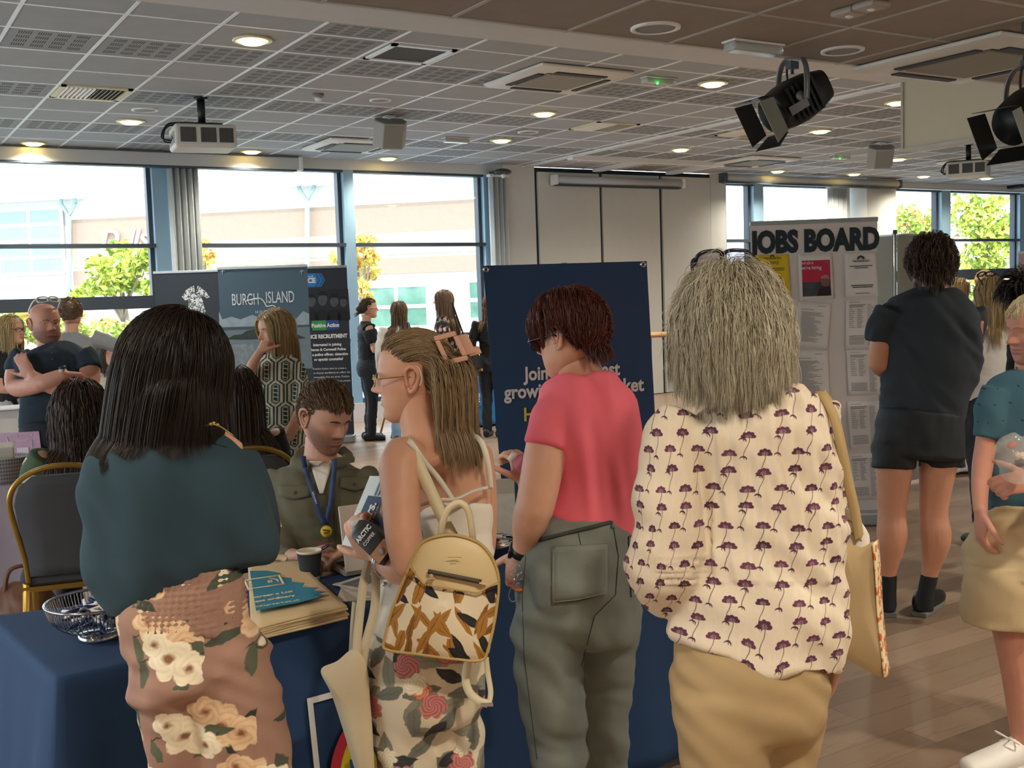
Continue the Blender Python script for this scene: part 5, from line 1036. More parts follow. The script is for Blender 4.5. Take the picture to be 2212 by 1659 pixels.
def tr(mb):
    limb(mb, [(1622, 1390, D4, 166), (1618, 1450, D4, 170), (1618, 1520, D4, 166), (1620, 1570, D4, 150)], .74, 30, .3); limb(mb, [(1558, 1500, D4-.02, 108), (1562, 1570, D4-.02, 104), (1572, 1660, D4-.01, 94)], .95, 26, .3); limb(mb, [(1716, 1500, D4+.01, 68), (1716, 1590, D4+.01, 60), (1712, 1660, D4+.01, 54)], 1.2, 22, .3)
    legs_to_floor(mb, (1572, 1655, D4-.01), 92); legs_to_floor(mb, (1712, 1655, D4+.01), 56)
cloth('trousers', mtan, P4, tr, .009, 5, .011, .13, 18, dirs=((.6, 0, .8), (.2, 0, 1)))
for p in ((1572, 1655), (1712, 1655)): shoe(P4, at(*p, D4), vaz(1620), mshoe)
hair(P4, h_grey, f4, 15000, (.18, .265), comb=fall, thick=.024, r=.00062, seed=8, steps=24, coll=[(at(1625, 960, D4+.02), RC.T[:, [0, 2, 1]], np.array([.165, .11, .11]))], clump=.45, guides=700, lift=.12, curl=.12, curlw=.10, lenfn=lambda P: .56+.44*(P[:, 2]+.26)/.76, grav=.8)
glasses(P4, f4, mat('plum_frame', '2b2338', .25), glassmat('smoked_lens', (.45, .42, .5), .2), .50, -.06, .14, .1, .02, name='sunglasses', pitch=.7)
# ------------------------------------------------------------------ the other people
mtee = mat('charcoal_jersey', '2a3138', .9, bump=.08, wr=.12, bscale=300); mshort = mat('black_shorts', '14171b', .7, bump=.06, bscale=120)
D5 = 5.08; P5 = person('person from behind in a charcoal tee and black shorts, arms folded, reading the jobs board', 1975, 1325, D5)
f5 = frame(2012, 572, D5, vaz(2012)-12, -6, 0, .222)
def sk(mb):
    limb(mb, [(2014, 600, D5, 27), (2018, 640, D5, 29), (2018, 670, D5, 40)], .95, 16, .3); limb(mb, [(2010, 670, D5, 60), (2005, 760, D5, 70), (1992, 880, D5, 75), (1982, 960, D5, 80)], .6, 18, .3)
    limb(mb, [(1920, 690, D5, 25), (1904, 745, D5+.02, 24), (1900, 790, D5+.05, 25)], .95, 16, .6); limb(mb, [(1900, 786, D5+.05, 24), (1925, 800, D5+.17, 21), (1990, 800, D5+.26, 15)], .95, 14, .5)
    limb(mb, [(2100, 690, D5, 26), (2092, 760, D5+.06, 24), (2080, 800, D5+.12, 22), (2000, 800, D5+.27, 18), (1920, 790, D5+.19, 14)], .95, 14, .5); hand(mb, at(1920, 790, D5+.19), -RC[0]-RC[2]*.6, -RC[2]*-.2-RC[0], 1.0, (.7, .75, .8, .8), .4, 1)
    for x in ((1933, 1927, 1927, 1924, 1919, 1917), (2027, 2017, 2021, 2020, 2008, 2000)):
        limb(mb, [(x[0], 1000, D5, 40), (x[1], 1100, D5+.01, 30), (x[2], 1150, D5, 32.5), (x[3], 1185, D5, 28), (x[4], 1240, D5+.02, 17), (x[5], 1285, D5+.02, 16)], 1.05, 18, .4)
body(P5, skin_mat('skin_leg', 'c48a6c'), sk, f5, .007, 3)
def t5(mb):
    limb(mb, [(2018, 622, D5, 42), (2018, 640, D5, 68), (2012, 668, D5, 98), (2006, 720, D5, 108), (2008, 800, D5, 102), (1996, 860, D5, 92), (1990, 905, D5, 88)], .62, 26, .05); limb(mb, [(1925, 672, D5, 36), (1906, 705, D5+.01, 32), (1900, 738, D5+.02, 30)], .95, 18, .06); limb(mb, [(2098, 672, D5, 32), (2106, 705, D5+.02, 26), (2100, 738, D5+.05, 24)], .95, 18, .06)
cloth('t_shirt', mtee, P5, t5, .009, 5, .010, .14, 21, dirs=((1, 0, .6), (.6, 0, 1)))
def s5(mb):
    limb(mb, [(1990, 890, D5, 88), (1986, 930, D5, 93), (1982, 985, D5, 96)], .72, 24, .1); limb(mb, [(1932, 960, D5, 46), (1930, 1012, D5, 46)], 1., 18, .02); limb(mb, [(2033, 960, D5, 46), (2034, 1008, D5, 47)], 1., 18, .02)
cloth('shorts', mshort, P5, s5, .009, 4, .006, .10, 22)
for x0, x1, y0 in ((1919, 1917, 1242), (2008, 1999, 1244)):
    def so(mb): limb(mb, [(x0, y0, D5+.02, 18), (x1+1, 1282, D5+.02, 17.5), (x1, 1318, D5+.02, 17)], 1., 16, .2)
    cloth('sock', mat('black_sock', '191a1d', .9), P5, so, .006, 2)
for x, a in ((1917, -4), (1998, 18)): q = onz(x, 1322, 0); shoe(P5, q, vaz(1975)+a, mshoe, .29, sole=mat('rubber_sole', '77736c', .7), w=.05, hgt=.1)
hair(P5, h_brown, f5, 4200, (.065, .105), comb=lambda P: np.stack([np.tanh(P[:, 0]/.2)*.5, -.5+0*P[:, 0], -.7+0*P[:, 0]], 1), thick=.03, r=.0013, seed=12, steps=12, lift=.4, stick=.1, grav=.5, clump=.6, guides=200, curl=.22, curlw=.06, region=lambda x, y, z: reg_full(x, y, z, .2, .0, -.28, .15))
def bd(mb): bone(mb, [hp(f5, -.22, .1, -.28), hp(f5, -.15, .3, -.42), hp(f5, .0, .38, -.47), hp(f5, .15, .3, -.42), hp(f5, .22, .1, -.28)], np.array([.03, .045, .05, .045, .03])*1., 12)
cloth('beard', h_brown, P5, bd, .008, 2)

D6 = 3.55; P6 = person('person at the right edge in a teal polo and khaki shorts, holding a plastic bag', 2200, 1640, D6)
f6 = frame(2236, 712, D6, vaz(2236)-128, -9, 0, .218)
def sk(mb):
    limb(mb, [(2238, 760, D6+.02, 42), (2240, 800, D6+.02, 46), (2242, 840, D6, 60)], 1., 16, .3); limb(mb, [(2242, 860, D6, 70), (2245, 1000, D6, 90), (2240, 1150, D6, 100)], .62, 18, .4)
    limb(mb, [(2142, 880, D6, 24), (2129, 960, D6, 22), (2122, 1010, D6-.01, 22), (2117, 1060, D6-.03, 18), (2118, 1105, D6-.05, 15)], .95, 16, .5); hand(mb, at(2118, 1105, D6-.05), -np.array([0, 0, 1.]), -RC[0], .95, .4, .4, 1)
    limb(mb, [(2330, 960, D6-.1, 26), (2290, 1050, D6-.22, 24), (2235, 1040, D6-.30, 17)], .95, 14, .5); hand(mb, at(2235, 1040, D6-.30), -RC[0]*.95-RC[1]*-.10, -RC[1]*.5-RC[2]*.8, .95, (.55, .7, .8, .85), .3, -1)
    for dx, dD in ((0, 0), (120, .06)): limb(mb, [(2196+dx, 1330, D6+dD, 56), (2206+dx, 1420, D6+dD, 47), (2214+dx, 1480, D6+dD, 44), (2216+dx, 1540, D6+dD, 38), (2216+dx, 1600, D6+dD, 30)], 1.05, 18, .3)
body(P6, sk_pink, sk, f6, .005, 3, nose=1.15, lid=.58, fat=1.1)
eyes(P6, f6, '5a7080', 0, .5); brows(P6, f6, mat('pale_brow', 'b98c66', .8), .7)
mpolo = mat('teal_print', '3f6674', .85, pat=bird_pat, bump=.12, bscale=150, wr=.12)
def po_(mb):
    limb(mb, [(2240, 800, D6, 62), (2240, 822, D6, 98), (2242, 870, D6, 116), (2244, 960, D6, 114), (2242, 1060, D6, 122), (2246, 1130, D6, 126), (2256, 1172, D6, 122)], .66, 28, .06); limb(mb, [(2160, 845, D6, 38), (2141, 890, D6, 36), (2131, 948, D6, 33)], .95, 18, .06); limb(mb, [(2320, 850, D6, 34), (2335, 940, D6-.05, 33)], .95, 18, .06)
cloth('polo_shirt', mpolo, P6, po_, .008, 5, .012, .12, 31, dirs=((1, 0, .8), (.4, 0, 1)), pat='flat')
m_ = MB(); A6 = axes(vaz(2236)-125); col_ = [at(2240, 800, D6)+A6 @ np.array([.066*math.sin(a), .06*math.cos(a)-.0, .012*math.cos(a)*-1]) for a in np.linspace(.35, 2*math.pi-.35, 24)]; m_.strip(col_, [0, 0, 1], .045, .004); m_.build('collar', mat('teal_collar', '5c7f86', .85, bump=.1), P6)
def sh6(mb): limb(mb, [(2250, 1100, D6, 120), (2240, 1180, D6, 140), (2230, 1250, D6, 148)], .75, 26, .1); limb(mb, [(2178, 1220, D6, 92), (2172, 1290, D6, 90), (2172, 1352, D6, 89)], .95, 22, .02); limb(mb, [(2310, 1220, D6+.04, 85), (2312, 1352, D6+.04, 84)], .95, 22, .02)
cloth('shorts', mat('khaki_cotton', 'c2aa83', .85, bump=.1, wr=.12, bscale=200), P6, sh6, .008, 5, .009, .13, 32, dirs=((.6, 0, .8), (.2, 0, 1)))
mws = mat('white_shoe', 'efe9e0', .5)
for x, a, D_ in ((2205, -132, D6), (2330, -120, D6+.06)): q = at(x, 1610, D_); q[2] = 0; shoe(P6, q, vaz(2236)+a, mws, .29, sole=mat('pale_sole', 'd9cdb8', .6), w=.05, hgt=.09)
q = at(2205, 1610, D6); q[2] = 0; A_ = axes(vaz(2236)-132); m_ = MB()
for k in range(4): c_ = q+A_ @ [0, .045+.025*k, .098-.013*k]; m_.wire([c_+A_ @ [-.03, 0, -.012], c_+A_ @ [0, .0, .004], c_+A_ @ [.03, .012, -.012]], .003, sub=4)
for s in (-1, 1): c_ = q+A_ @ [0, .04, .1]; m_.wire([c_, c_+A_ @ [s*.03, .03, .02], c_+A_ @ [s*.05, .01, .005], c_+A_ @ [s*.01, 0, .0]], .0028, sub=6)
m_.build('shoelace', mws, P6)
hair(P6, mat('pale_blond_hair', 'eddcb8', .5), f6, 3600, (.02, .032), comb=lambda P: np.stack([.2*np.sign(P[:, 0]), .5*np.ones(len(P)), -.3*np.ones(len(P))], 1), thick=.008, r=.0009, seed=13, steps=6, stick=.4, lift=.25, grav=.2, clump=.2, region=lambda x, y, z: reg_full(x, y, z, .29, .04, -.2, .2))

D7 = 3.7; P7 = person('bearded person seated at the table in an olive overshirt, holding a pen', 700, 1230, D7)
f7 = frame(702, 902, D7, vaz(702)+142, -22, 2, .228)
def sk(mb):
    limb(mb, [(692, 945, D7+.02, 32), (692, 990, D7+.03, 38), (692, 1020, D7+.02, 60)], 1., 18, .3); limb(mb, [(692, 1020, D7+.02, 75), (692, 1120, D7, 80), (690, 1240, D7, 85)], .65, 18, .4)
    limb(mb, [(610, 1050, D7, 34), (604, 1130, D7-.06, 30), (610, 1195, D7-.12, 27), (636, 1208, D7-.2, 22), (655, 1203, D7-.25, 17)], .95, 16, .5); hand(mb, at(655, 1203, D7-.25), at(695, 1190, D7-.29)-at(655, 1203, D7-.25), np.array([0, 0, 1.])-RC[2]*.4, .95, (.7, .8, .9, .95), .6, -1)
    limb(mb, [(795, 1060, D7, 30), (808, 1140, D7-.08, 28), (790, 1190, D7-.25, 20)], .95, 16, .5); hand(mb, at(790, 1190, D7-.25), -RC[0]-RC[2]*.4, [0, 0, 1.], .95, .4, .4, 1)
body(P7, sk_beard, sk, f7, .0042, 3, lid=.62, brow=1.4, chin=1.2)
eyes(P7, f7, '4a5a60', .2, .6); brows(P7, f7, h_brown, 1.2)
mol = mat('olive_overshirt', '66634f', .85, bump=.15, wr=.12, bscale=260); mol2 = mat('olive_seam', '545240', .9)
def j7(mb):
    limb(mb, [(692, 1000, D7+.02, 62), (692, 1018, D7+.02, 92), (692, 1050, D7, 112), (693, 1110, D7, 112), (692, 1180, D7, 104), (690, 1260, D7, 102)], .62, 28, .06); limb(mb, [(618, 1030, D7, 40), (598, 1080, D7-.02, 38), (602, 1140, D7-.07, 36), (612, 1200, D7-.13, 33), (630, 1212, D7-.18, 30)], .95, 20, .1); limb(mb, [(778, 1030, D7+.02, 38), (800, 1080, D7-.02, 34), (812, 1140, D7-.08, 32), (800, 1195, D7-.2, 26)], .95, 20, .1)
    limb(mb, [(668, 1005, D7-.10, 13), (640, 995, D7-.03, 16), (655, 972, D7+.06, 14)], .35, 12, .4); limb(mb, [(720, 1002, D7-.10, 12), (755, 992, D7-.03, 15), (735, 970, D7+.06, 14)], .35, 12, .4)
jk = cloth('overshirt', mol, P7, j7, .007, 4, .008, .11, 41, dirs=((1, 0, .5), (.5, 0, 1)))
m_ = MB(); t_ = [[(668+(720-668)*b+(1-abs(2*b-1))*0, 996+a*70*(1-.0)*(1 if True else 1)) for b in np.linspace(.5-.5*(1-a*.85), .5+.5*(1-a*.85), 7)] for a in np.linspace(0, 1, 9)]
m_.grid(np.array([snap(jk, r_, .006, 3.5) for r_ in t_])); ts = m_.build('t_shirt', mat('white_tee', 'e8e2d8', .85, bump=.05), P7); s_ = ts.modifiers.new('s', 'SOLIDIFY'); s_.thickness = .004
decal_line('placket', jk, [seg((704, 1066), (712, 1215), 14), seg((722, 1060), (728, 1215), 14)], .002, mol2, P7, .002)
for x0, x1, yy in ((601, 672, 1048), (735, 796, 1030)):
    m_ = MB(); m_.grid(np.array([snap(jk, [(x0+(x1-x0)*t, yy+dy*(1.0 if dy < 16 else 1+.35*(1-abs(2*t-1)))) for t in np.linspace(0, 1, 9)], .005, 3.5) for dy in (0, 6, 12, 18, 23)])); o_ = m_.build('pocket_flap', mol, P7); s_ = o_.modifiers.new('s', 'SOLIDIFY'); s_.thickness = .004
    m_ = MB(); m_.ball(snap(jk, [((x0+x1)/2, yy+16)], .011)[0], .006, 10); m_.build('button', mol2, P7)
def l7(mb):
    limb(mb, [(690, 1240, D7, 104), (690, 1300, D7, 110)], .7, 20, .4)
    for s in (-45, 45): p = at(690+s, 1330, D7); fw = axes(vaz(700)+180)[:, 1]; bone(mb, [p, p+fw*.22, p+fw*.42, np.array([*(p+fw*.42)[:2], .2]), np.array([*(p+fw*.40)[:2], .05])], [.08, .075, .065, .055, .045], 14, .4, 3)
cloth('trousers', mtrous, P7, l7, .01, 4)
for s in (-45, 45): p = at(690+s, 1330, D7)+axes(vaz(700)+180)[:, 1]*.40; shoe(P7, p, vaz(700)+180, mshoe)
def short_cut(P): return np.stack([.25*np.sign(P[:, 0]), .75*np.ones(len(P)), -.1*np.ones(len(P))], 1)
hair(P7, h_lbrown, f7, 6000, (.018, .034), comb=short_cut, thick=.010, r=.0009, seed=14, steps=8, lift=.30, stick=.25, grav=.05, clump=.4, guides=400, region=lambda x, y, z: reg_full(x, y, z, .27, .02, -.2, .17), lenfn=lambda P: .38+1.5*np.clip((P[:, 2]-.2)/.25, 0, 1))

D8 = 6.3; P8 = person('bald person with folded arms, glasses on the head and a dark henley', 115, 1000, D8)
f8 = frame(97, 700, D8, vaz(97)+158, -2, 0, .232)
def sk(mb):
    limb(mb, [(104, 720, D8+.02, 26), (108, 745, D8+.02, 27), (112, 765, D8+.02, 38)], 1., 16, .3); limb(mb, [(115, 770, D8, 50), (115, 830, D8, 50), (110, 900, D8, 45)], .5, 18, .4)
    limb(mb, [(42, 785, D8, 23), (34, 815, D8-.03, 23), (38, 838, D8-.08, 20), (90, 828, D8-.22, 19), (140, 808, D8-.22, 14)], 1., 14, .5); hand(mb, at(140, 808, D8-.22), RC[0]*.7+RC[2]*.7, RC[1]*-1., .95, .5, .4, 1)
    limb(mb, [(193, 778, D8, 22), (194, 815, D8-.03, 22), (182, 834, D8-.09, 20), (120, 836, D8-.19, 19), (68, 812, D8-.20, 13)], 1., 14, .5); hand(mb, at(68, 812, D8-.20), -RC[0]*.5-RC[1]*.8, -RC[2], 1., .25, .3, 1)
body(P8, sk_stub, sk, f8, .0065, 3, fat=1.12, lid=.35, jaw=1.08); eyes(P8, f8, '40525e', -.3, 0); brows(P8, f8, mat('brow_sand', '6e5240', .8))
mnavy = mat('dark_navy_jersey', '24313c', .9, bump=.08, bscale=260)
def t8(mb):
    limb(mb, [(110, 742, D8, 30), (113, 752, D8, 52), (115, 772, D8, 78), (114, 810, D8, 72), (112, 860, D8, 64), (106, 900, D8, 60), (106, 925, D8, 62)], .62, 24, .06); limb(mb, [(54, 765, D8, 24), (38, 785, D8, 26), (33, 803, D8-.02, 26)], 1., 16, .08); limb(mb, [(178, 762, D8, 24), (194, 780, D8, 25), (195, 796, D8-.02, 25)], 1., 16, .08)
hn = cloth('henley_shirt', mnavy, P8, t8, .009, 4, .008, .12, 51)
for y in (752, 764, 776): m_ = MB(); m_.ball(snap(hn, [(113, y)], .004, D8)[0], .006, 8); m_.build('button', mat('horn_button', '5e5348', .4), P8)
def l8(mb):
    limb(mb, [(106, 915, D8, 60), (106, 960, D8, 62)], .7, 20, .3)
    for s in (-30, 30): p = at(106+s, 960, D8); bone(mb, [p, p*[1, 1, .5], p*[1, 1, 0]+[0, 0, .04]], [.085, .065, .055], 14, .2, 3)
cloth('trousers', mtrous, P8, l8, .011, 4)
for s in (-30, 30): p = at(106+s, 960, D8); p[2] = 0; shoe(P8, p, vaz(106)+175, mshoe)
glasses(P8, f8, mat('clear_frame', 'd8d2c2', .2), mlens, .40, -.05, .125, .085, .02, pitch=.75)
m_ = MB(); w0 = at(136, 806, D8-.22); m_.lathe([(.031, -.012), (.034, -.01), (.034, .01), (.031, .012)], w0, 20, np.stack([RC[1], RC[2], RC[0]], 1), caps=False); m_.build('watch_strap', mat('watch_cream', 'c9bfae', .6), P8); m_ = MB(); m_.disc(w0-RC[1]*.034-RC[2]*.01, .021, -RC[1]-RC[2]*.5, .01); m_.build('watch_face', mat('watch_dark', '24333c', .25), P8)

# seated person with wavy hair in the green top
D12 = 4.95; fig_hair = dict(comb=fall, thick=.03, r=.0016, steps=16, clump=.6, guides=120)
mgreen_top = mat('green_cream_print', '4a5a3c', .85, pat=lambda c: (lambda uv: MixC(leafm(*scatter(*uv, .11, .13, 4., .5)[:2], .7, .05, .02), lin('46573a'), lin('cdbfa4')))(UVP()))
P12, f12, _, _ = figure('seated person from behind in a green and cream patterned top, long wavy brown hair', 158, D12, 1.235, vaz(158), sk_fair, mgreen_top, mtrous, (h_brown, dict(fig_hair, n=3000, L=(.36, .46), thick=.045, curl=.22, curlw=.10, seed=15, r=.0018)), 1.62, 'short', {'L': ((-.04, .06, -.16), (.02, .2, -.18)), 'R': ((.04, .06, -.16), (-.02, .2, -.18))}, seated=True, pat=True, vox=.009, build=1.05)
D13 = 5.12
P13, f13, _, _ = figure('seated person from behind with very long dark brown hair, beside the gold-framed chair', 500, D13, 1.265, vaz(500)-12, sk_fair, mat('black_knit', '1a1a1f', .9), mtrous, (h_brown, dict(fig_hair, n=3400, L=(.50, .60), thick=.04, seed=16, r=.0018)), 1.62, 'long', {'L': ((-.04, .06, -.16), (.02, .2, -.18)), 'R': ((.04, .06, -.16), (-.02, .2, -.18))}, seated=True, vox=.010)

sidefall = lambda P: np.stack([np.tanh((P[:, 0]-.02)/.04)*1., -.95*np.ones(len(P)), -.3*np.ones(len(P))], 1)
# blonde person in the geometric dress
D14 = 5.9; P14 = person('blonde person in a green and cream geometric dress eating, black phone in hand', 602, 1150, D14)
f14 = frame(594, 716, D14, vaz(594)-122, -5, 0, .222)
def sk(mb):
    limb(mb, [(600, 738, D14+.01, 20), (602, 765, D14+.01, 21), (603, 785, D14, 32)], 1., 14, .3); limb(mb, [(603, 785, D14, 40), (603, 860, D14, 42), (603, 960, D14, 45)], .65, 16, .4)
    limb(mb, [(558, 800, D14, 15), (538, 818, D14-.08, 14), (545, 790, D14-.16, 12), (560, 762, D14-.17, 9)], 1., 12, .5); hand(mb, at(560, 762, D14-.17), at(577, 733, D14-.12)-at(560, 762, D14-.17), -RC[2]-RC[0]*.6, .85, (.8, .85, .9, .9), .6, -1)
    limb(mb, [(648, 820, D14, 15), (651, 870, D14-.02, 14), (636, 910, D14-.07, 9)], 1., 12, .5); hand(mb, at(636, 908, D14-.07), at(626, 940, D14-.08)-at(636, 908, D14-.07), RC[0]*.6-RC[2]*.7, .88, .35, .4, 1)
    for s in (-22, 22): p = at(602+s, 1060, D14); bone(mb, [p, p*[1, 1, .5], p*[1, 1, 0]+[0, 0, .06]], [.06, .045, .03], 12, .3, 3)
body(P14, skin_mat('skin_warm', 'd29a7e'), sk, f14, .006, 3, lid=.5); eyes(P14, f14, '4c6470'); brows(P14, f14, h_lbrown)
mhex = mat('hex_print', 'd9ccb2', .8, pat=hex_pat)
def dr(mb):
    limb(mb, [(602, 762, D14, 24), (603, 775, D14, 40), (602, 800, D14, 52), (600, 850, D14, 52), (602, 900, D14, 53), (606, 980, D14, 56), (606, 1075, D14, 60)], .68, 26, .05); limb(mb, [(568, 788, D14, 18), (546, 806, D14-.05, 19), (533, 815, D14-.09, 18), (540, 795, D14-.15, 15)], 1., 16, .15); limb(mb, [(638, 788, D14, 18), (650, 830, D14, 20), (652, 872, D14-.03, 19), (645, 893, D14-.05, 14)], 1., 16, .1)
cloth('dress', mhex, P14, dr, .008, 4, .008, .12, 61, pat='flat')
m_ = MB(); m_.wire([at(548, 785, D14-.16)+.024*(math.cos(a)*RC[0]+math.sin(a)*(RC[2]*.7+RC[1]*.4)) for a in np.linspace(0, 2*math.pi, 16)[:-1]], .004, closed=True); m_.build('bracelet', mat('cream_beads', 'd8cdbb', .5), P14)
for s in (-22, 22): p = at(602+s, 1060, D14); p[2] = 0; shoe(P14, p, vaz(602)-140, mshoe, .25)
hair(P14, h_fair, f14, 3000, (.30, .37), comb=sidefall, stick=.5, thick=.018, r=.0014, seed=17, steps=18, clump=.5, coll=[(at(604, 830, D14), np.eye(3), np.array([.135, .10, .12]))], region=lambda x, y, z: reg_full(x, y, z, .3, .06, -.26, .2))

# people by the windows
mblk = mat('black_uniform', '14181d', .85); mwt = mat('white_cotton', 'd9d4cb', .85, bump=.06); mgreysh = mat('grey_shirt', '8f9092', .85, bump=.08); mcream = mat('cream_blazer', 'd8cbb4', .85); mdress = mat('grey_dress', '55585c', .85); mbl = mat('blossom_print', '1b1b20', .85, pat=blossom_pat); mskirt = mat('striped_skirt', 'b9b4aa', .85, pat=lambda c: MixC(Lt(Abs(Sin(Sep(ObjC())[0]*260.)) - .35, .1), lin('c9c4ba'), lin('77746e')))
HS = lambda hm, seed, L, n=900, **k: (hm, dict(dict(comb=sidefall, stick=.4, thick=.02, r=.0024, steps=14, clump=.5, guides=80, n=n, L=L, seed=seed), **k))
fold_ = {'L': ((-.05, .06, -.15), (.08, .13, -.15)), 'R': ((.05, .06, -.15), (-.08, .13, -.17))}
P9, f9, _, _ = figure('person with long fair hair, glasses and a striped skirt at the left edge', 12, 8.5, 1.553, vaz(12)+128, sk_fair, mblk, mskirt, HS(h_fair, 21, (.3, .36), region=lambda x, y, z: reg_full(x, y, z, .27, .06, -.26, .2)), 1.6, 'short', fold_, pitch=0, skirt=True); glasses(P9, f9, mdkframe, mlens); eyes(P9, f9)
P10, f10, A10, _ = figure('person from behind in a grey shirt reaching an arm out over a seated person', 150, 9.0, 1.68, vaz(150)+8, sk_fair, mgreysh, mtrous, HS(h_lbrown, 22, (.03, .05), lift=.4, grav=.15, thick=.012, steps=6), 1.75, 'long', {'R': ((.15, .04, -.07), (.27, .12, -.125))})
P11, f11, _, _ = figure('seated person with dark curly hair in a cream blazer behind the white counter', 230, 9.9, 1.275, vaz(230)+168, sk_fair, mcream, mtrous, HS(h_brown, 23, (.28, .34), 1100, curl=.3, curlw=.08, region=lambda x, y, z: reg_full(x, y, z, .28, .06, -.26, .2)), 1.6, 'long', {'L': ((-.05, .05, -.16), (0, .16, -.2)), 'R': ((.05, .05, -.16), (0, .16, -.2))}, pitch=14, seated=True); eyes(P11, f11)
def bt(mb): A = axes(vaz(230)+168); b = at(230, 640, 9.5); P = lambda x, y, z: np.array([b[0], b[1], 0])+A @ np.array([x, y, 0])+[0, 0, z]; tube(mb, [P(0, .065, .82), P(0, .07, .92), P(0, .05, 1.02), P(0, .02, 1.06)], [A[:, 0]]*4, [A[:, 1]]*4, [.06, .06, .055, .045], [.06, .06, .05, .05], 16, .3, 3)
cloth('black_top', mblk, P11, bt, .009, 3)
P15, f15, _, _ = figure('uniformed person in black with hair in a bun and white glasses beside the recruitment banner', 790, 12.35, 1.605, vaz(790)+82, sk_fair, mblk, mtrous, HS(h_brown, 24, (.1, .12), 700, comb=lambda P: np.stack([0*P[:, 0], -1.*np.ones(len(P)), -.1*np.ones(len(P))], 1), grav=.2, thick=.008, lift=.02), 1.605, 'short', {'L': ((-.02, .02, -.17), (.0, .15, -.155)), 'R': ((.03, .03, -.17), (.0, .17, -.15))}, build=1.1); glasses(P15, f15, mat('white_frame_', 'f0f0ee', .3), mlens, th=.014)
m_ = MB(); m_.ball(hp(f15, 0, -.52, .0), .04, 14); m_.build('hair_bun', h_brown, P15); m_ = MB(); q = axes(vaz(790)+82); m_.box(hp(f15, .35, .38, -1.32), (.06, .004, .02), q); m_.build('name_badge', mwhite, P15)
P16, f16, _, _ = figure('person from behind in a loose white top and pale jeans, long straight blonde hair', 860, 12.0, 1.56, vaz(860)+5, sk_fair, mwt, mjeans, HS(h_lbrown, 25, (.34, .40)), 1.56, 'long', None, build=1.1)
m_ = MB(); A = axes(vaz(860)+5); b = WL[P16.name]
for x in (.07, .11): m_.strip([b+A @ [x, -.13, 1.0], b+A @ [x, -.12, 1.25], b+A @ [x-.01, -.03, 1.33], b+A @ [x, .1, 1.25]], A[:, 0], .025, .004)
m_.build('bag_strap', mat('navy_strap', '2a3350', .7), P16)
P17, f17, _, _ = figure('person in profile with very long brown hair and a dark blossom print top', 962, 12.1, 1.67, vaz(962)-72, sk_fair, mbl, mtrous, HS(h_lbrown, 26, (.42, .5), 1200), 1.67, 'short', None, headaz=vaz(962)-80, pat=True)
P18, f18, _, _ = figure('person in black half hidden behind the left edge of the navy banner', 1058, 12.3, 1.60, vaz(1058)+20, sk_fair, mblk, mtrous, HS(h_lbrown, 27, (.3, .36)), 1.6, 'long', None)
P19, f19, _, _ = figure('person from behind in a white tee, blonde hair with sunglasses on top', 2148, 6.4, 1.585, vaz(2148)-28, sk_fair, mwt, mtrous, HS(h_fair, 28, (.27, .33), 2600, r=.0015, region=reg_full), 1.6, 'short', None, headaz=vaz(2148)-40, build=1.12, hang=-.02, vox=.010)
glasses(P19, f19, mdkframe, mlens, .42, -.1, .12, .08, .02, name='sunglasses', pitch=.8)
P20, f20, _, _ = figure('person in a grey sleeveless dress with hair tied back, looking down, by the right window', 2124, 10.9, 1.67, vaz(2124)+160, sk_fair, mdress, mdress, HS(h_fair, 29, (.1, .12), 700, comb=lambda P: np.stack([0*P[:, 0], -1.*np.ones(len(P)), -.1*np.ones(len(P))], 1), grav=.2, thick=.008, lift=.02), 1.67, 'none', {'L': ((-.04, .03, -.17), (.0, .14, -.27)), 'R': ((.04, .03, -.17), (.0, .14, -.27))}, headaz=vaz(2124)+150, pitch=-28, skirt=True)
P21, f21, _, _ = figure('person with a blonde bob and yellow top facing right, by the right window', 2066, 10.6, 1.60, vaz(2066)+70, sk_fair, mat('yellow_top', 'c9b25c', .85), mtrous, HS(h_fair, 30, (.17, .21), 800), 1.6, 'short', None)
P22, f22, _, _ = figure('person with tousled black hair between the teal polo and the blonde highlights', 2240, 5.4, 1.56, vaz(2240)-60, sk_fair, mat('dark_jacket', '17181c', .85), mtrous, HS(h_black, 31, (.10, .15), 2600, lift=.45, grav=.5, stick=.0, thick=.05, r=.0018, curl=.2, curlw=.05), 1.6, 'long', None, vox=.011)
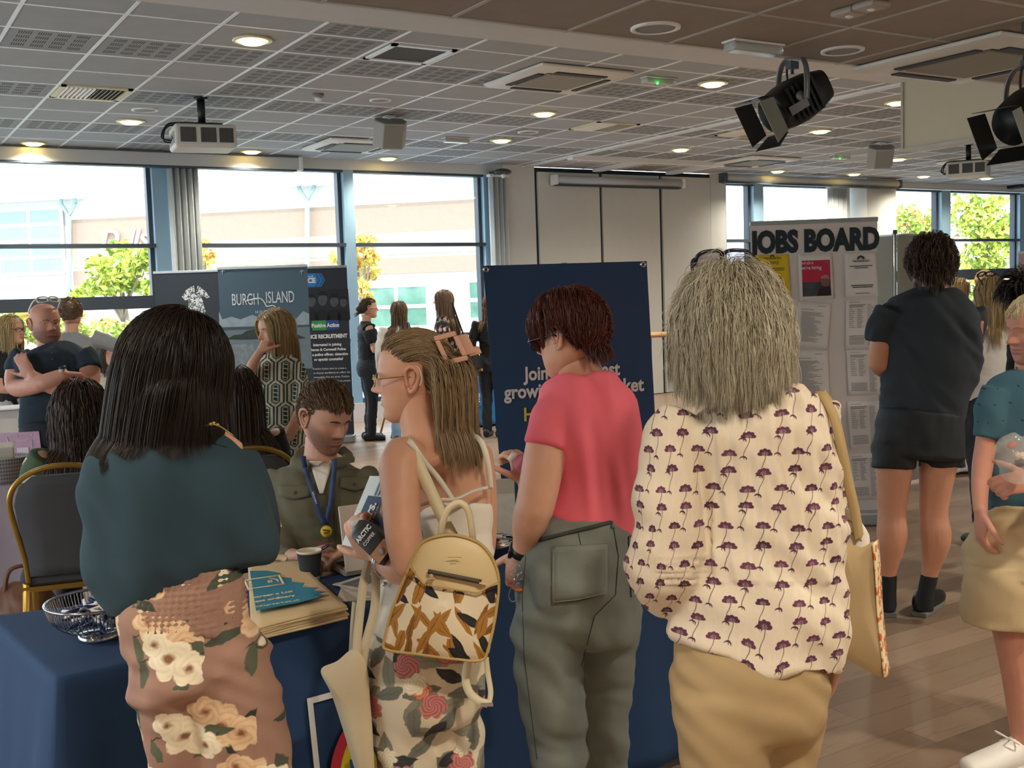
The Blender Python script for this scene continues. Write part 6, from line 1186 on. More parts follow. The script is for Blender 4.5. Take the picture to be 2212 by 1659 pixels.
# ------------------------------------------------------------------ tables, banners, boards and small things
def drape(name, o, ang, L, Wd, z, drop, m, label, cat='tablecloth', fold=.02, flare=.07, seed=1, back=True, corner=.05, group=None, nseg=60):
    """cloth over a table: o = front left corner of the top, ang = direction of the front edge (deg)"""
    u = np.array([math.cos(math.radians(ang)), math.sin(math.radians(ang)), 0]); v = np.array([-u[1], u[0], 0]); o = np.array([o[0], o[1], 0.]); rs = np.random.RandomState(seed)
    path = [o+v*Wd, o, o+u*L, o+u*L+v*Wd]; nr = [-u, -v, u]; segs = [Wd, L, Wd]
    if back: path.append(path[0]); nr.append(v); segs.append(L)
    S, Np, dc = [], [], []
    for a, b, n_, l in zip(path[:-1], path[1:], nr, segs):
        k = max(6, int(l*nseg)); 
        for t in np.linspace(0, 1, k, endpoint=False): S.append(a*(1-t)+b*t); Np.append(n_); dc.append(min(t, 1-t)*l)
    if not back: S.append(path[-1]); Np.append(nr[-1]); dc.append(0.)
    S, Np, dc = np.array(S), np.array(Np), np.array(dc); arc = np.r_[0, np.cumsum(np.linalg.norm(np.diff(S, axis=0), axis=1))]; n = len(S)
    w = np.ones(9)/9.; Nn = Np.copy()
    for i in range(n):
        j = [(i+k) % n if back else min(max(i+k, 0), n-1) for k in range(-4, 5)]; Nn[i] = nrm(Np[j].sum(0))
    wave = sum(np.sin(arc*f_+rs.rand()*6)*a for f_, a in ((9., 1.), (17., .6), (31., .35))); cor = np.exp(-(dc/.07)**2)
    if not back: cor[:4] = 0; cor[-4:] = 0
    R = []; cen = (o+u*L/2+v*Wd/2)
    for a in (.0, .3, .6, .9, .985): R.append(cen+(S-cen)*a+[0, 0, z])
    for t in (0., .35, .7): R.append(S+Nn*(.012*math.sin(t*1.57))[..., None] if False else S+Nn*.012*math.sin(t*1.57)+[0, 0, z-.012*(1-math.cos(t*1.57))])
    T = np.linspace(.03, 1, 16)
    for t in T: R.append(S+Nn*(.012+flare*t**1.1+(fold*wave*t)+corner*cor*t)[:, None]+[0, 0, z-.012-(drop-.012)*t])
    mb = MB(); mb.grid(np.array(R), None, back); V = mb.V[0]
    ob = mb.build(name, m, None, loc=(cen[0], cen[1], V[:, 2].min()), label=label, cat=cat, **({'group': group} if group else {}))
    sd = ob.modifiers.new('s', 'SOLIDIFY'); sd.thickness = .003; sd.offset = -1
    return ob, o, u, v
def trestle(o, u, v, L, Wd, z, label, group=None):
    c = o+u*L/2+v*Wd/2; r = empty('folding_table', (c[0], c[1], 0), label, 'table', group); m = MB(); m.box(c+[0, 0, z-.025], (L-.02, Wd-.02, .04), np.stack([u, v, [0, 0, 1.]], 1)); m.build('tabletop', mat('table_board', '9c8a70', .6), r)
    for a in (.08, .92):
        for b in (.1, .9): p = o+u*L*a+v*Wd*b; m = MB(); m.cyl(p+[0, 0, .0], p+[0, 0, z-.04], .014); m.build('leg', mdark, r)
    return r
mnav = mat('navy_tablecloth', '19385d', .85, bump=.12, wr=.08, bscale=160, var=.04)
cl, to, tu, tv = drape('tablecloth', (.385, 2.635), 5.5, 2.1, .66, .745, .70, mnav, 'navy blue cloth over the table behind the four standing people', fold=.012, flare=.085, seed=3, back=False, corner=.07)
trestle(to, tu, tv, 2.1, .66, .74, 'folding table hidden under the navy blue cloth')
# emblem on the front of the cloth: white outlined square, yellow disc with a red ring
def clothpt(a, zz_, off=.0): t = (.745-.012-zz_)/(.70-.012); return to+tu*a-tv*(.012+.085*t**1.1+.012+off)+[0, 0, zz_]
_d = ray(683, 1600); a0 = float(np.dot(C0+_d*(np.dot(to-tv*.09-C0, tv)/np.dot(_d, tv))-to, tu)); z1_ = .56; sq = .50; lw = .016
lg = MB(); ring_ = lambda a, b, c, d: lg.grid(np.array([[clothpt(a+(c-a)*i/6., b+(d-b)*j/6., .006) for i in range(7)] for j in range(7)]), None, False)
lg.mi = 0; ring_(a0, z1_-lw, a0+sq, z1_); ring_(a0, z1_-sq, a0+lw, z1_); ring_(a0+sq-lw, z1_-sq, a0+sq, z1_); ring_(a0, z1_-sq, a0+sq, z1_-sq+lw)
def disc_(ca, cz, r0, r1, mi, off): an = np.linspace(0, 2*math.pi, 49); lg.mi = mi; lg.grid(np.array([[clothpt(ca+math.cos(t)*r_, cz+math.sin(t)*r_, off) for t in an] for r_ in np.linspace(r0, r1, 5)]))
disc_(a0+sq/2, z1_-sq/2, .0, .19, 1, .009); disc_(a0+sq/2, z1_-sq/2, .185, .215, 2, .010)
lg.build('emblem', [mat('emblem_white', 'e6e4de', .8), mat('emblem_yellow', 'e9cf2a', .8), mat('emblem_red', 'c0263a', .8)], cl)
for s_, x_ in (('L', .13), ('i', .22), ('d', .29), ('l', .38)): text('emblem_lettering', s_, .17, clothpt(a0+x_, z1_-sq/2, .014), tu, [0, 0, 1], mat('emblem_blue', '1f4f9c', .8), cl, .001, bold=.006)
# chairs
mch = mat('chair_fabric', '4a4a4e', .9, bump=.1, bscale=300); mgold = mat('gold_metal', 'b08d45', .3, .85)
def make_chair():
    r = empty('banquet_chair', (0, 0, 0), 'gold framed banquet chair with dark grey back, at the lilac covered table on the left', 'chair', 'gold framed banquet chairs')
    arch = [(-.165, .0, .44), (-.172, -.01, .55), (-.20, -.035, .70), (-.212, -.05, .80), (-.18, -.06, .875), (-.10, -.066, .925), (0, -.07, .94), (.10, -.066, .925), (.18, -.06, .875), (.212, -.05, .80), (.20, -.035, .70), (.172, -.01, .55), (.165, .0, .44)]
    m = MB(); m.strip(crm(arch, 5), [0, 1, 0], .026, .022); m.build('back_frame', mgold, r, bevel=.006)
    m = MB(); P = []
    for z in np.linspace(.47, .90, 12):
        w_ = np.interp(z, [.47, .55, .70, .80, .87, .90], [.155, .16, .185, .195, .165, .12]); y = np.interp(z, [.44, .7, .94], [0, -.035, -.07]); P.append([(x*w_, y+d, z-(.03*(1-x*x) if z > .86 else 0)*0) for x, d in ((-1, -.012), (-.5, -.02), (0, -.022), (.5, -.02), (1, -.012), (1, .012), (.5, .03), (0, .034), (-.5, .03), (-1, .012))])
    m.rings(np.array(P)); m.build('backrest', mch, r)
    m = MB(); m.bb((-.2, -.0, .42), (.2, .42, .49)); m.build('seat', mch, r, bevel=.03, segs=3); m = MB(); m.bb((-.195, .0, .40), (.195, .41, .422)); m.build('seat_frame', mgold, r)
    for x, y0, x1, y1 in ((-.175, .02, -.19, -.10), (.175, .02, .19, -.10), (-.175, .38, -.185, .42), (.175, .38, .185, .42)): m = MB(); m.strip([(x, y0, .44), (x1, y1, .005)], [1, 0, 0], .028, .022); m.build('leg', mgold, r, bevel=.004)
    return r
ch0 = make_chair(); q = at(112, 640, 4.58); ch0.location = (q[0], q[1], 0); ch0.rotation_euler = (0, 0, -math.radians(vaz(112)+4)); WL[ch0.name] = np.array([q[0], q[1], 0])
def chair_at(px, D, az, label): q = at(px, 640, D); return copy_tree(ch0, (q[0], q[1], 0), -math.radians(az), label)
chair_at(515, 4.92, vaz(515)-6, 'gold framed banquet chair behind the dark sweater, its arch just showing'); c7 = WL[P7.name]+axes(vaz(700)+180)[:, 1]*-.16; copy_tree(ch0, (c7[0], c7[1], 0), -math.radians(vaz(700)+180), 'gold framed banquet chair under the bearded person in olive')
chair_at(838, 12.6, vaz(838)+70, 'gold framed banquet chair by the police table, one leg showing'); chair_at(2096, 7.7, vaz(2096), 'dark banquet chair between the black shorts and the teal polo')
# lilac clothed table at the left with its things
mlil = mat('lilac_cloth', 'c9bccb', .85, bump=.1, bscale=120, var=.05)
e0_ = onz(80, 1040, .745); c2, o2, u2, v2 = drape('tablecloth', (e0_[0]-1.75, e0_[1]+.02), 0, 1.8, .5, .745, .70, mlil, 'pale lilac cloth on the table at the left edge', fold=.02, flare=.06, seed=7, group=None); trestle(o2, u2, v2, 1.8, .5, .74, 'folding table under the pale lilac cloth')
mpink = mat('pink_sign', 'c9a0b4', .6, var=.03); mpk2 = mat('sign_print', 'e6d3dc', .6)
p = onz(52, 1000, .75)+[0, .1, 0]; r = empty('table_sign', p, 'pink sign with a phone drawing, seen from the back on the lilac table', 'sign'); Rr = axes(vaz(52)+12, 0); pt = lambda x, z, off=0.: p+Rr @ np.array([x, off+.12*z, z])
m = MB(); m.prism([pt(-.11, 0), pt(.11, 0), pt(.098, .16), pt(-.105, .16)], Rr[:, 1]*.006); m.build('panel', mpink, r); m = MB(); m.prism([pt(-.08, 0), pt(.08, 0), pt(.08, .0, .12), pt(-.08, .0, .12)], [0, 0, .005]); m.build('stand', mpink, r)
text('lettering', 'Register Here', .022, pt(0, .14, -.003), -Rr[:, 0], [0, 0, 1], mpk2, r, .0008)
m = MB(); m.wire([pt(-.04, .0, -.003), pt(-.04, .115, -.003), pt(.06, .115, -.003), pt(.06, .0, -.003)], .0018); m.wire([pt(-.02, .115, -.003), pt(-.015, .108, -.003), pt(.035, .108, -.003), pt(.04, .115, -.003)], .0018); m.prism([pt(-.02, .01, -.004), pt(.04, .01, -.004), pt(.04, .075, -.004), pt(-.02, .075, -.004)], Rr[:, 1]*.002)
for k in range(3): m.wire([pt(-.072-.010*k+.012*math.cos(a)*(k+1)*.7, .11+.016*(k+1)*math.sin(a)*.8, -.003) for a in np.linspace(-.8, .8, 7)], .0016)
m.build('phone_drawing', mpk2, r)
p = onz(18, 1046, .75)+[0, .1, 0]; r = empty('basket', p, 'grey perforated plastic basket on the lilac table', 'basket'); mbk = mat('basket_grey', '9a9a9c', .5)
def bk_(c): x, y, z = Sep(ObjC()); a = Atan2(y, x)*9.; k = a/1.-Flo(a); h = z*55.-Flo(z*55.); return MixC(Lt(Hyp(k-.5, h-.5)-.28, .05), lin('a7a6a8'), lin('5d5c60'))
mbk = mat('basket_holes', '9a9a9c', .5, pat=bk_); m = MB(); m.lathe([(.09, .003), (.10, .006), (.118, .12), (.123, .125), (.119, .127), (.112, .118), (.095, .01), (.001, .008)], p, 36); m.build('body', mbk, r)
m = MB(); m.ball(p+[.085, -.088, .10], (.028, .01, .011), 12, rotz(.7)); m.build('handle', mat('handle_dark', '57565a', .5), r)
p2_ = p+[0, .0, .12]; r = empty('paper_bag', p2_-[0, 0, .1], 'white paper packet with a red label sticking out of the grey basket', 'packet'); m = MB(); m.box(p2_+[-.02, 0, 0], (.14, .07, .14), axes(10, 18)); m.build('packet', mat('paper_cream', 'ddd2c2', .8), r, bevel=.006); m = MB(); m.box(p2_+[.0, -.04, .03], (.03, .004, .03), axes(10, 18)); m.build('label_patch', mat('label_red', 'b04048', .7), r)
# white counter behind the bald person
ca, cb = at(-60, 880, 7.85), at(262, 857, 8.75); r = empty('counter', ((ca[0]+cb[0])/2, 8.72, 0), 'white clothed counter behind the bald person', 'counter'); m = MB(); m.bb((ca[0]-.5, 8.58, .0), (cb[0]+.15, 8.82, .885)); m.build('front_cloth', mat('white_cloth', 'd8d2cc', .85, bump=.1), r, bevel=.02); m = MB(); m.bb((ca[0]-.52, 8.55, .885), (cb[0]+.17, 8.84, .90)); m.build('top_cloth', mat('white_top', 'e9eaee', .6), r, bevel=.006)
# wire bowl of pens
pb = onz(215, 1378, .748); r = empty('wire_bowl', pb, 'round chrome wire bowl full of pens at the left end of the navy table', 'bowl'); mchr = mat('chrome', 'b9bcc2', .15, 1.)
m = MB(); an = np.linspace(0, 2*math.pi, 48, endpoint=False); m.wire([pb+[.125*math.cos(a), .125*math.sin(a), .098] for a in an], .004, closed=True); m.build('rim', mchr, r); m = MB(); m.lathe([(.052, 0), (.054, .006), (.048, .02), (.044, .02), (.048, .004)], pb, 32, caps=False); m.build('foot', mchr, r)
m = MB(); prof = [(.05, .022), (.085, .034), (.11, .056), (.121, .08), (.125, .097)]
for k in range(44):
    a = 2*math.pi*k/44; b = a+.07; m.wire([pb+[q*math.cos(a), q*math.sin(a), z] for q, z in prof]+[pb+[q*math.cos(b), q*math.sin(b), z] for q, z in prof[::-1][:3]], .0013, 5, sub=2)
m.build('wires', mchr, r); m = MB(); m.lathe([(.001, .022), (.05, .022), (.05, .02), (.001, .02)], pb, 24); m.build('base_plate', mchr, r)
def make_pen(col, label, grp):
    r = empty('ballpoint_pen', (0, 0, 0), label, 'pen', grp); m = MB(); m.lathe([(.001, -.062), (.0045, -.06), (.005, .03), (.001, .031)], (0, 0, 0), 10); m.build('barrel', mat('pen_white', 'e8e8ea', .3), r); m = MB(); m.lathe([(.0052, .025), (.0054, .05), (.002, .068), (.001, .07)], (0, 0, 0), 10); m.bb((.0045, -.002, .0), (.0075, .002, .05)); m.build('cap', mat('pen_'+col, col, .3), r); return r
pr = np.random.RandomState(4); p0 = make_pen('1d2a5c', 'white and dark blue pen lying in the wire bowl of pens', 'pens in the wire bowl'); pz = make_pen('2a2740', 'white pen with a violet black end in the wire bowl', 'violet ended pens in the wire bowl'); k7 = 0
for k in range(34):
    src = p0 if k % 3 else pz; a = pr.rand()*6.28; rad = .032*math.sqrt(pr.rand()); h = .045+.0012*k; loc = pb+[rad*math.cos(a), rad*math.sin(a), h]
    o = src if k in (0, 1) else copy_tree(src, loc); o.location = loc; WL[o.name] = np.array(loc); o.rotation_euler = (math.pi/2+pr.uniform(-.2, .2), 0, pr.rand()*6.28)
# folded tote bags
mcot = mat('natural_cotton', 'd3b98f', .9, bump=.2, bscale=140, var=.05); mteal_ = mat('teal_ink', '1f7690', .85, var=.1)
qd = [onz(540, 1232, .76), onz(640, 1226, .76), onz(752, 1322, .76), onz(548, 1372, .76)]; tc = np.mean(qd, 0)
tr_ = np.random.RandomState(8)
for k in range(6):
    z = .749+.0056*k; Q = [q_*[1, 1, 0]+[tr_.uniform(-.008, .008), tr_.uniform(-.008, .008), z] for q_ in qd]; r = empty('tote_bag', np.mean(Q, 0), 'folded cotton tote in the pile on the navy table, %s' % ['lowest of the six', 'second from the bottom', 'third from the bottom', 'fourth from the bottom', 'just under the top one', 'top one with a teal splash'][k], 'tote bag', 'folded cotton tote bags')
    m = MB(); g = np.array([[(1-a)*((1-b)*Q[0]+b*Q[1])+a*((1-b)*Q[3]+b*Q[2])+[0, 0, .0010*math.sin(a*9+k)*math.sin(b*7+k)+(.012*math.exp(-((a-.1)/.12)**2) if k == 5 else 0)] for b in np.linspace(0, 1, 14)] for a in np.linspace(0, 1, 14)]); m.grid(g); o = m.build('bag_body', mcot, r); s = o.modifiers.new('s', 'SOLIDIFY'); s.thickness = .0048; s.offset = 1
    for q0, q1 in ((.25, .75),):
        T0 = Q[0]*(1-q0)+Q[1]*q0; T1 = Q[0]*(1-q1)+Q[1]*q1; m = MB(); m.strip(crm([T0+[0, 0, .008], T0+[.0, .05, .012+.01*(k == 5)], (T0+T1)/2+[0, .06, .01], T1+[0, .03, .012], T1+[0, 0, .008]], 5), [.3, .3, .4], .022, .002); m.build('handle', mcot, r)
    if k == 5:
        top = lambda a, b, dz=0.: (1-a)*((1-b)*Q[0]+b*Q[1])+a*((1-b)*Q[3]+b*Q[2])+[0, 0, .0125+dz+.012*math.exp(-((a-.1)/.12)**2)]
        sp = [(.22, .02), (.24, .3), (.3, .5), (.38, .46), (.42, .62), (.5, .58), (.55, .74), (.62, .66), (.68, .86), (.72, .74), (.78, .9), (.8, .72), (.84, .8), (.86, .5), (.84, .02)]; m = MB(); m.add([top(a, b) for a, b in sp], [tuple(range(len(sp)))], None, False); o = m.build('teal_splash', mteal_, r); s = o.modifiers.new('s', 'SOLIDIFY'); s.thickness = .0008
        ux = nrm(top(.5, .9)-top(.5, .1)); uy = nrm(top(.2, .5)-top(.8, .5)); mcr = mat('cotton_print', 'dcc9a4', .9)
        m = MB(); an = np.linspace(0, 2*math.pi, 40); c_ = top(.44, .2, .002); m.grid(np.array([[c_+(ux*math.cos(t)+uy*math.sin(t))*q for t in an] for q in (.036, .042)])); f_ = MB(); Z = c_; [f_.wire([Z+ux*.05*a0+uy*.05*b0, Z+ux*.05*a1+uy*.05*b1], .003) for a0, b0, a1, b1 in ((-1, -1, 1, -1), (1, -1, 1, 1), (1, 1, -1, 1), (-1, 1, -1, -1))]; m.build('round_emblem', mcr, r); f_.build('emblem_frame', mcr, r)
        text('lettering', 'Lidl', .034, c_, ux, uy, mcr, r, .0004, bold=.001); text('lettering', 'career a Lidl', .022, top(.66, .26, .002), ux, uy, mcr, r, .0004, bold=.0006); text('lettering', 'less ordinary', .022, top(.73, .26, .002), ux, uy, mcr, r, .0004, bold=.0006); text('lettering', 'lidlcareers.co.uk', .018, top(.81, .28, .002), ux, uy, mcr, r, .0004)
# paper cup
pc = onz(671, 1252, .748); r = empty('paper_cup', pc, 'black ridged paper coffee cup on the navy table', 'cup'); mrp = mat('ripple_black', '1c2226', .8, bump=.5, bscale=120); mcw = mat('cup_white', 'e9dcc4', .6)
m = MB(); m.lathe([(.0265, .012), (.036, .084), (.0372, .084), (.0285, .012)], pc, 40, caps=False); m.build('sleeve', mrp, r); m = MB(); m.lathe([(.001, .004), (.026, .004), (.027, 0), (.0275, .013), (.036, .086), (.038, .088), (.0375, .091), (.035, .090), (.0335, .08), (.025, .012), (.001, .010)], pc, 40); m.build('cup', mcw, r); m = MB(); m.lathe([(.001, .07), (.032, .07), (.032, .069), (.001, .069)], pc, 32); m.build('coffee', mat('coffee', '3a2418', .2), r)
# laptop
p0_, p1_ = onz(693, 1216, .75), onz(746, 1247, .75); ed_ = nrm(p1_-p0_); hd_ = np.array([-ed_[1], ed_[0], 0]); hd_ = hd_ if np.dot(hd_, RC[0]) > 0 else -hd_
bw = .215; lw_ = .30; hinge = p1_; r = empty('laptop', hinge-ed_*bw/2+hd_*lw_/2, 'open laptop with a pale lid in front of the bearded person', 'laptop'); malu = mat('laptop_cream', 'd9d0c0', .35, .2)
R3 = np.stack([ed_, hd_, [0, 0, 1.]], 1); m = MB(); m.box(hinge-ed_*bw/2+hd_*lw_/2+[0, 0, .008], (bw, lw_, .014), R3); m.build('base', mat('laptop_body', 'b9b4a6', .35, .3), r, bevel=.003)
m = MB(); m.box(hinge-ed_*bw*.42+hd_*lw_/2+[0, 0, .0155], (bw*.42, lw_*.86, .002), R3); kb = m.build('keyboard', mat('key_black', '1d1e20', .5), r); m = MB(); m.box(hinge-ed_*bw*.83+hd_*lw_/2+[0, 0, .0155], (bw*.25, lw_*.34, .0015), R3); m.build('trackpad', mat('trackpad', 'a8a499', .3), r)
ld = nrm(np.array([0, 0, 1.])-ed_*.20); m = MB(); m.prism([hinge+[0, 0, .015], hinge+hd_*lw_+[0, 0, .015], hinge+hd_*lw_+ld*.2+[0, 0, .015], hinge+ld*.2+[0, 0, .015]], ed_*.007); m.build('lid', malu, r, bevel=.003); m = MB(); m.prism([hinge+hd_*.012-ed_*.001+ld*.03, hinge+hd_*(lw_-.012)-ed_*.001+ld*.03, hinge+hd_*(lw_-.012)+ld*.2-ed_*.001, hinge+hd_*.012+ld*.2-ed_*.001], ed_*-.001); m.build('screen', mat('screen_dark', '1b2530', .1), r)
# leaflets fanned on the table, bowl of sweets, leaflet holder
for k in range(5):
    p = onz(790, 1276, .748)+[.012*k, .008*k, .0015*k]; m = MB(); m.box(p, (.15, .21, .0012), rotz(-.5+.22*k)); o = m.build('leaflet', mat('leaflet_%d' % (k % 2), ('d8d2c6', 'b9b0a4')[k % 2], .6, var=.15, vscale=30), None, loc=p, label='leaflet in the little fan beside the laptop, %s' % ('lowest', 'second from the bottom', 'middle one', 'second from the top', 'top one')[k], cat='leaflet', group='fanned leaflets')
    q = MB(); q.box(p+rotz(-.5+.22*k) @ [0, .05, .001], (.12, .07, .0006), rotz(-.5+.22*k)); q.build('picture', mat('leaflet_print', '6a7078', .6, var=.25, vscale=25), o)
pw = onz(1062, 1212, .748); r = empty('metal_bowl', pw, 'shiny metal bowl of red sweets on the navy table', 'bowl'); m = MB(); m.lathe([(.001, .002), (.03, 0), (.055, .02), (.07, .05), (.076, .068), (.078, .068), (.072, .05), (.056, .024), (.03, .006), (.001, .006)], pw, 40); m.build('bowl', mat('hammered_metal', '9a938a', .12, 1., bump=.6, bscale=50), r); m = MB(); m.lathe([(.076, .066), (.079, .07), (.076, .073), (.073, .07)], pw, 40, caps=False); m.build('rim', mchr, r)
sr = np.random.RandomState(9); sw0 = None
for k in range(14):
    a = sr.rand()*6.28; q = .045*math.sqrt(sr.rand()); p = pw+[q*math.cos(a), q*math.sin(a), .045+.0022*k]; col = ('c43a2e', 'd8d4cc', 'b02a26')[k % 3]
    m = MB(); m.wire([(-.016, 0, 0), (-.013, 0, 0), (.013, 0, 0), (.016, 0, 0)], [.002, .008, .008, .002], 8); m.prism([(-.026, -.008, 0), (-.014, 0, 0), (-.026, .008, 0)], (0, 0, .001)); m.prism([(.026, -.008, 0), (.014, 0, 0), (.026, .008, 0)], (0, 0, .001)); o = m.build('sweet', mat('wrapper_'+col, col, .25), None, loc=(0, 0, 0)); o.location = p; o.rotation_euler = (sr.uniform(-.5, .5), sr.uniform(-.5, .5), sr.rand()*6.28)
    tag(o, {'c43a2e': 'bright red wrapped sweet in the shiny metal bowl', 'd8d4cc': 'pale wrapped sweet in the shiny metal bowl', 'b02a26': 'dark red wrapped sweet in the shiny metal bowl'}[col], 'sweet', 'sweets in the metal bowl '+col)
p = onz(1128, 1195, .748)+tv*.12; r = empty('leaflet_holder', p, 'cream upright leaflet holder behind the arm of the coral tee', 'leaflet holder'); m = MB(); A = axes(vaz(1128)); m.box(p+A @ [0, 0, .115], (.11, .01, .23), A); m.build('panel', mat('holder_cream', 'b8b09c', .5), r, bevel=.002); m = MB(); m.box(p+A @ [0, -.02, .004], (.12, .09, .008), A); m.build('foot', mat('holder_cream', 'b8b09c', .5), r); m = MB(); m.box(p+A @ [.02, -.0065, .10], (.07, .002, .16), A); m.build('leaflet', mat('holder_leaflet', 'cfc9ba', .6, var=.1, vscale=30), r)
# ------------------------------------------------------------------ roller banners and boards
mrail = mat('banner_rail', 'a9b0b4', .35, .6)
def banner(name, label, pts, m, group=None, base=True, cat='banner', th=.006, zb=.09):
    """pts: top-left and top-right pixels with depths; hangs to the floor"""
    (xl, yl, Dl), (xr, yr, Dr) = pts; a, b = at(xl, yl, Dl), at(xr, yr, Dr); rt = nrm((b-a)*[1, 1, 0]); n = np.cross(rt, [0, 0, 1.]); n = n if np.dot(n, ray((xl+xr)/2, yl)) < 0 else -n; z = (a[2]+b[2])/2
    w_ = np.linalg.norm((b-a)[:2]); o = np.array([*a[:2], 0.]); r = empty(name, o+rt*w_/2, label, cat, group)
    p = MB(); p.prism([o+[0, 0, zb], o+rt*w_+[0, 0, zb], o+rt*w_+[0, 0, z], o+[0, 0, z]], -n*th); p.build('panel', m, r)
    if base:
        q = MB(); q.prism([o-rt*.01+n*.09, o+rt*(w_+.01)+n*.09, o+rt*(w_+.01)-n*.09, o-rt*.01-n*.09], [0, 0, zb]); q.build('base', mrail, r, bevel=.015); q = MB(); q.prism([o-rt*.005+n*.012+[0, 0, z-.012], o+rt*(w_+.005)+n*.012+[0, 0, z-.012], o+rt*(w_+.005)-n*.012+[0, 0, z-.012], o-rt*.005-n*.012+[0, 0, z-.012]], [0, 0, .028]); q.build('top_rail', mrail, r, bevel=.004)
        q = MB(); q.wire([o+rt*w_/2-n*.05+[0, 0, .06], o+rt*w_/2-n*.05+[0, 0, z]], .008); q.build('pole', mrail, r)
    pl = lambda x, y, off=.002: onpl(x, y, o, n)+n*off
    return r, pl, rt, n
def poly(name, pl, pts, m, parent, off=.002): b = MB(); b.add([pl(x, y, off) for x, y in pts], [tuple(range(len(pts)))], None, False); return b.build(name, m, parent)
def rect(x0, y0, x1, y1, sl=0.): return [(x0, y0), (x1, y0+sl*(x1-x0)), (x1, y1+sl*(x1-x0)), (x0, y1)]
def txt(s, pl, x, y, hpx, D, rt, m, parent, off=.003, **k): return text('lettering', s, hpx*D/FPX/.70, pl(x, y, off), rt, [0, 0, 1], m, parent, .0008, **k)
mwl = mat('lettering_white', 'e4e6e6', .6, var=0); mblt = mat('lettering_blue_white', 'cfd6dc', .6, var=0)
# pub banner with the bearded sailor emblem
DP = 11.9; r, pl, rt, n_ = banner('roller_banner', 'dark pub banner with a white bearded sailor head emblem, left of three', ((332, 589, DP), (520, 584, DP)), mat('banner_charcoal', '27303a', .6, var=.02), 'roller banners by the window')
mem = mat('emblem_pale', 'c9ced2', .7, pat=lambda c: MixC(Lt(Abs(Noise(ObjC(), 26., 3.)-.5)-.045, .02), lin('d5d9dc'), lin('3a424c')))
poly('emblem_hat', pl, [(393, 641), (402, 627), (414, 619), (419, 617), (421, 630), (423, 638), (425, 630), (427, 617), (433, 620), (445, 630), (453, 642), (447, 644), (440, 640), (432, 641), (423, 645), (413, 642), (405, 648), (400, 649)], mem, r, .004)
poly('emblem_head', pl, [(407, 648), (413, 641), (423, 639), (433, 641), (438, 648), (440, 660), (444, 672), (441, 682), (434, 690), (429, 697), (424, 701), (419, 696), (412, 690), (406, 681), (405, 668), (408, 658)], mem, r, .003)
txt('INN', pl, 466, 715, 9, DP, rt, mblt, r); txt('PILCHARD', pl, 395, 716, 9, DP, rt, mblt, r)
# island hotel banner
DB = 11.3; r, pl, rt, n_ = banner('roller_banner', 'slate blue hotel banner with an island picture, in front of the other two', ((470, 580, DB), (663, 575, DB)), mat('banner_slate', '41596a', .6, var=.03, vscale=2.), 'roller banners by the window')
poly('sea_photo', pl, [(474, 705), (668, 703), (676, 800), (478, 800)], mat('sea_print', '6a7c88', .6, var=.12, vscale=3., stretch=(1, 1, 8)), r, .002)
poly('cloud_band', pl, [(473, 672), (480, 690), (500, 684), (520, 690), (545, 680), (575, 692), (600, 684), (640, 688), (655, 672), (668, 678), (668, 704), (474, 706)], mat('cloud_print', '8fa0aa', .6, var=.2, vscale=12.), r, .0022)
poly('island_photo', pl, [(490, 733), (505, 724), (522, 722), (534, 714), (550, 711), (570, 712), (590, 716), (612, 717), (640, 722), (662, 730), (640, 733), (600, 732), (560, 733), (520, 734)], mat('island_print', '2c3a38', .6, var=.25, vscale=18.), r, .003)
poly('headland_photo', pl, [(474, 708), (520, 706), (668, 701), (668, 706), (560, 711), (474, 714)], mat('headland_print', '3f5058', .6), r, .0028)
poly('terrace_photo', pl, [(495, 745), (545, 742), (556, 772), (552, 792), (498, 796)], mat('terrace_print', '7d8890', .6, var=.3, vscale=20.), r, .003); poly('lower_panel', pl, [(477, 798), (676, 796), (690, 930), (485, 930)], mat('banner_charcoal2', '2a343e', .6), r, .0024)
txt('BURGH', pl, 530, 648, 25, DB, rt, mblt, r, width=.50); txt('ISLAND', pl, 605, 643, 25, DB, rt, mblt, r, width=.52); txt('H O T E L', pl, 570, 674, 6, DB, rt, mblt, r)
m = MB(); m.wire([pl(x, y, .004) for x, y in ((530, 651), (548, 646), (563, 645), (572, 654), (577, 662), (590, 660), (600, 668), (606, 674))], .006, 6, sub=4); m.build('lettering_swash', mblt, r)
for k, s in enumerate(('A SPECIAL PLACE', 'IN A PRIVATE', 'ISLAND', 'OWNED BY', 'NATURE')): txt(s, pl, 530, 801+9*k, 4, DB, rt, mblt, r)
for x in (481, 652): m = MB(); m.wire([pl(x-4, 588, .004), pl(x, 584, .004), pl(x+5, 586, .004)], .003); m.wire([pl(x, 584, .004), pl(x, 594, .004)], .003); m.build('corner_mark', mblt, r)
# police recruitment banner
DQ = 12.2; r, pl, rt, n_ = banner('roller_banner', 'dark police recruitment banner, right of three', ((590, 580, DQ), (749, 577, DQ)), mat('banner_ink', '2b323e', .6, var=.02), 'roller banners by the window')
mpb = mat('police_blue', '2f7fc2', .6, var=0); mpb2 = mat('police_blue_dark', '245f96', .6, var=0)
poly('logo_arrow', pl, [(612, 592), (694, 590), (702, 605), (694, 620), (614, 621)], mpb, r, .003); [poly('logo_chevron', pl, [(x, 591), (x+4, 591), (x+12, 605), (x+4, 620), (x, 620), (x+8, 605)], mpb2, r, .004) for x in (680, 688)]
txt('POLICE', pl, 658, 607, 10, DQ, rt, mwl, r, bold=.004); txt('Devon & Cornwall', pl, 652, 598, 4.5, DQ, rt, mwl, r)
poly('photo_band', pl, [(605, 628), (752, 624), (757, 690), (608, 694)], mat('photo_dark', '232a33', .6, var=.15, vscale=5.), r, .0025); mfc = mat('photo_grey', '4d535c', .6, var=.25, vscale=14.); mfd = mat('photo_black', '171b21', .6)
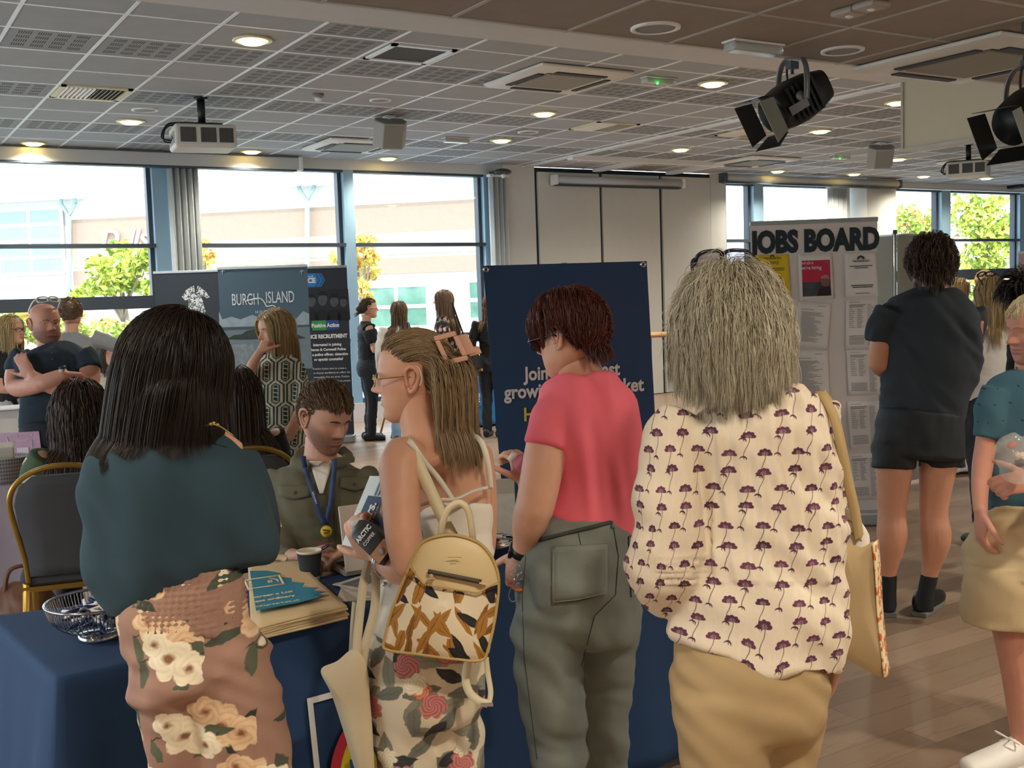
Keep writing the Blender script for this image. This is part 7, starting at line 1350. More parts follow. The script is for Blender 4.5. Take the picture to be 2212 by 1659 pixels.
for cx, cy, s in ((673, 650, 1.), (697, 646, 1.12), (722, 650, 1.), (742, 652, .85)):
    an = np.linspace(0, 2*math.pi, 20)[:-1]; poly('photo_figure', pl, [(cx-16*s, 692), (cx-13*s, 676), (cx-5*s, 668), (cx+5*s, 668), (cx+13*s, 676), (cx+16*s, 692)], mfd, r, .003); poly('photo_face', pl, [(cx+9*s*math.cos(a), cy+13*s*math.sin(a)) for a in an], mfc, r, .0035); poly('photo_hair', pl, [(cx-9.5*s, cy-3*s), (cx-9*s, cy-11*s), (cx-3*s, cy-15.5*s), (cx+5*s, cy-15*s), (cx+9.5*s, cy-9*s), (cx+9.5*s, cy-3*s), (cx+6*s, cy-7*s), (cx-6*s, cy-7*s)], mfd, r, .004)
poly('green_panel', pl, [(673, 693), (704, 692), (706, 713), (675, 714)], mat('panel_green', '3f9a55', .6, var=0), r, .003); poly('blue_panel', pl, [(704, 692), (731, 691), (733, 711), (706, 713)], mat('panel_blue', '2f4f97', .6, var=0), r, .003)
txt('Positive Action', pl, 703, 703, 8, DQ, rt, mwl, r, .005, bold=.003, width=.86); txt('POLICE RECRUITMENT', pl, 702, 727, 8, DQ, rt, mwl, r, bold=.003, width=.83)
for k, s in enumerate(('Interested in joining', 'Devon & Cornwall Police', 'as a police officer, detective', 'or special constable?')): txt(s, pl, 707+k, 744.5+10.5*k, 5.6, DQ, rt, mwl, r, bold=.0015, width=.95)
for k, s in enumerate(('Positive Action aims to create a', 'more diverse workforce to reflect the', 'communities that we serve. Positive', 'Action support is available to people', 'from under-represented', 'groups. Talk to us to find', 'out more below to', 'our details')): txt(s, pl, 712+k*1.2, 796+9.0*k, 4.4, DQ, rt, mwl, r, width=.9)
# big navy hoarding behind the table, leaning a little
A_, B_, Cc, Dd = at(1043, 574, 4.42), at(1397, 564, 4.45), at(1447, 1440, 4.62), at(1118, 1440, 4.62); Cc[2] = 0.004; Dd[2] = .004
nb = nrm(np.cross(B_-A_, Dd-A_)); nb = nb if np.dot(nb, ray(1230, 900)) < 0 else -nb; nh = nb*[1, 1, 0]; Cc = Cc-nh*(np.dot(Cc-A_, nb)/np.dot(nh, nb)); r = empty('display_banner', (Cc+Dd)/2, 'tall navy banner about joining a supermarket, behind the coral tee', 'banner'); m = MB(); m.prism([A_, B_, Cc, Dd], -nb*.012); m.build('panel', mat('banner_navy', '1c3a5e', .55, var=.03, vscale=1.5), r)
pl = lambda x, y, off=.003: onpl(x, y, A_, nb)+nb*off; rt = nrm(B_-A_); up_ = nrm(np.cross(nb, rt)); up_ = up_ if up_[2] > 0 else -up_; DN = 4.45
def tn(s, x, y, h, m_, **k): return text('lettering', s, h*DN/FPX/.7, pl(x, y, .004), nrm(pl(x+50, y-3)-pl(x-50, y+3)), up_, m_, r, .001, **k)
mtx = mat('banner_pink_white', 'dcd0cd', .6, var=0); tn('Join our fastest', 1236, 803, 29, mtx, bold=.0022, width=.82); tn('growing supermarket', 1240, 840, 29, mtx, bold=.0022, width=.85); mby = mat('banner_yellow', 'd2bc3a', .6, var=0); tn('Hiring', 1182, 894, 30, mby, bold=.0008); tn('now', 1275, 891, 30, mby, bold=.0008)
for x, y in ((1050, 582), (1389, 571)): m = MB(); m.lathe([(.004, .002), (.005, .006), (.011, .006), (.013, .001)], (0, 0, 0), 24, np.stack([rt, up_, nb], 1), caps=False); m.V[-1] += pl(x, y, .0); m.build('eyelet', mchr, r)
q = (Cc+Dd)/2; m = MB(); m.wire([(A_+B_)/2-nb*.04, q-nb*.5+[0, 0, .01]], .014); m.wire([A_*.5+B_*.5-nb*.03-[0, 0, .05], q-nb*.03+[0, 0, .02]], .012); m.build('prop', mrail, r)
# jobs board and what is pinned on it
DJ = 7.15; r, pl, rt, n_ = banner('jobs_board', 'tall white roller board headed JOBS BOARD with notices', ((1621, 484, DJ), (1895, 474, DJ-.05)), mat('board_white', 'cfc4bd', .7, var=.015), cat='notice board'); JB = r
text('lettering', 'JOBS BOARD', .19, pl(1761, 522, .003), rt, [0, 0, 1], mat('lettering_ink', '14242c', .6, var=0), r, .001, width=.745, bold=.011)
def sheet(pts, m, label, cat='notice', lines=None, group='papers on the jobs board', lm=None, curl=.008):
    P = [pl(x, y, .004) for x, y in pts]; o = MB(); o.grid(np.array([[(1-a)*((1-b)*P[0]+b*P[1])+a*((1-b)*P[3]+b*P[2])+n_*(curl*abs(2*b-1)**3*a) for b in np.linspace(0, 1, 9)] for a in np.linspace(0, 1, 9)])); ob = o.build('paper_notice', m, None, loc=np.mean(P, 0), label=label, cat=cat, group=group); s = ob.modifiers.new('s', 'SOLIDIFY'); s.thickness = .001
    S = lambda u, v, off=.010: (1-v)*((1-u)*P[0]+u*P[1])+v*((1-u)*P[3]+u*P[2])+n_*(off-.003)
    if lines:
        b = MB(); rs = np.random.RandomState(len(label))
        for v, u0, u1, h in lines: b.add([S(u0, v), S(u1, v), S(u1, v+h), S(u0, v+h)], [(0, 1, 2, 3)], None, False)
        b.build('printed_lines', lm or mat('print_grey', '8a8580', .7, var=0), ob)
    return ob, S
mpap = mat('paper_white', 'd8cfc8', .7, var=.015); mblk_ = mat('print_black', '2a2a2c', .7, var=0); lr = np.random.RandomState(2)
def doc(seed, cols=1):
    q = np.random.RandomState(seed); L = [(.07, .6, .85, .012), (.16, .12, .5, .012)]
    for k in range(22): v = .22+.03*k; L.append((v, .14, .14+.7*q.uniform(.55, 1.) if q.rand() > .15 else .4, .012))
    return L
def doc2(seed):
    q = np.random.RandomState(seed); L = [(.05, .1, .45, .008), (.10, .1, .62, .02), (.135, .1, .55, .02)]
    for k in range(10): v = .19+.04*k; L += [(v, .1, .1+q.uniform(.1, .2), .012), (v, .36, .36+q.uniform(.12, .24), .008), (v+.015, .36, .36+q.uniform(.1, .22), .008)]
    for k in range(9): L.append((.72+.022*k, .1, .6, .009))
    for k in range(30): L.append((.1+.028*k, .68, .68+q.uniform(.12, .24), .010))
    return L
o, S = sheet([(1631, 551), (1703, 549), (1707, 646), (1639, 648)], mat('paper_yellow', 'd8b81c', .7, var=.02), 'yellow notice at the top left of the jobs board', lines=[(.30, .12, .86, .014), (.34, .16, .84, .014), (.38, .42, .56, .014), (.48, .24, .78, .014), (.52, .26, .76, .016), (.64, .2, .84, .014), (.68, .18, .84, .014), (.72, .44, .6, .014)], lm=mblk_)
for s, v, h in (('NOTICE', .19, .028), ('THANK YOU', .86, .02), ('THE BARBICAN', .085, .02)): text('lettering', s, h, S(.5, v, .011), rt, [0, 0, 1], mblk_, o, .0005, width=.8)
def arch_logo(o, S, u, v, s): b = MB(); b.add([S(u+s*math.cos(a)*q, v-s*.7*math.sin(a)*q, .011) for q in (1., .45) for a in (np.linspace(0, math.pi, 10) if q == 1. else np.linspace(math.pi, 0, 10))], [tuple(range(20))], None, False); b.build('logo_arch', mblk_, o)
arch_logo(o, S, .5, .055, .07)
o, S = sheet([(1724, 549), (1796, 546), (1800, 645), (1727, 648)], mpap, 'white framed red recruitment poster at the top middle of the jobs board')
def patch(o, S, u0, v0, u1, v1, m, nm, off=.011): b = MB(); b.add([S(u0, v0, off), S(u1, v0, off), S(u1, v1, off), S(u0, v1, off)], [(0, 1, 2, 3)], None, False); b.build(nm, m, o)
patch(o, S, .09, .15, .93, .62, mat('poster_red', 'b3223f', .6, var=.02), 'red_panel'); patch(o, S, .09, .62, .93, .93, mat('poster_photo', '3a3d44', .6, var=.4, vscale=14.), 'photo'); patch(o, S, .78, .17, .9, .28, mat('poster_pale', 'd9c8cc', .6), 'corner_logo')
text('lettering', "we're hiring", .035, S(.36, .31, .013), rt, [0, 0, 1], mwl, o, .0005, width=.8); text('lettering', 'ed-abre', .03, S(.26, .2, .013), rt, [0, 0, 1], mwl, o, .0005, width=.8)
for pts, m_, nm in (([(.62, .55), (.66, .5), (.76, .47), (.86, .49), (.9, .56)], mat('beanie_rose', 'a8756b', .7), 'photo_hat'), ([(.62, .56), (.9, .56), (.88, .7), (.78, .74), (.66, .7)], mat('photo_skin', '77564c', .7), 'photo_face'), ([(.5, .93), (.58, .78), (.68, .73), (.86, .72), (.93, .78), (.93, .93)], mat('photo_coat', '22191c', .7), 'photo_coat')):
    b = MB(); b.add([S(u, v, .014) for u, v in pts], [tuple(range(len(pts)))], None, False); b.build(nm, m_, o)
o, S = sheet([(1824, 546), (1892, 543), (1896, 640), (1826, 643)], mpap, 'white notice with an arch logo at the top right of the jobs board', lines=[(.30, .14, .86, .018), (.34, .3, .72, .018), (.73, .18, .86, .02), (.77, .22, .84, .02), (.91, .3, .74, .012)], lm=mblk_); arch_logo(o, S, .5, .16, .12); text('lettering', 'THE BARBICAN', .02, S(.5, .2, .011), rt, [0, 0, 1], mblk_, o, .0005, width=.8)
o, S = sheet([(1640, 657), (1706, 652), (1708, 752), (1642, 755)], mpap, 'white and crimson notice below the yellow one, half behind silver hair', lines=[(.40, .4, .8, .014), (.44, .4, .88, .014), (.48, .4, .8, .014), (.56, .4, .74, .014)]); patch(o, S, .05, .03, .92, .34, MATS['poster_red'], 'red_panel'); patch(o, S, .62, .06, .88, .11, MATS['poster_pale'], 'white_logo', .013); text('lettering', 'r', .09, S(.5, .18, .013), rt, [0, 0, 1], mwl, o, .0005); patch(o, S, .6, .62, .92, .93, MATS['poster_red'], 'red_frame')
for pts, lb, sd, f_ in (([(1723, 650), (1795, 656), (1786, 755), (1715, 748)], 'tilted typed letter under the red poster', 3, doc), ([(1714, 757), (1787, 757), (1791, 857), (1718, 858)], 'typed letter lowest in the middle column of the jobs board', 4, doc), ([(1827, 648), (1894, 645), (1894, 752), (1826, 755)], 'typed vacancy sheet just below the white notice with the arch logo', 5, doc2), ([(1828, 757), (1896, 755), (1902, 852), (1832, 854)], 'typed vacancy sheet on the jobs board beside the folded elbow', 6, doc2), ([(1829, 868), (1898, 865), (1902, 965), (1837, 970)], 'typed vacancy sheet beside the waist of the black shorts', 7, doc2), ([(1832, 981), (1897, 978), (1902, 1077), (1840, 1081)], 'lowest typed vacancy sheet of the jobs board', 8, doc2)): sheet(pts, mpap, lb, lines=f_(sd))
# grey folding display screen
DG = 8.4; r = empty('display_screen', at(1960, 640, DG)*[1, 1, 0], 'grey folding display screen behind the person in shorts', 'display screen')
for xa, xb, Da, Db in ((1850, 1931, DG+.25, DG), (1937, 2031, DG, DG+.3)):
    a, b = at(xa, 500, Da), at(xb, 499, Db); z = 1.955; m = MB(); n2 = nrm(np.cross(b-a, [0, 0, 1.])); q0, q1 = a*[1, 1, 0], b*[1, 1, 0]; m.prism([q0+[0, 0, .95], q1+[0, 0, .95], q1+[0, 0, z-.012], q0+[0, 0, z-.012]], n2*.02); m.build('panel', mat('felt_grey', '8f8d82', .9, var=.04), r); m = MB(); m.prism([q0+[0, 0, z-.012], q1+[0, 0, z-.012], q1+[0, 0, z], q0+[0, 0, z]], n2*.024); m.prism([q0+[0, 0, .93], q1+[0, 0, .93], q1+[0, 0, .95], q0+[0, 0, .95]], n2*.024); m.build('frame', mrail, r)
    m = MB(); m.prism([q0+[0, 0, .03], q1+[0, 0, .03], q1+[0, 0, .92], q0+[0, 0, .92]], n2*.02); m.build('panel', MATS['felt_grey'], r)
for x, D_ in ((1934, DG-.03), (2031, DG+.3), (1850, DG+.25)): q = at(x, 640, D_); m = MB(); m.cyl((q[0], q[1], 0), (q[0], q[1], 1.97), .012); m.build('pole', mrail, r); m = MB(); m.cyl((q[0], q[1], 1.955), (q[0], q[1], 1.985), .016); m.build('pole_cap', mdark, r)
# police table
tb = onz(1030, 925, 0); mpt = mat('police_cloth', '1f6fb0', .8, bump=.08); cl2, o3, u3, v3 = drape('tablecloth', (5.95, tb[1]+.04), 0, 1.7, .7, .745, .72, mpt, 'bright blue police cloth on the far table', fold=.008, flare=.02, seed=5, corner=.02); trestle(o3, u3, v3, 1.7, .7, .74, 'folding table under the bright blue police cloth')
pl2 = lambda x, y, off=0.: ony(x, y, tb[1]-.03-off); poly('logo_arrow', pl2, [(960, 852), (1044, 848), (1052, 862), (1045, 876), (962, 881)], mpb, cl2, .004); [poly('logo_chevron', pl2, [(x, 850), (x+4, 850), (x+11, 862), (x+5, 877), (x+1, 877), (x+7, 863)], mpb2, cl2, .007) for x in (1029, 1038)]
text('lettering', 'POLICE', .10, pl2(1011, 865, .008), [1, 0, 0], [0, 0, 1], mwl, cl2, .001, bold=.004); text('lettering', 'Devon & Cornwall', .045, pl2(1010, 855, .008), [1, 0, 0], [0, 0, 1], mwl, cl2, .001)
p = onz(1040, 800, .75); p[1] -= .1; m = MB(); m.box(p+[0, 0, .02], (.2, .14, .03)); o = m.build('cardboard_box', mat('card_tan', 'b98f63', .8), None, loc=p, label='low tan box on the blue police table', cat='box', bevel=.004); m = MB(); m.box(p+[-.03, 0, .037], (.1, .08, .006)); m.build('label_patch', mwl, o)
p = onz(1022, 800, .75); p[1] -= .05; r = empty('plastic_tub', p, 'small clear blue tub on the blue police table', 'tub'); m = MB(); m.lathe([(.05, .002), (.06, .08), (.063, .08), (.055, .0), (.001, .0)], p, 24); m.build('tub', mat('tub_blue', '6fa6c9', .2, trans=.5), r); m = MB(); m.lathe([(.001, .085), (.064, .085), (.064, .078), (.001, .078)], p, 24); m.build('lid', mwhite, r)
# bag of the person with very long hair, tall table, pink banner, white table
p = at(1005, 765, 12.0); r = empty('handbag', p-[0, 0, .2], 'large black handbag hanging from the shoulder beside the police table', 'handbag'); mb = MB(); bone(mb, [p+[0, 0, .12], p+[.02, 0, .0], p+[.03, 0, -.16]], [.06, .13, .16], 18, .4, 4, .55, RC[0]); V, F, N = fuse(mb, .012, 4); o = MB(); o.add(V, F); o.build('bag_body', mat('black_leather', '17171a', .45, bump=.2), r); m = MB(); m.wire([p+[-.05, 0, .1], p+[-.1, .02, .4], p+[-.13, .03, .58], p+[-.06, .04, .4], p+[.03, 0, .1]], .01, sub=4); m.build('strap', mat('black_leather', '17171a', .45), r)
p = at(1400, 715, 11.0); r = empty('poseur_table', p*[1, 1, 0], 'tall table with a wooden top showing at the right of the navy banner', 'table'); m = MB(); m.lathe([(.001, 1.13), (.30, 1.13), (.30, 1.165), (.001, 1.165)], p*[1, 1, 0], 40); m.build('tabletop', mat('beech_top', 'b78a58', .4, var=.08, stretch=(1, 8, 1)), r); m = MB(); m.cyl(p*[1, 1, 0]+[0, 0, .02], p*[1, 1, 0]+[0, 0, 1.13], .035); m.build('column', mrail, r); m = MB(); m.lathe([(.001, 0), (.24, 0), (.24, .015), (.04, .03), (.001, .03)], p*[1, 1, 0], 32); m.build('foot', mrail, r)
banner('roller_banner', 'pale pink banner cut off by the right edge', ((2200, 546, 9.6), (2380, 541, 9.6)), mat('banner_pink', 'b9a2a6', .6, var=.03))
ew = onz(2055, 1010, 0); q = at(2072, 640, 9.0); drape('tablecloth', (q[0]-.2, q[1]), -20, .7, .6, .745, .72, mat('white_table_cloth', 'dcdad6', .85, bump=.1), 'white cloth on a far table between the black shorts and the teal polo', fold=.02, flare=.05, seed=12); trestle(np.array([q[0]-.2, q[1], 0]), np.array([math.cos(-.349), math.sin(-.349), 0]), np.array([-math.sin(-.349), math.cos(-.349), 0]), .7, .6, .74, 'small table under the far white cloth')
# brown bag on the floor at the left edge
p = at(5, 640, 5.05); p[2] = 0; r = empty('leather_bag', p, 'tan brown leather bag on the floor at the left edge', 'bag'); mb = MB(); bone(mb, [p+[0, 0, .04], p+[0, 0, .15], p+[0, .02, .26], p+[0, .02, .3]], [.16, .18, .13, .08], 18, .3, 4, .7, RC[0]); V, F, N = fuse(mb, .01, 4); V[:, 2] = np.maximum(V[:, 2], .002); o = MB(); o.add(folds(V, N, .01, .12, 3), F); o.build('bag_body', mat('tan_leather', '7d5238', .5, bump=.2), r); m = MB(); m.wire([p+[-.08, 0, .27], p+[-.05, .0, .38], p+[.05, .0, .38], p+[.08, 0, .27]], .01, sub=5); m.build('handle', mat('tan_leather', '7d5238', .5), r)
# ------------------------------------------------------------------ things carried, worn on a strap or held
def px_of(V): q = (V-C0) @ RC.T; return np.stack([1106+FPX*q[:, 0]/q[:, 2], 829.5+FPX*q[:, 1]/q[:, 2]], 1)
def inpoly(P, poly_):
    x, y = P[:, 0], P[:, 1]; r = np.zeros(len(P), bool); n = len(poly_)
    for i in range(n):
        (x0, y0), (x1, y1) = poly_[i], poly_[(i+1) % n]; c = ((y0 > y) != (y1 > y)) & (x < (x1-x0)*(y-y0)/((y1-y0) if y1 != y0 else 1e-9)+x0); r ^= c
    return r
def pouch(parent, outline, D, depth, parts, nr=34, sub=7, belly=.02, tilt=0., wr=0., name_back='back'):
    """soft flat bag: outline in px at depth D, thickness depth; parts = [(name, material, polygon or None)] split of the front"""
    O = crm(np.array(outline, float), sub, True); cx = O.mean(0); n = len(O); S = np.linspace(0, 1, nr)[1:]; P = []
    Df = lambda y: D+tilt*(y-cx[1])/FPX*D
    for s in S: P.append([at(cx[0]+(x-cx[0])*s, cx[1]+(y-cx[1])*s, Df(y)-depth/2-belly*(1-s**3)+.035*max(0, s-.9)*depth/.1) for x, y in O])
    F = np.array(P); B = np.array([[at(x, y, Df(y)+depth/2) for x, y in O], [at(cx[0]+(x-cx[0])*.5, cx[1]+(y-cx[1])*.5, Df(y)+depth/2+.004) for x, y in O]])
    if wr: sh = F.shape; v = F.reshape(-1, 3); F = (v-(nrm(ray(*cx))[None]*(wr*(np.sin(v @ np.array([31., 17, 9]))+np.sin(v @ np.array([-13., 21, 27])+2)))[:, None])).reshape(sh)
    px = px_of(F.reshape(-1, 3)); uv = np.c_[(px-cx)*D/FPX, np.zeros(len(px))]; uv[:, 1] *= -1; done = np.zeros((nr-2)*n, bool); i, j = np.meshgrid(np.arange(nr-2), np.arange(n), indexing='ij'); jn = (j+1) % n; Q = np.stack([i*n+j, i*n+jn, (i+1)*n+jn, (i+1)*n+j], 2).reshape(-1, 4); cen = px[Q].mean(1)
    for nm, m, pg in parts:
        k = (~done) if pg is None else (inpoly(cen, pg) & ~done); done |= k; b = MB(); f = Q[k].tolist()
        if pg is None: f.append(list(range(n))[::-1])
        V = F.reshape(-1, 3); 
        if pg is not None: V = V-nrm(ray(*cx))*.0025
        b.add(V, f); b.build(nm, m, parent, attrs={'uvp': uv})
    b = MB(); b.grid(np.vstack([F[-1:], B]), None, True); b.V[0]; m0 = len(F[-1])*2; b.F.append([m0+k for k in range(n)]); b.M.append(0); b.S.append(True); b.build(name_back, parts[-1][1], parent, attrs={'uvp': np.zeros((b.n, 3))})
    return O
mleat = mat('cream_leather', 'd3bb8c', .45, bump=.1, bscale=350, var=.02)
def leafbag(c):
    u, v = warp(*UVP(), .008, 40.); col = lin('e0d0b2'); oc = lin('a9752e'); oc2 = lin('8a5c22'); bk = lin('1d1e22')
    for (su, sv, sd, L, Wd, k) in ((.056, .078, 3., .043, .0085, 0), (.066, .06, 8., .038, .0095, 1), (.07, .08, 15., .04, .008, 0), (.085, .08, 19., .034, .011, 1)):
        x, y, r = scatter(u, v, su, sv, sd, .5); an = r*2.4+.35; m = leafm(x, y, an, L, Wd, .0006); col = MixC(m, col, MixC(Lt(r-.5, .02), oc, oc2) if k == 0 else MixC(Lt(r-.45, .02), bk, oc)); col = MixC(leafm(x, y, an, L*.9, .0006, .0003)*m, col, lin('4a3414'))
    return col
bp = empty('backpack', at(955, 1410, 2.44), 'cream backpack with ochre and black leaf print hanging from one shoulder', 'backpack')
top_pg = [(890, 1170), (928, 1140), (985, 1135), (1060, 1160), (1100, 1230), (1083, 1255), (1032, 1283), (918, 1265), (884, 1222)]
OL = pouch(bp, [(930, 1163), (985, 1156), (1044, 1180), (1076, 1240), (1072, 1320), (1055, 1400), (1040, 1426), (985, 1424), (900, 1413), (838, 1404), (829, 1386), (846, 1320), (878, 1238), (902, 1184)], 2.45, .10, [('top_panel', mleat, top_pg), ('printed_panel', mat('leaf_canvas', 'e0d0b2', .7, pat=leafbag, bump=.05), None)], tilt=-.02)
bm_ = lambda x, y, off=.0: at(x, y, 2.45-.05-.022-off)
m = MB(); m.wire([at(x, y, 2.40) for x, y in OL], .0035, 6, closed=True); m.build('piping', mat('strap_edge', 'b89a5c', .5), bp)
m = MB(); m.wire([at(x, y, 2.435) for x, y in OL], .0025, 6, closed=True); m.build('zip_seam', mat('zip_tape', 'a58a5a', .6), bp)
m = MB(); z0_, z1_2 = bm_(924, 1234, .006), bm_(1040, 1257, .006); m.strip(np.linspace(z0_, z1_2, 8), [0, 0, 1.], .010, .003, 0)
for k in range(46): m.box(z0_+(z1_2-z0_)*(k+.5)/46., (.0012, .002, .007), RC.T, 1)
m.build('zip', [mat('zip_dark', '4b3f2c', .6), msilver], bp); m = MB(); zz0 = bm_(932, 1248, .008); m.box(zz0, (.016, .003, .026), RC.T); m.disc(zz0-RC[2]*.002-RC[1]*.004, .005, RC[2], .003); m.build('zip_pull', mat('clear_tan', 'b59a72', .3), bp, bevel=.003)
m = MB(); m.box(bm_(1044, 1259, .006), (.018, .003, .013), RC.T); m.build('zip_stop', mleat, bp, bevel=.003)
m = MB(); fl_ = [bm_(x, y, .004) for x, y in seg((917, 1262), (1032, 1281), 12)]; m.wire(fl_, .0018); m.wire([bm_(x, y, .004) for x, y in seg((884, 1222), (917, 1262), 6)+seg((1032, 1281), (1080, 1254), 6)], .0018); m.build('panel_edge', mat('strap_edge', 'b89a5c', .5), bp)
m = MB(); [m.box(bm_(x, y, .004), (w_, .001, .0022), RC.T) for x, y, w_ in ((982, 1204, .030), (982, 1210, .014))]; m.build('stamped_mark', mat('stamp_brown', '8d7648', .6), bp)
mstr = mat('strap_cream', 'd8caa6', .5, bump=.08, var=.02)
m = MB(); m.strip(crm([at(866, 950, D2+.03), at(872, 946, D2-.03), at(882, 958, D2-.09), at(905, 1005, D2-.115), at(930, 1060, D2-.125), at(955, 1115, D2-.135), at(978, 1160, D2-.14)], 6), RC[0]*.92+RC[1]*-.38, .027, .006); m.build('shoulder_strap', mstr, bp)
m = MB(); m.strip(crm([at(952, 1166, 2.42), at(956, 1130, 2.40), at(970, 1098, 2.39), at(992, 1086, 2.39), at(1010, 1100, 2.39), at(1018, 1135, 2.40), at(1022, 1172, 2.42)], 6), RC[2]*.3+RC[0]*.0+RC[1]*.0+nrm(RC[2]), .016, .006) if False else m.wire(crm([at(952, 1166, 2.42), at(956, 1130, 2.40), at(970, 1098, 2.39), at(992, 1086, 2.39), at(1010, 1100, 2.39), at(1018, 1135, 2.40), at(1022, 1172, 2.42)], 6), .0075); m.build('grab_handle', mstr, bp)
m = MB(); m.strip(crm([at(1012, 1424, 2.46), at(1006, 1465, 2.45), at(1014, 1495, 2.44), at(1035, 1514, 2.43), at(1054, 1520, 2.43)], 6), RC[0]*.8-RC[1]*.5, .018, .005); m.strip(crm([at(1050, 1420, 2.47), at(1054, 1455, 2.47), at(1060, 1495, 2.45), at(1056, 1520, 2.43)], 6), RC[0], .012, .004); m.build('hanging_strap', mstr, bp); m = MB(); m.box(at(1052, 1522, 2.425), (.028, .008, .009), RC.T); m.build('strap_buckle', msilver, bp, bevel=.002)
# tote bag, brochure and carton held by the same person
tb_ = empty('tote_bag', at(770, 1650, 2.52), 'natural cotton tote hanging by its handles from the hand with the brochure', 'tote bag'); mct2 = mat('tote_cotton', 'cdbb9b', .9, bump=.2, bscale=160, var=.04)
pouch(tb_, [(693, 1448), (728, 1428), (766, 1402), (792, 1440), (800, 1520), (806, 1600), (808, 1700), (785, 1706), (766, 1660), (742, 1580), (716, 1500)], 2.52, .03, [('bag_body', mct2, None)], wr=.004)
for pts in ([(797, 1212, 2.57), (785, 1260, 2.54), (778, 1320, 2.52), (772, 1380, 2.505), (770, 1425, 2.50)], [(806, 1216, 2.58), (812, 1260, 2.55), (808, 1320, 2.54), (790, 1390, 2.53), (784, 1440, 2.52)], [(770, 1300, 2.545), (766, 1350, 2.535), (764, 1390, 2.53), (762, 1420, 2.53)]): m = MB(); m.strip(crm([at(*p) for p in pts], 6), RC[0], .020, .003); m.build('handle', mct2, tb_)
DBR = 2.66; br = empty('brochure', at(800, 1150, DBR), 'blue and white brochure held upright in the hand with the carton', 'brochure'); q = [at(x, y, D_) for x, y, D_ in ((799, 1028, DBR+.02), (880, 1030, DBR-.04), (812, 1190, DBR-.06), (738, 1177, DBR))]; nb2 = nrm(np.cross(q[1]-q[0], q[3]-q[0])); nb2 = nb2 if np.dot(nb2, ray(800, 1100)) < 0 else -nb2
B_ = lambda u, v, off=.002: (1-v)*((1-u)*q[0]+u*q[1])+v*((1-u)*q[3]+u*q[2])+nb2*off
m = MB(); m.prism(q, -nb2*.005); m.build('cover', mat('brochure_pale', 'cfd9da', .35), br); pq = lambda nm, pts, mm, off: MB().add([B_(u, v, off) for u, v in pts], [tuple(range(len(pts)))], None, False).build(nm, mm, br)
pq('blue_panel', [(.18, .28), (1, .30), (1, .86), (.14, .84)], mat('brochure_blue', '27405f', .35), .001); rb, ub = nrm(q[1]-q[0]), nrm(q[0]-q[3]); wtx = nrm(q[0]-q[3]); utx = np.cross(nb2, wtx)
text('lettering', 'careers.', .034, B_(.42, .66, .003), wtx, utx, mat('lettering_white', 'e4e6e6', .6), br, .0005, bold=.001); text('lettering', 'A Lidl just like us.', .012, B_(.58, .64, .003), wtx, utx, mat('brochure_yellow', 'd9b53a', .5), br, .0005)
m = MB(); m.disc(B_(.86, .46, .002), .022, nb2, .002, 28); m.build('portrait', mat('portrait_skin', 'a8765c', .5, var=.2, vscale=60), br)
m = MB(); [m.box(B_(.35+.09*k, .14, .002), (.004, .001, .05), np.stack([utx, nb2, wtx], 1)) for k in range(6)]; m.build('printed_lines', mat('print_blue_grey', '8a979c', .6), br)
ca_ = empty('drink_carton', at(835, 1200, 2.5), 'small dark coffee carton with a white cap held against the brochure', 'carton'); a0_, a1_ = at(778, 1138, 2.545), at(834, 1192, 2.50); ax_ = nrm(a1_-a0_); sx_ = nrm(np.cross(ax_, RC[2])); dz_ = np.cross(sx_, ax_); R4 = np.stack([sx_, dz_, ax_], 1); Lc = np.linalg.norm(a1_-a0_)
m = MB(); m.rings(np.array([[a0_+ax_*t+sx_*x*s+dz_*y*s for x, y in ((-1, -1), (1, -1), (1, 1), (-1, 1))] for t, s in ((-.006, .014), (.012, .025), (.03, .027), (Lc+.02, .027))])); m.build('carton', mat('carton_dark', '2f2d2c', .4), ca_, bevel=.003); m = MB(); m.cyl(a0_-ax_*.022, a0_-ax_*.002, .015, .016, 24); m.build('cap', mat('cap_white', 'd9d2c8', .4), ca_)
t_n = -dz_ if np.dot(-dz_, RC[2]) < 0 else dz_; t_r = ax_; t_u = np.cross(t_n, t_r); cf = lambda t, s_, o_=.0285: a0_+ax_*t+sx_*s_+t_n*o_
dirx = np.cross(t_u, t_r)
if np.dot(dirx, RC[2]) > 0: pass
m = MB(); m.box(cf(Lc+.004, 0, .0272), (.05, .002, .03), R4); m.build('tan_band', mat('carton_tan', 'a87a58', .5), ca_)
vr = -sx_ if np.dot(-sx_, RC[0]) > 0 else sx_; vu = nrm(np.cross(t_n, vr))
text('lettering', 'ARCTIC', .017, cf(.035, 0), vr, vu, mat('lettering_white', 'e4e6e6', .6), ca_, .0004, width=.8, bold=.0006); text('lettering', 'COFFEE', .012, cf(.055, 0), vr, vu, mat('lettering_white', 'e4e6e6', .6), ca_, .0004, width=.9); m = MB(); m.disc(cf(Lc+.006, .0, .029), .008, t_n, .001); m.build('round_seal', mat('seal_grey', '8f8b86', .5), ca_)
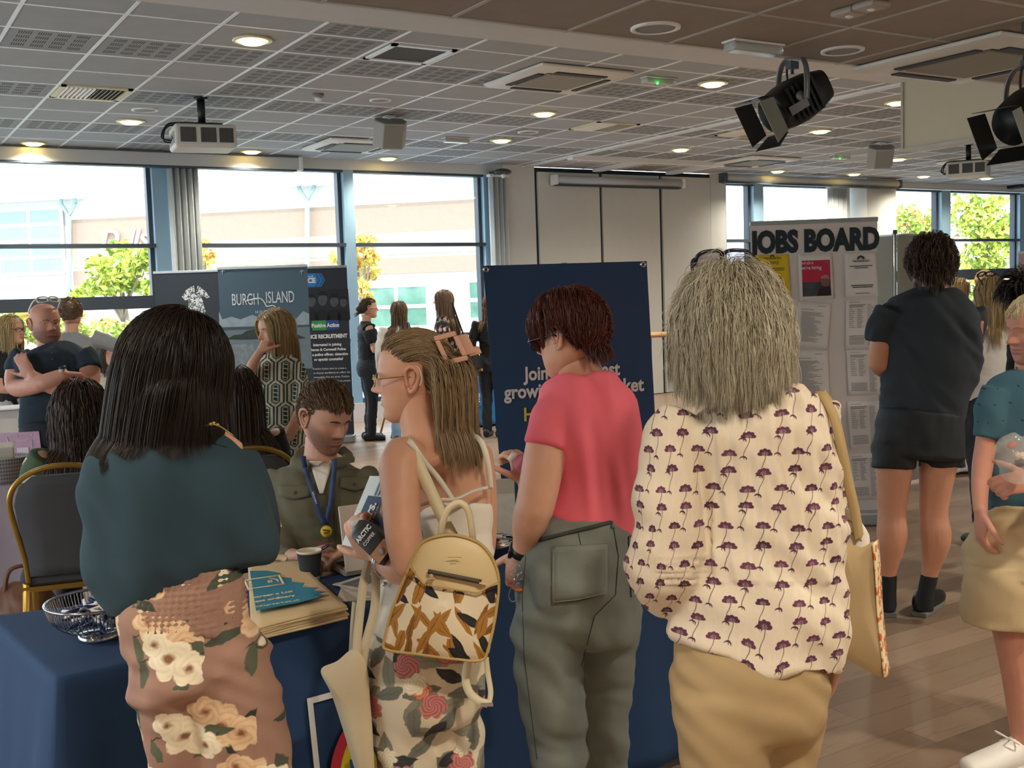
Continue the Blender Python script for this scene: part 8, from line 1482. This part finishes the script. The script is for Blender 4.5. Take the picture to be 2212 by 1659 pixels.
# carton of the person in coral, keys at the wrist
c3_ = empty('drink_carton', at(1130, 1010, D3+.3), 'pink and white drink carton in front of the navy banner, held by the coral tee', 'carton'); a0_, a1_ = at(1112, 990, D3+.3), at(1145, 1012, D3+.3); ax_ = nrm(a1_-a0_); sx_ = nrm(np.cross(ax_, RC[2])); dz_ = np.cross(sx_, ax_)
m = MB(); m.rings(np.array([[a0_+ax_*t+sx_*x*s+dz_*y*s for x, y in ((-1, -1), (1, -1), (1, 1), (-1, 1))] for t, s in ((.0, .013), (.018, .026), (.03, .027), (.10, .027))])); m.build('carton', mat('carton_pink', 'b9566a', .4, var=.25, vscale=30), c3_, bevel=.003); m = MB(); m.cyl(a0_-ax_*.018, a0_+ax_*.002, .014, .015, 24); m.build('cap', mat('cap_white', 'd9d2c8', .4), c3_)
ky = empty('key_bunch', at(1112, 1290, D3-.04), 'bunch of keys with red and orange fobs hanging at the watch hand', 'keys'); DK = D3-.045
m = MB(); [m.wire([at(x+r_*math.cos(a), y+r_*math.sin(a), DK) for a in np.linspace(0, 6.283, 15)[:-1]], .0014, 5, closed=True) for x, y, r_ in ((1118, 1232, 10), (1112, 1243, 8), (1124, 1244, 7))]; m.build('ring', msilver, ky); m = MB(); m.box(at(1103, 1262, DK), (.020, .004, .042), RC.T); m.build('red_fob', mat('fob_red', 'a8283c', .4), ky, bevel=.004); m = MB(); m.ball(at(1120, 1274, DK-.005), (.013, .006, .007), 12, RC.T); m.build('orange_fob', mat('fob_orange', 'c0672c', .4), ky)
m = MB(); m.strip(crm([at(1118, 1246, DK), at(1108, 1262, DK-.005), at(1099, 1284, DK-.006), at(1104, 1298, DK-.006), at(1114, 1296, DK-.006), at(1116, 1278, DK-.004)], 5), RC[2], .010, .002); m.build('wrist_loop', mat('loop_grey', '747a80', .7), ky)
m = MB()
for x, y, a in ((1124, 1256, .3), (1116, 1258, -.2)): m.box(at(x, y, DK-.003), (.009, .002, .03), RC.T @ np.array([[math.cos(a), 0, math.sin(a)], [0, 1, 0], [-math.sin(a), 0, math.cos(a)]]))
m.build('key', msilver, ky)
# shoulder tote of the silver-haired person, with its paper
t4 = empty('tote_bag', at(1865, 1455, D4-.02), 'beige shoulder tote with a red flowered edge at the right of the fan-print blouse', 'tote bag'); mbg = mat('beige_canvas', 'a38a63', .85, bump=.15, bscale=200, var=.03)
pouch(t4, [(1812, 1150), (1830, 1170), (1862, 1182), (1890, 1172), (1896, 1230), (1900, 1320), (1908, 1400), (1915, 1455), (1902, 1462), (1860, 1440), (1806, 1404), (1788, 1340), (1786, 1240), (1796, 1170)], D4+.02, .05, [('bag_body', mbg, None)], wr=.003)
mfl = mat('flower_edge', 'd9c9a0', .8, pat=lambda c: MixC(Lt(.52-Noise(ObjC(), 60., 2.), .03), lin('dccba0'), MixC(Noise(ObjC(), 30.), lin('a8331f'), lin('c9733a')))); m = MB(); m.strip(crm([at(x, y, D4+.0) for x, y in ((1891, 1170), (1897, 1240), (1901, 1320), (1909, 1400), (1916, 1458))], 5), RC[0]*.5+RC[2]*.9, .05, .004); m.build('flowered_side', mfl, t4)
m = MB(); m.strip(crm([at(1768, 846, D4+.02), at(1782, 862, D4-.06), at(1803, 905, D4-.08), at(1820, 980, D4-.075), at(1834, 1050, D4-.05), at(1848, 1110, D4-.02), at(1856, 1165, D4)], 6), RC[0]*.9+RC[2]*.4, .022, .004); m.strip(crm([at(1860, 1170, D4+.05), at(1840, 1080, D4+.07), at(1822, 980, D4+.09), at(1800, 890, D4+.08), at(1775, 850, D4+.06)], 6), RC[0]*.9+RC[2]*.4, .022, .004); m.build('shoulder_strap', mat('canvas_strap', 'ad9263', .8), t4)
pp = empty('leaflet', at(1850, 1180, D4+.03), 'curled white paper sticking out of the beige shoulder tote', 'leaflet'); G = []
for v in np.linspace(0, 1, 8): G.append([at(1815+62*u+8*v, 1095+60*u*u+95*v-20*u*v, D4+.03-.03*math.sin(u*2.2)) for u in np.linspace(0, 1, 10)])
m = MB(); m.grid(np.array(G)); o = m.build('sheet', mat('leaflet_white', 'ddd3c4', .6), pp); s_ = o.modifiers.new('s', 'SOLIDIFY'); s_.thickness = .001; m = MB(); G = np.array(G)
for k in (2, 4): m.strip(G[k, 2:7]-nrm(ray(1850, 1150))*.003, RC[1], .003, .0006)
m.build('printed_lines', mat('print_grey', '8a8580', .7), pp)
# lanyard, round badge, card and pen of the bearded person
ln = empty('lanyard', at(704, 1200, D7-.16), 'navy lanyard with a yellow round badge on the olive overshirt', 'lanyard'); mlan = mat('lanyard_navy', '2a3f66', .6)
lp_ = snap(jk, [(655, 985), (658, 1005), (668, 1040), (680, 1075), (690, 1105), (700, 1132)], .016, 3.5); rp_ = snap(jk, [(722, 992), (722, 1010), (719, 1045), (715, 1080), (709, 1110), (704, 1132)], .016, 3.5)
for p in (lp_, rp_): m = MB(); m.strip(crm(p, 5), RC[0]*.95+RC[1]*.2, .017, .002); m.build('strap', mlan, ln)
text('lettering', 'lidlcareers', .010, lp_[3]-RC[2]*.003, nrm(lp_[4]-lp_[2]), nrm(np.cross(-RC[2], nrm(lp_[4]-lp_[2]))), mwl, ln, .0003)
q = snap(jk, [(705, 1148)], .02, 3.5)[0]; m = MB(); m.disc(q, .019, -RC[2], .003, 32); m.build('round_badge', mat('badge_yellow', 'd9b92c', .5, var=0), ln); text('lettering', 'Hiring', .0095, q-RC[2]*.003-RC[1]*.004, RC[0], -RC[1], mblk_, ln, .0003, bold=.0003); text('lettering', 'now', .0095, q-RC[2]*.003+RC[1]*.004, RC[0], -RC[1], mblk_, ln, .0003, bold=.0003)
m = MB(); m.box(snap(jk, [(703, 1190)], .02, 3.5)[0]-RC[2]*.02, (.055, .003, .05), RC.T); m.build('name_card', mat('card_white', 'd8d0cc', .5), ln, bevel=.002); m = MB(); m.box(snap(jk, [(703, 1172)], .02, 3.5)[0]-RC[2]*.022, (.057, .004, .008), RC.T); m.build('card_edge', mat('card_red', 'b03040', .5), ln)
m = MB(); w_ = snap(jk, [(702, 1058)], .02, 3.5)
pn = empty('ballpoint_pen', at(690, 1190, D7-.34), 'blue ballpoint pen held in the hand by the paper cup', 'pen'); a, b = at(676, 1198, D7-.33), at(711, 1177, D7-.30); m = MB(); m.wire([a, a*.9+b*.1, b*.97+a*.03, b], [.001, .0045, .0048, .003], 10); m.build('barrel', mat('pen_blue', '23337a', .3), pn); m = MB(); m.wire([a*.35+b*.65-RC[2]*.005, b-RC[2]*.006], .0014); m.build('clip', msilver, pn)
# plastic bag at the right edge
bg_ = empty('plastic_bag', at(2190, 1030, D6-.36), 'clear plastic bag of sweets held by the teal polo at the right edge', 'bag'); mb = MB(); c_ = at(2205, 985, D6-.36)
bone(mb, [at(2170, 950, D6-.36), at(2190, 975, D6-.36), at(2220, 1000, D6-.37), at(2250, 1010, D6-.38)], [.03, .065, .075, .05], 20, .5, 5, .6, RC[1]); V, F, N = fuse(mb, .008, 2); V = folds(V, N, .010, .05, 5, ((1, 0, .4), (0, 1, 1), (.4, .3, 1))); o = MB(); o.add(V, F); mpl = mat('clear_plastic', 'e6dfd6', .12, var=0, trans=.0, alpha=.26, spec=.9); o.build('bag_film', mpl, bg_)
for k, (x, y, cl_) in enumerate(((2186, 962, 'b02a30'), (2212, 985, 'e0d2b8'), (2204, 1000, '3c3f48'), (2230, 1000, 'd8c4a8'), (2196, 985, 'c9b8a8'))): m = MB(); m.ball(at(x, y, D6-.365), (.018, .014, .012), 12, axes(40*k, 20*k)); m.build('wrapped_sweet', mat('wrapper_'+cl_, cl_, .25), bg_)
nc = empty('name_card', at(601, 1150, 2.35), 'small white card at the elbow of the dark sweater', 'card'); m = MB(); m.prism([at(586, 1129, 2.34), at(605, 1124, 2.36), at(609, 1138, 2.36), at(588, 1145, 2.34)], RC[2]*.001); m.build('card', mat('card_plain', 'e4e2de', .5), nc); m = MB(); m.strip([at(598, 1134, 2.352), at(604, 1132, 2.356)], RC[1], .002, .0006); m.build('printed_line', mblk_, nc)
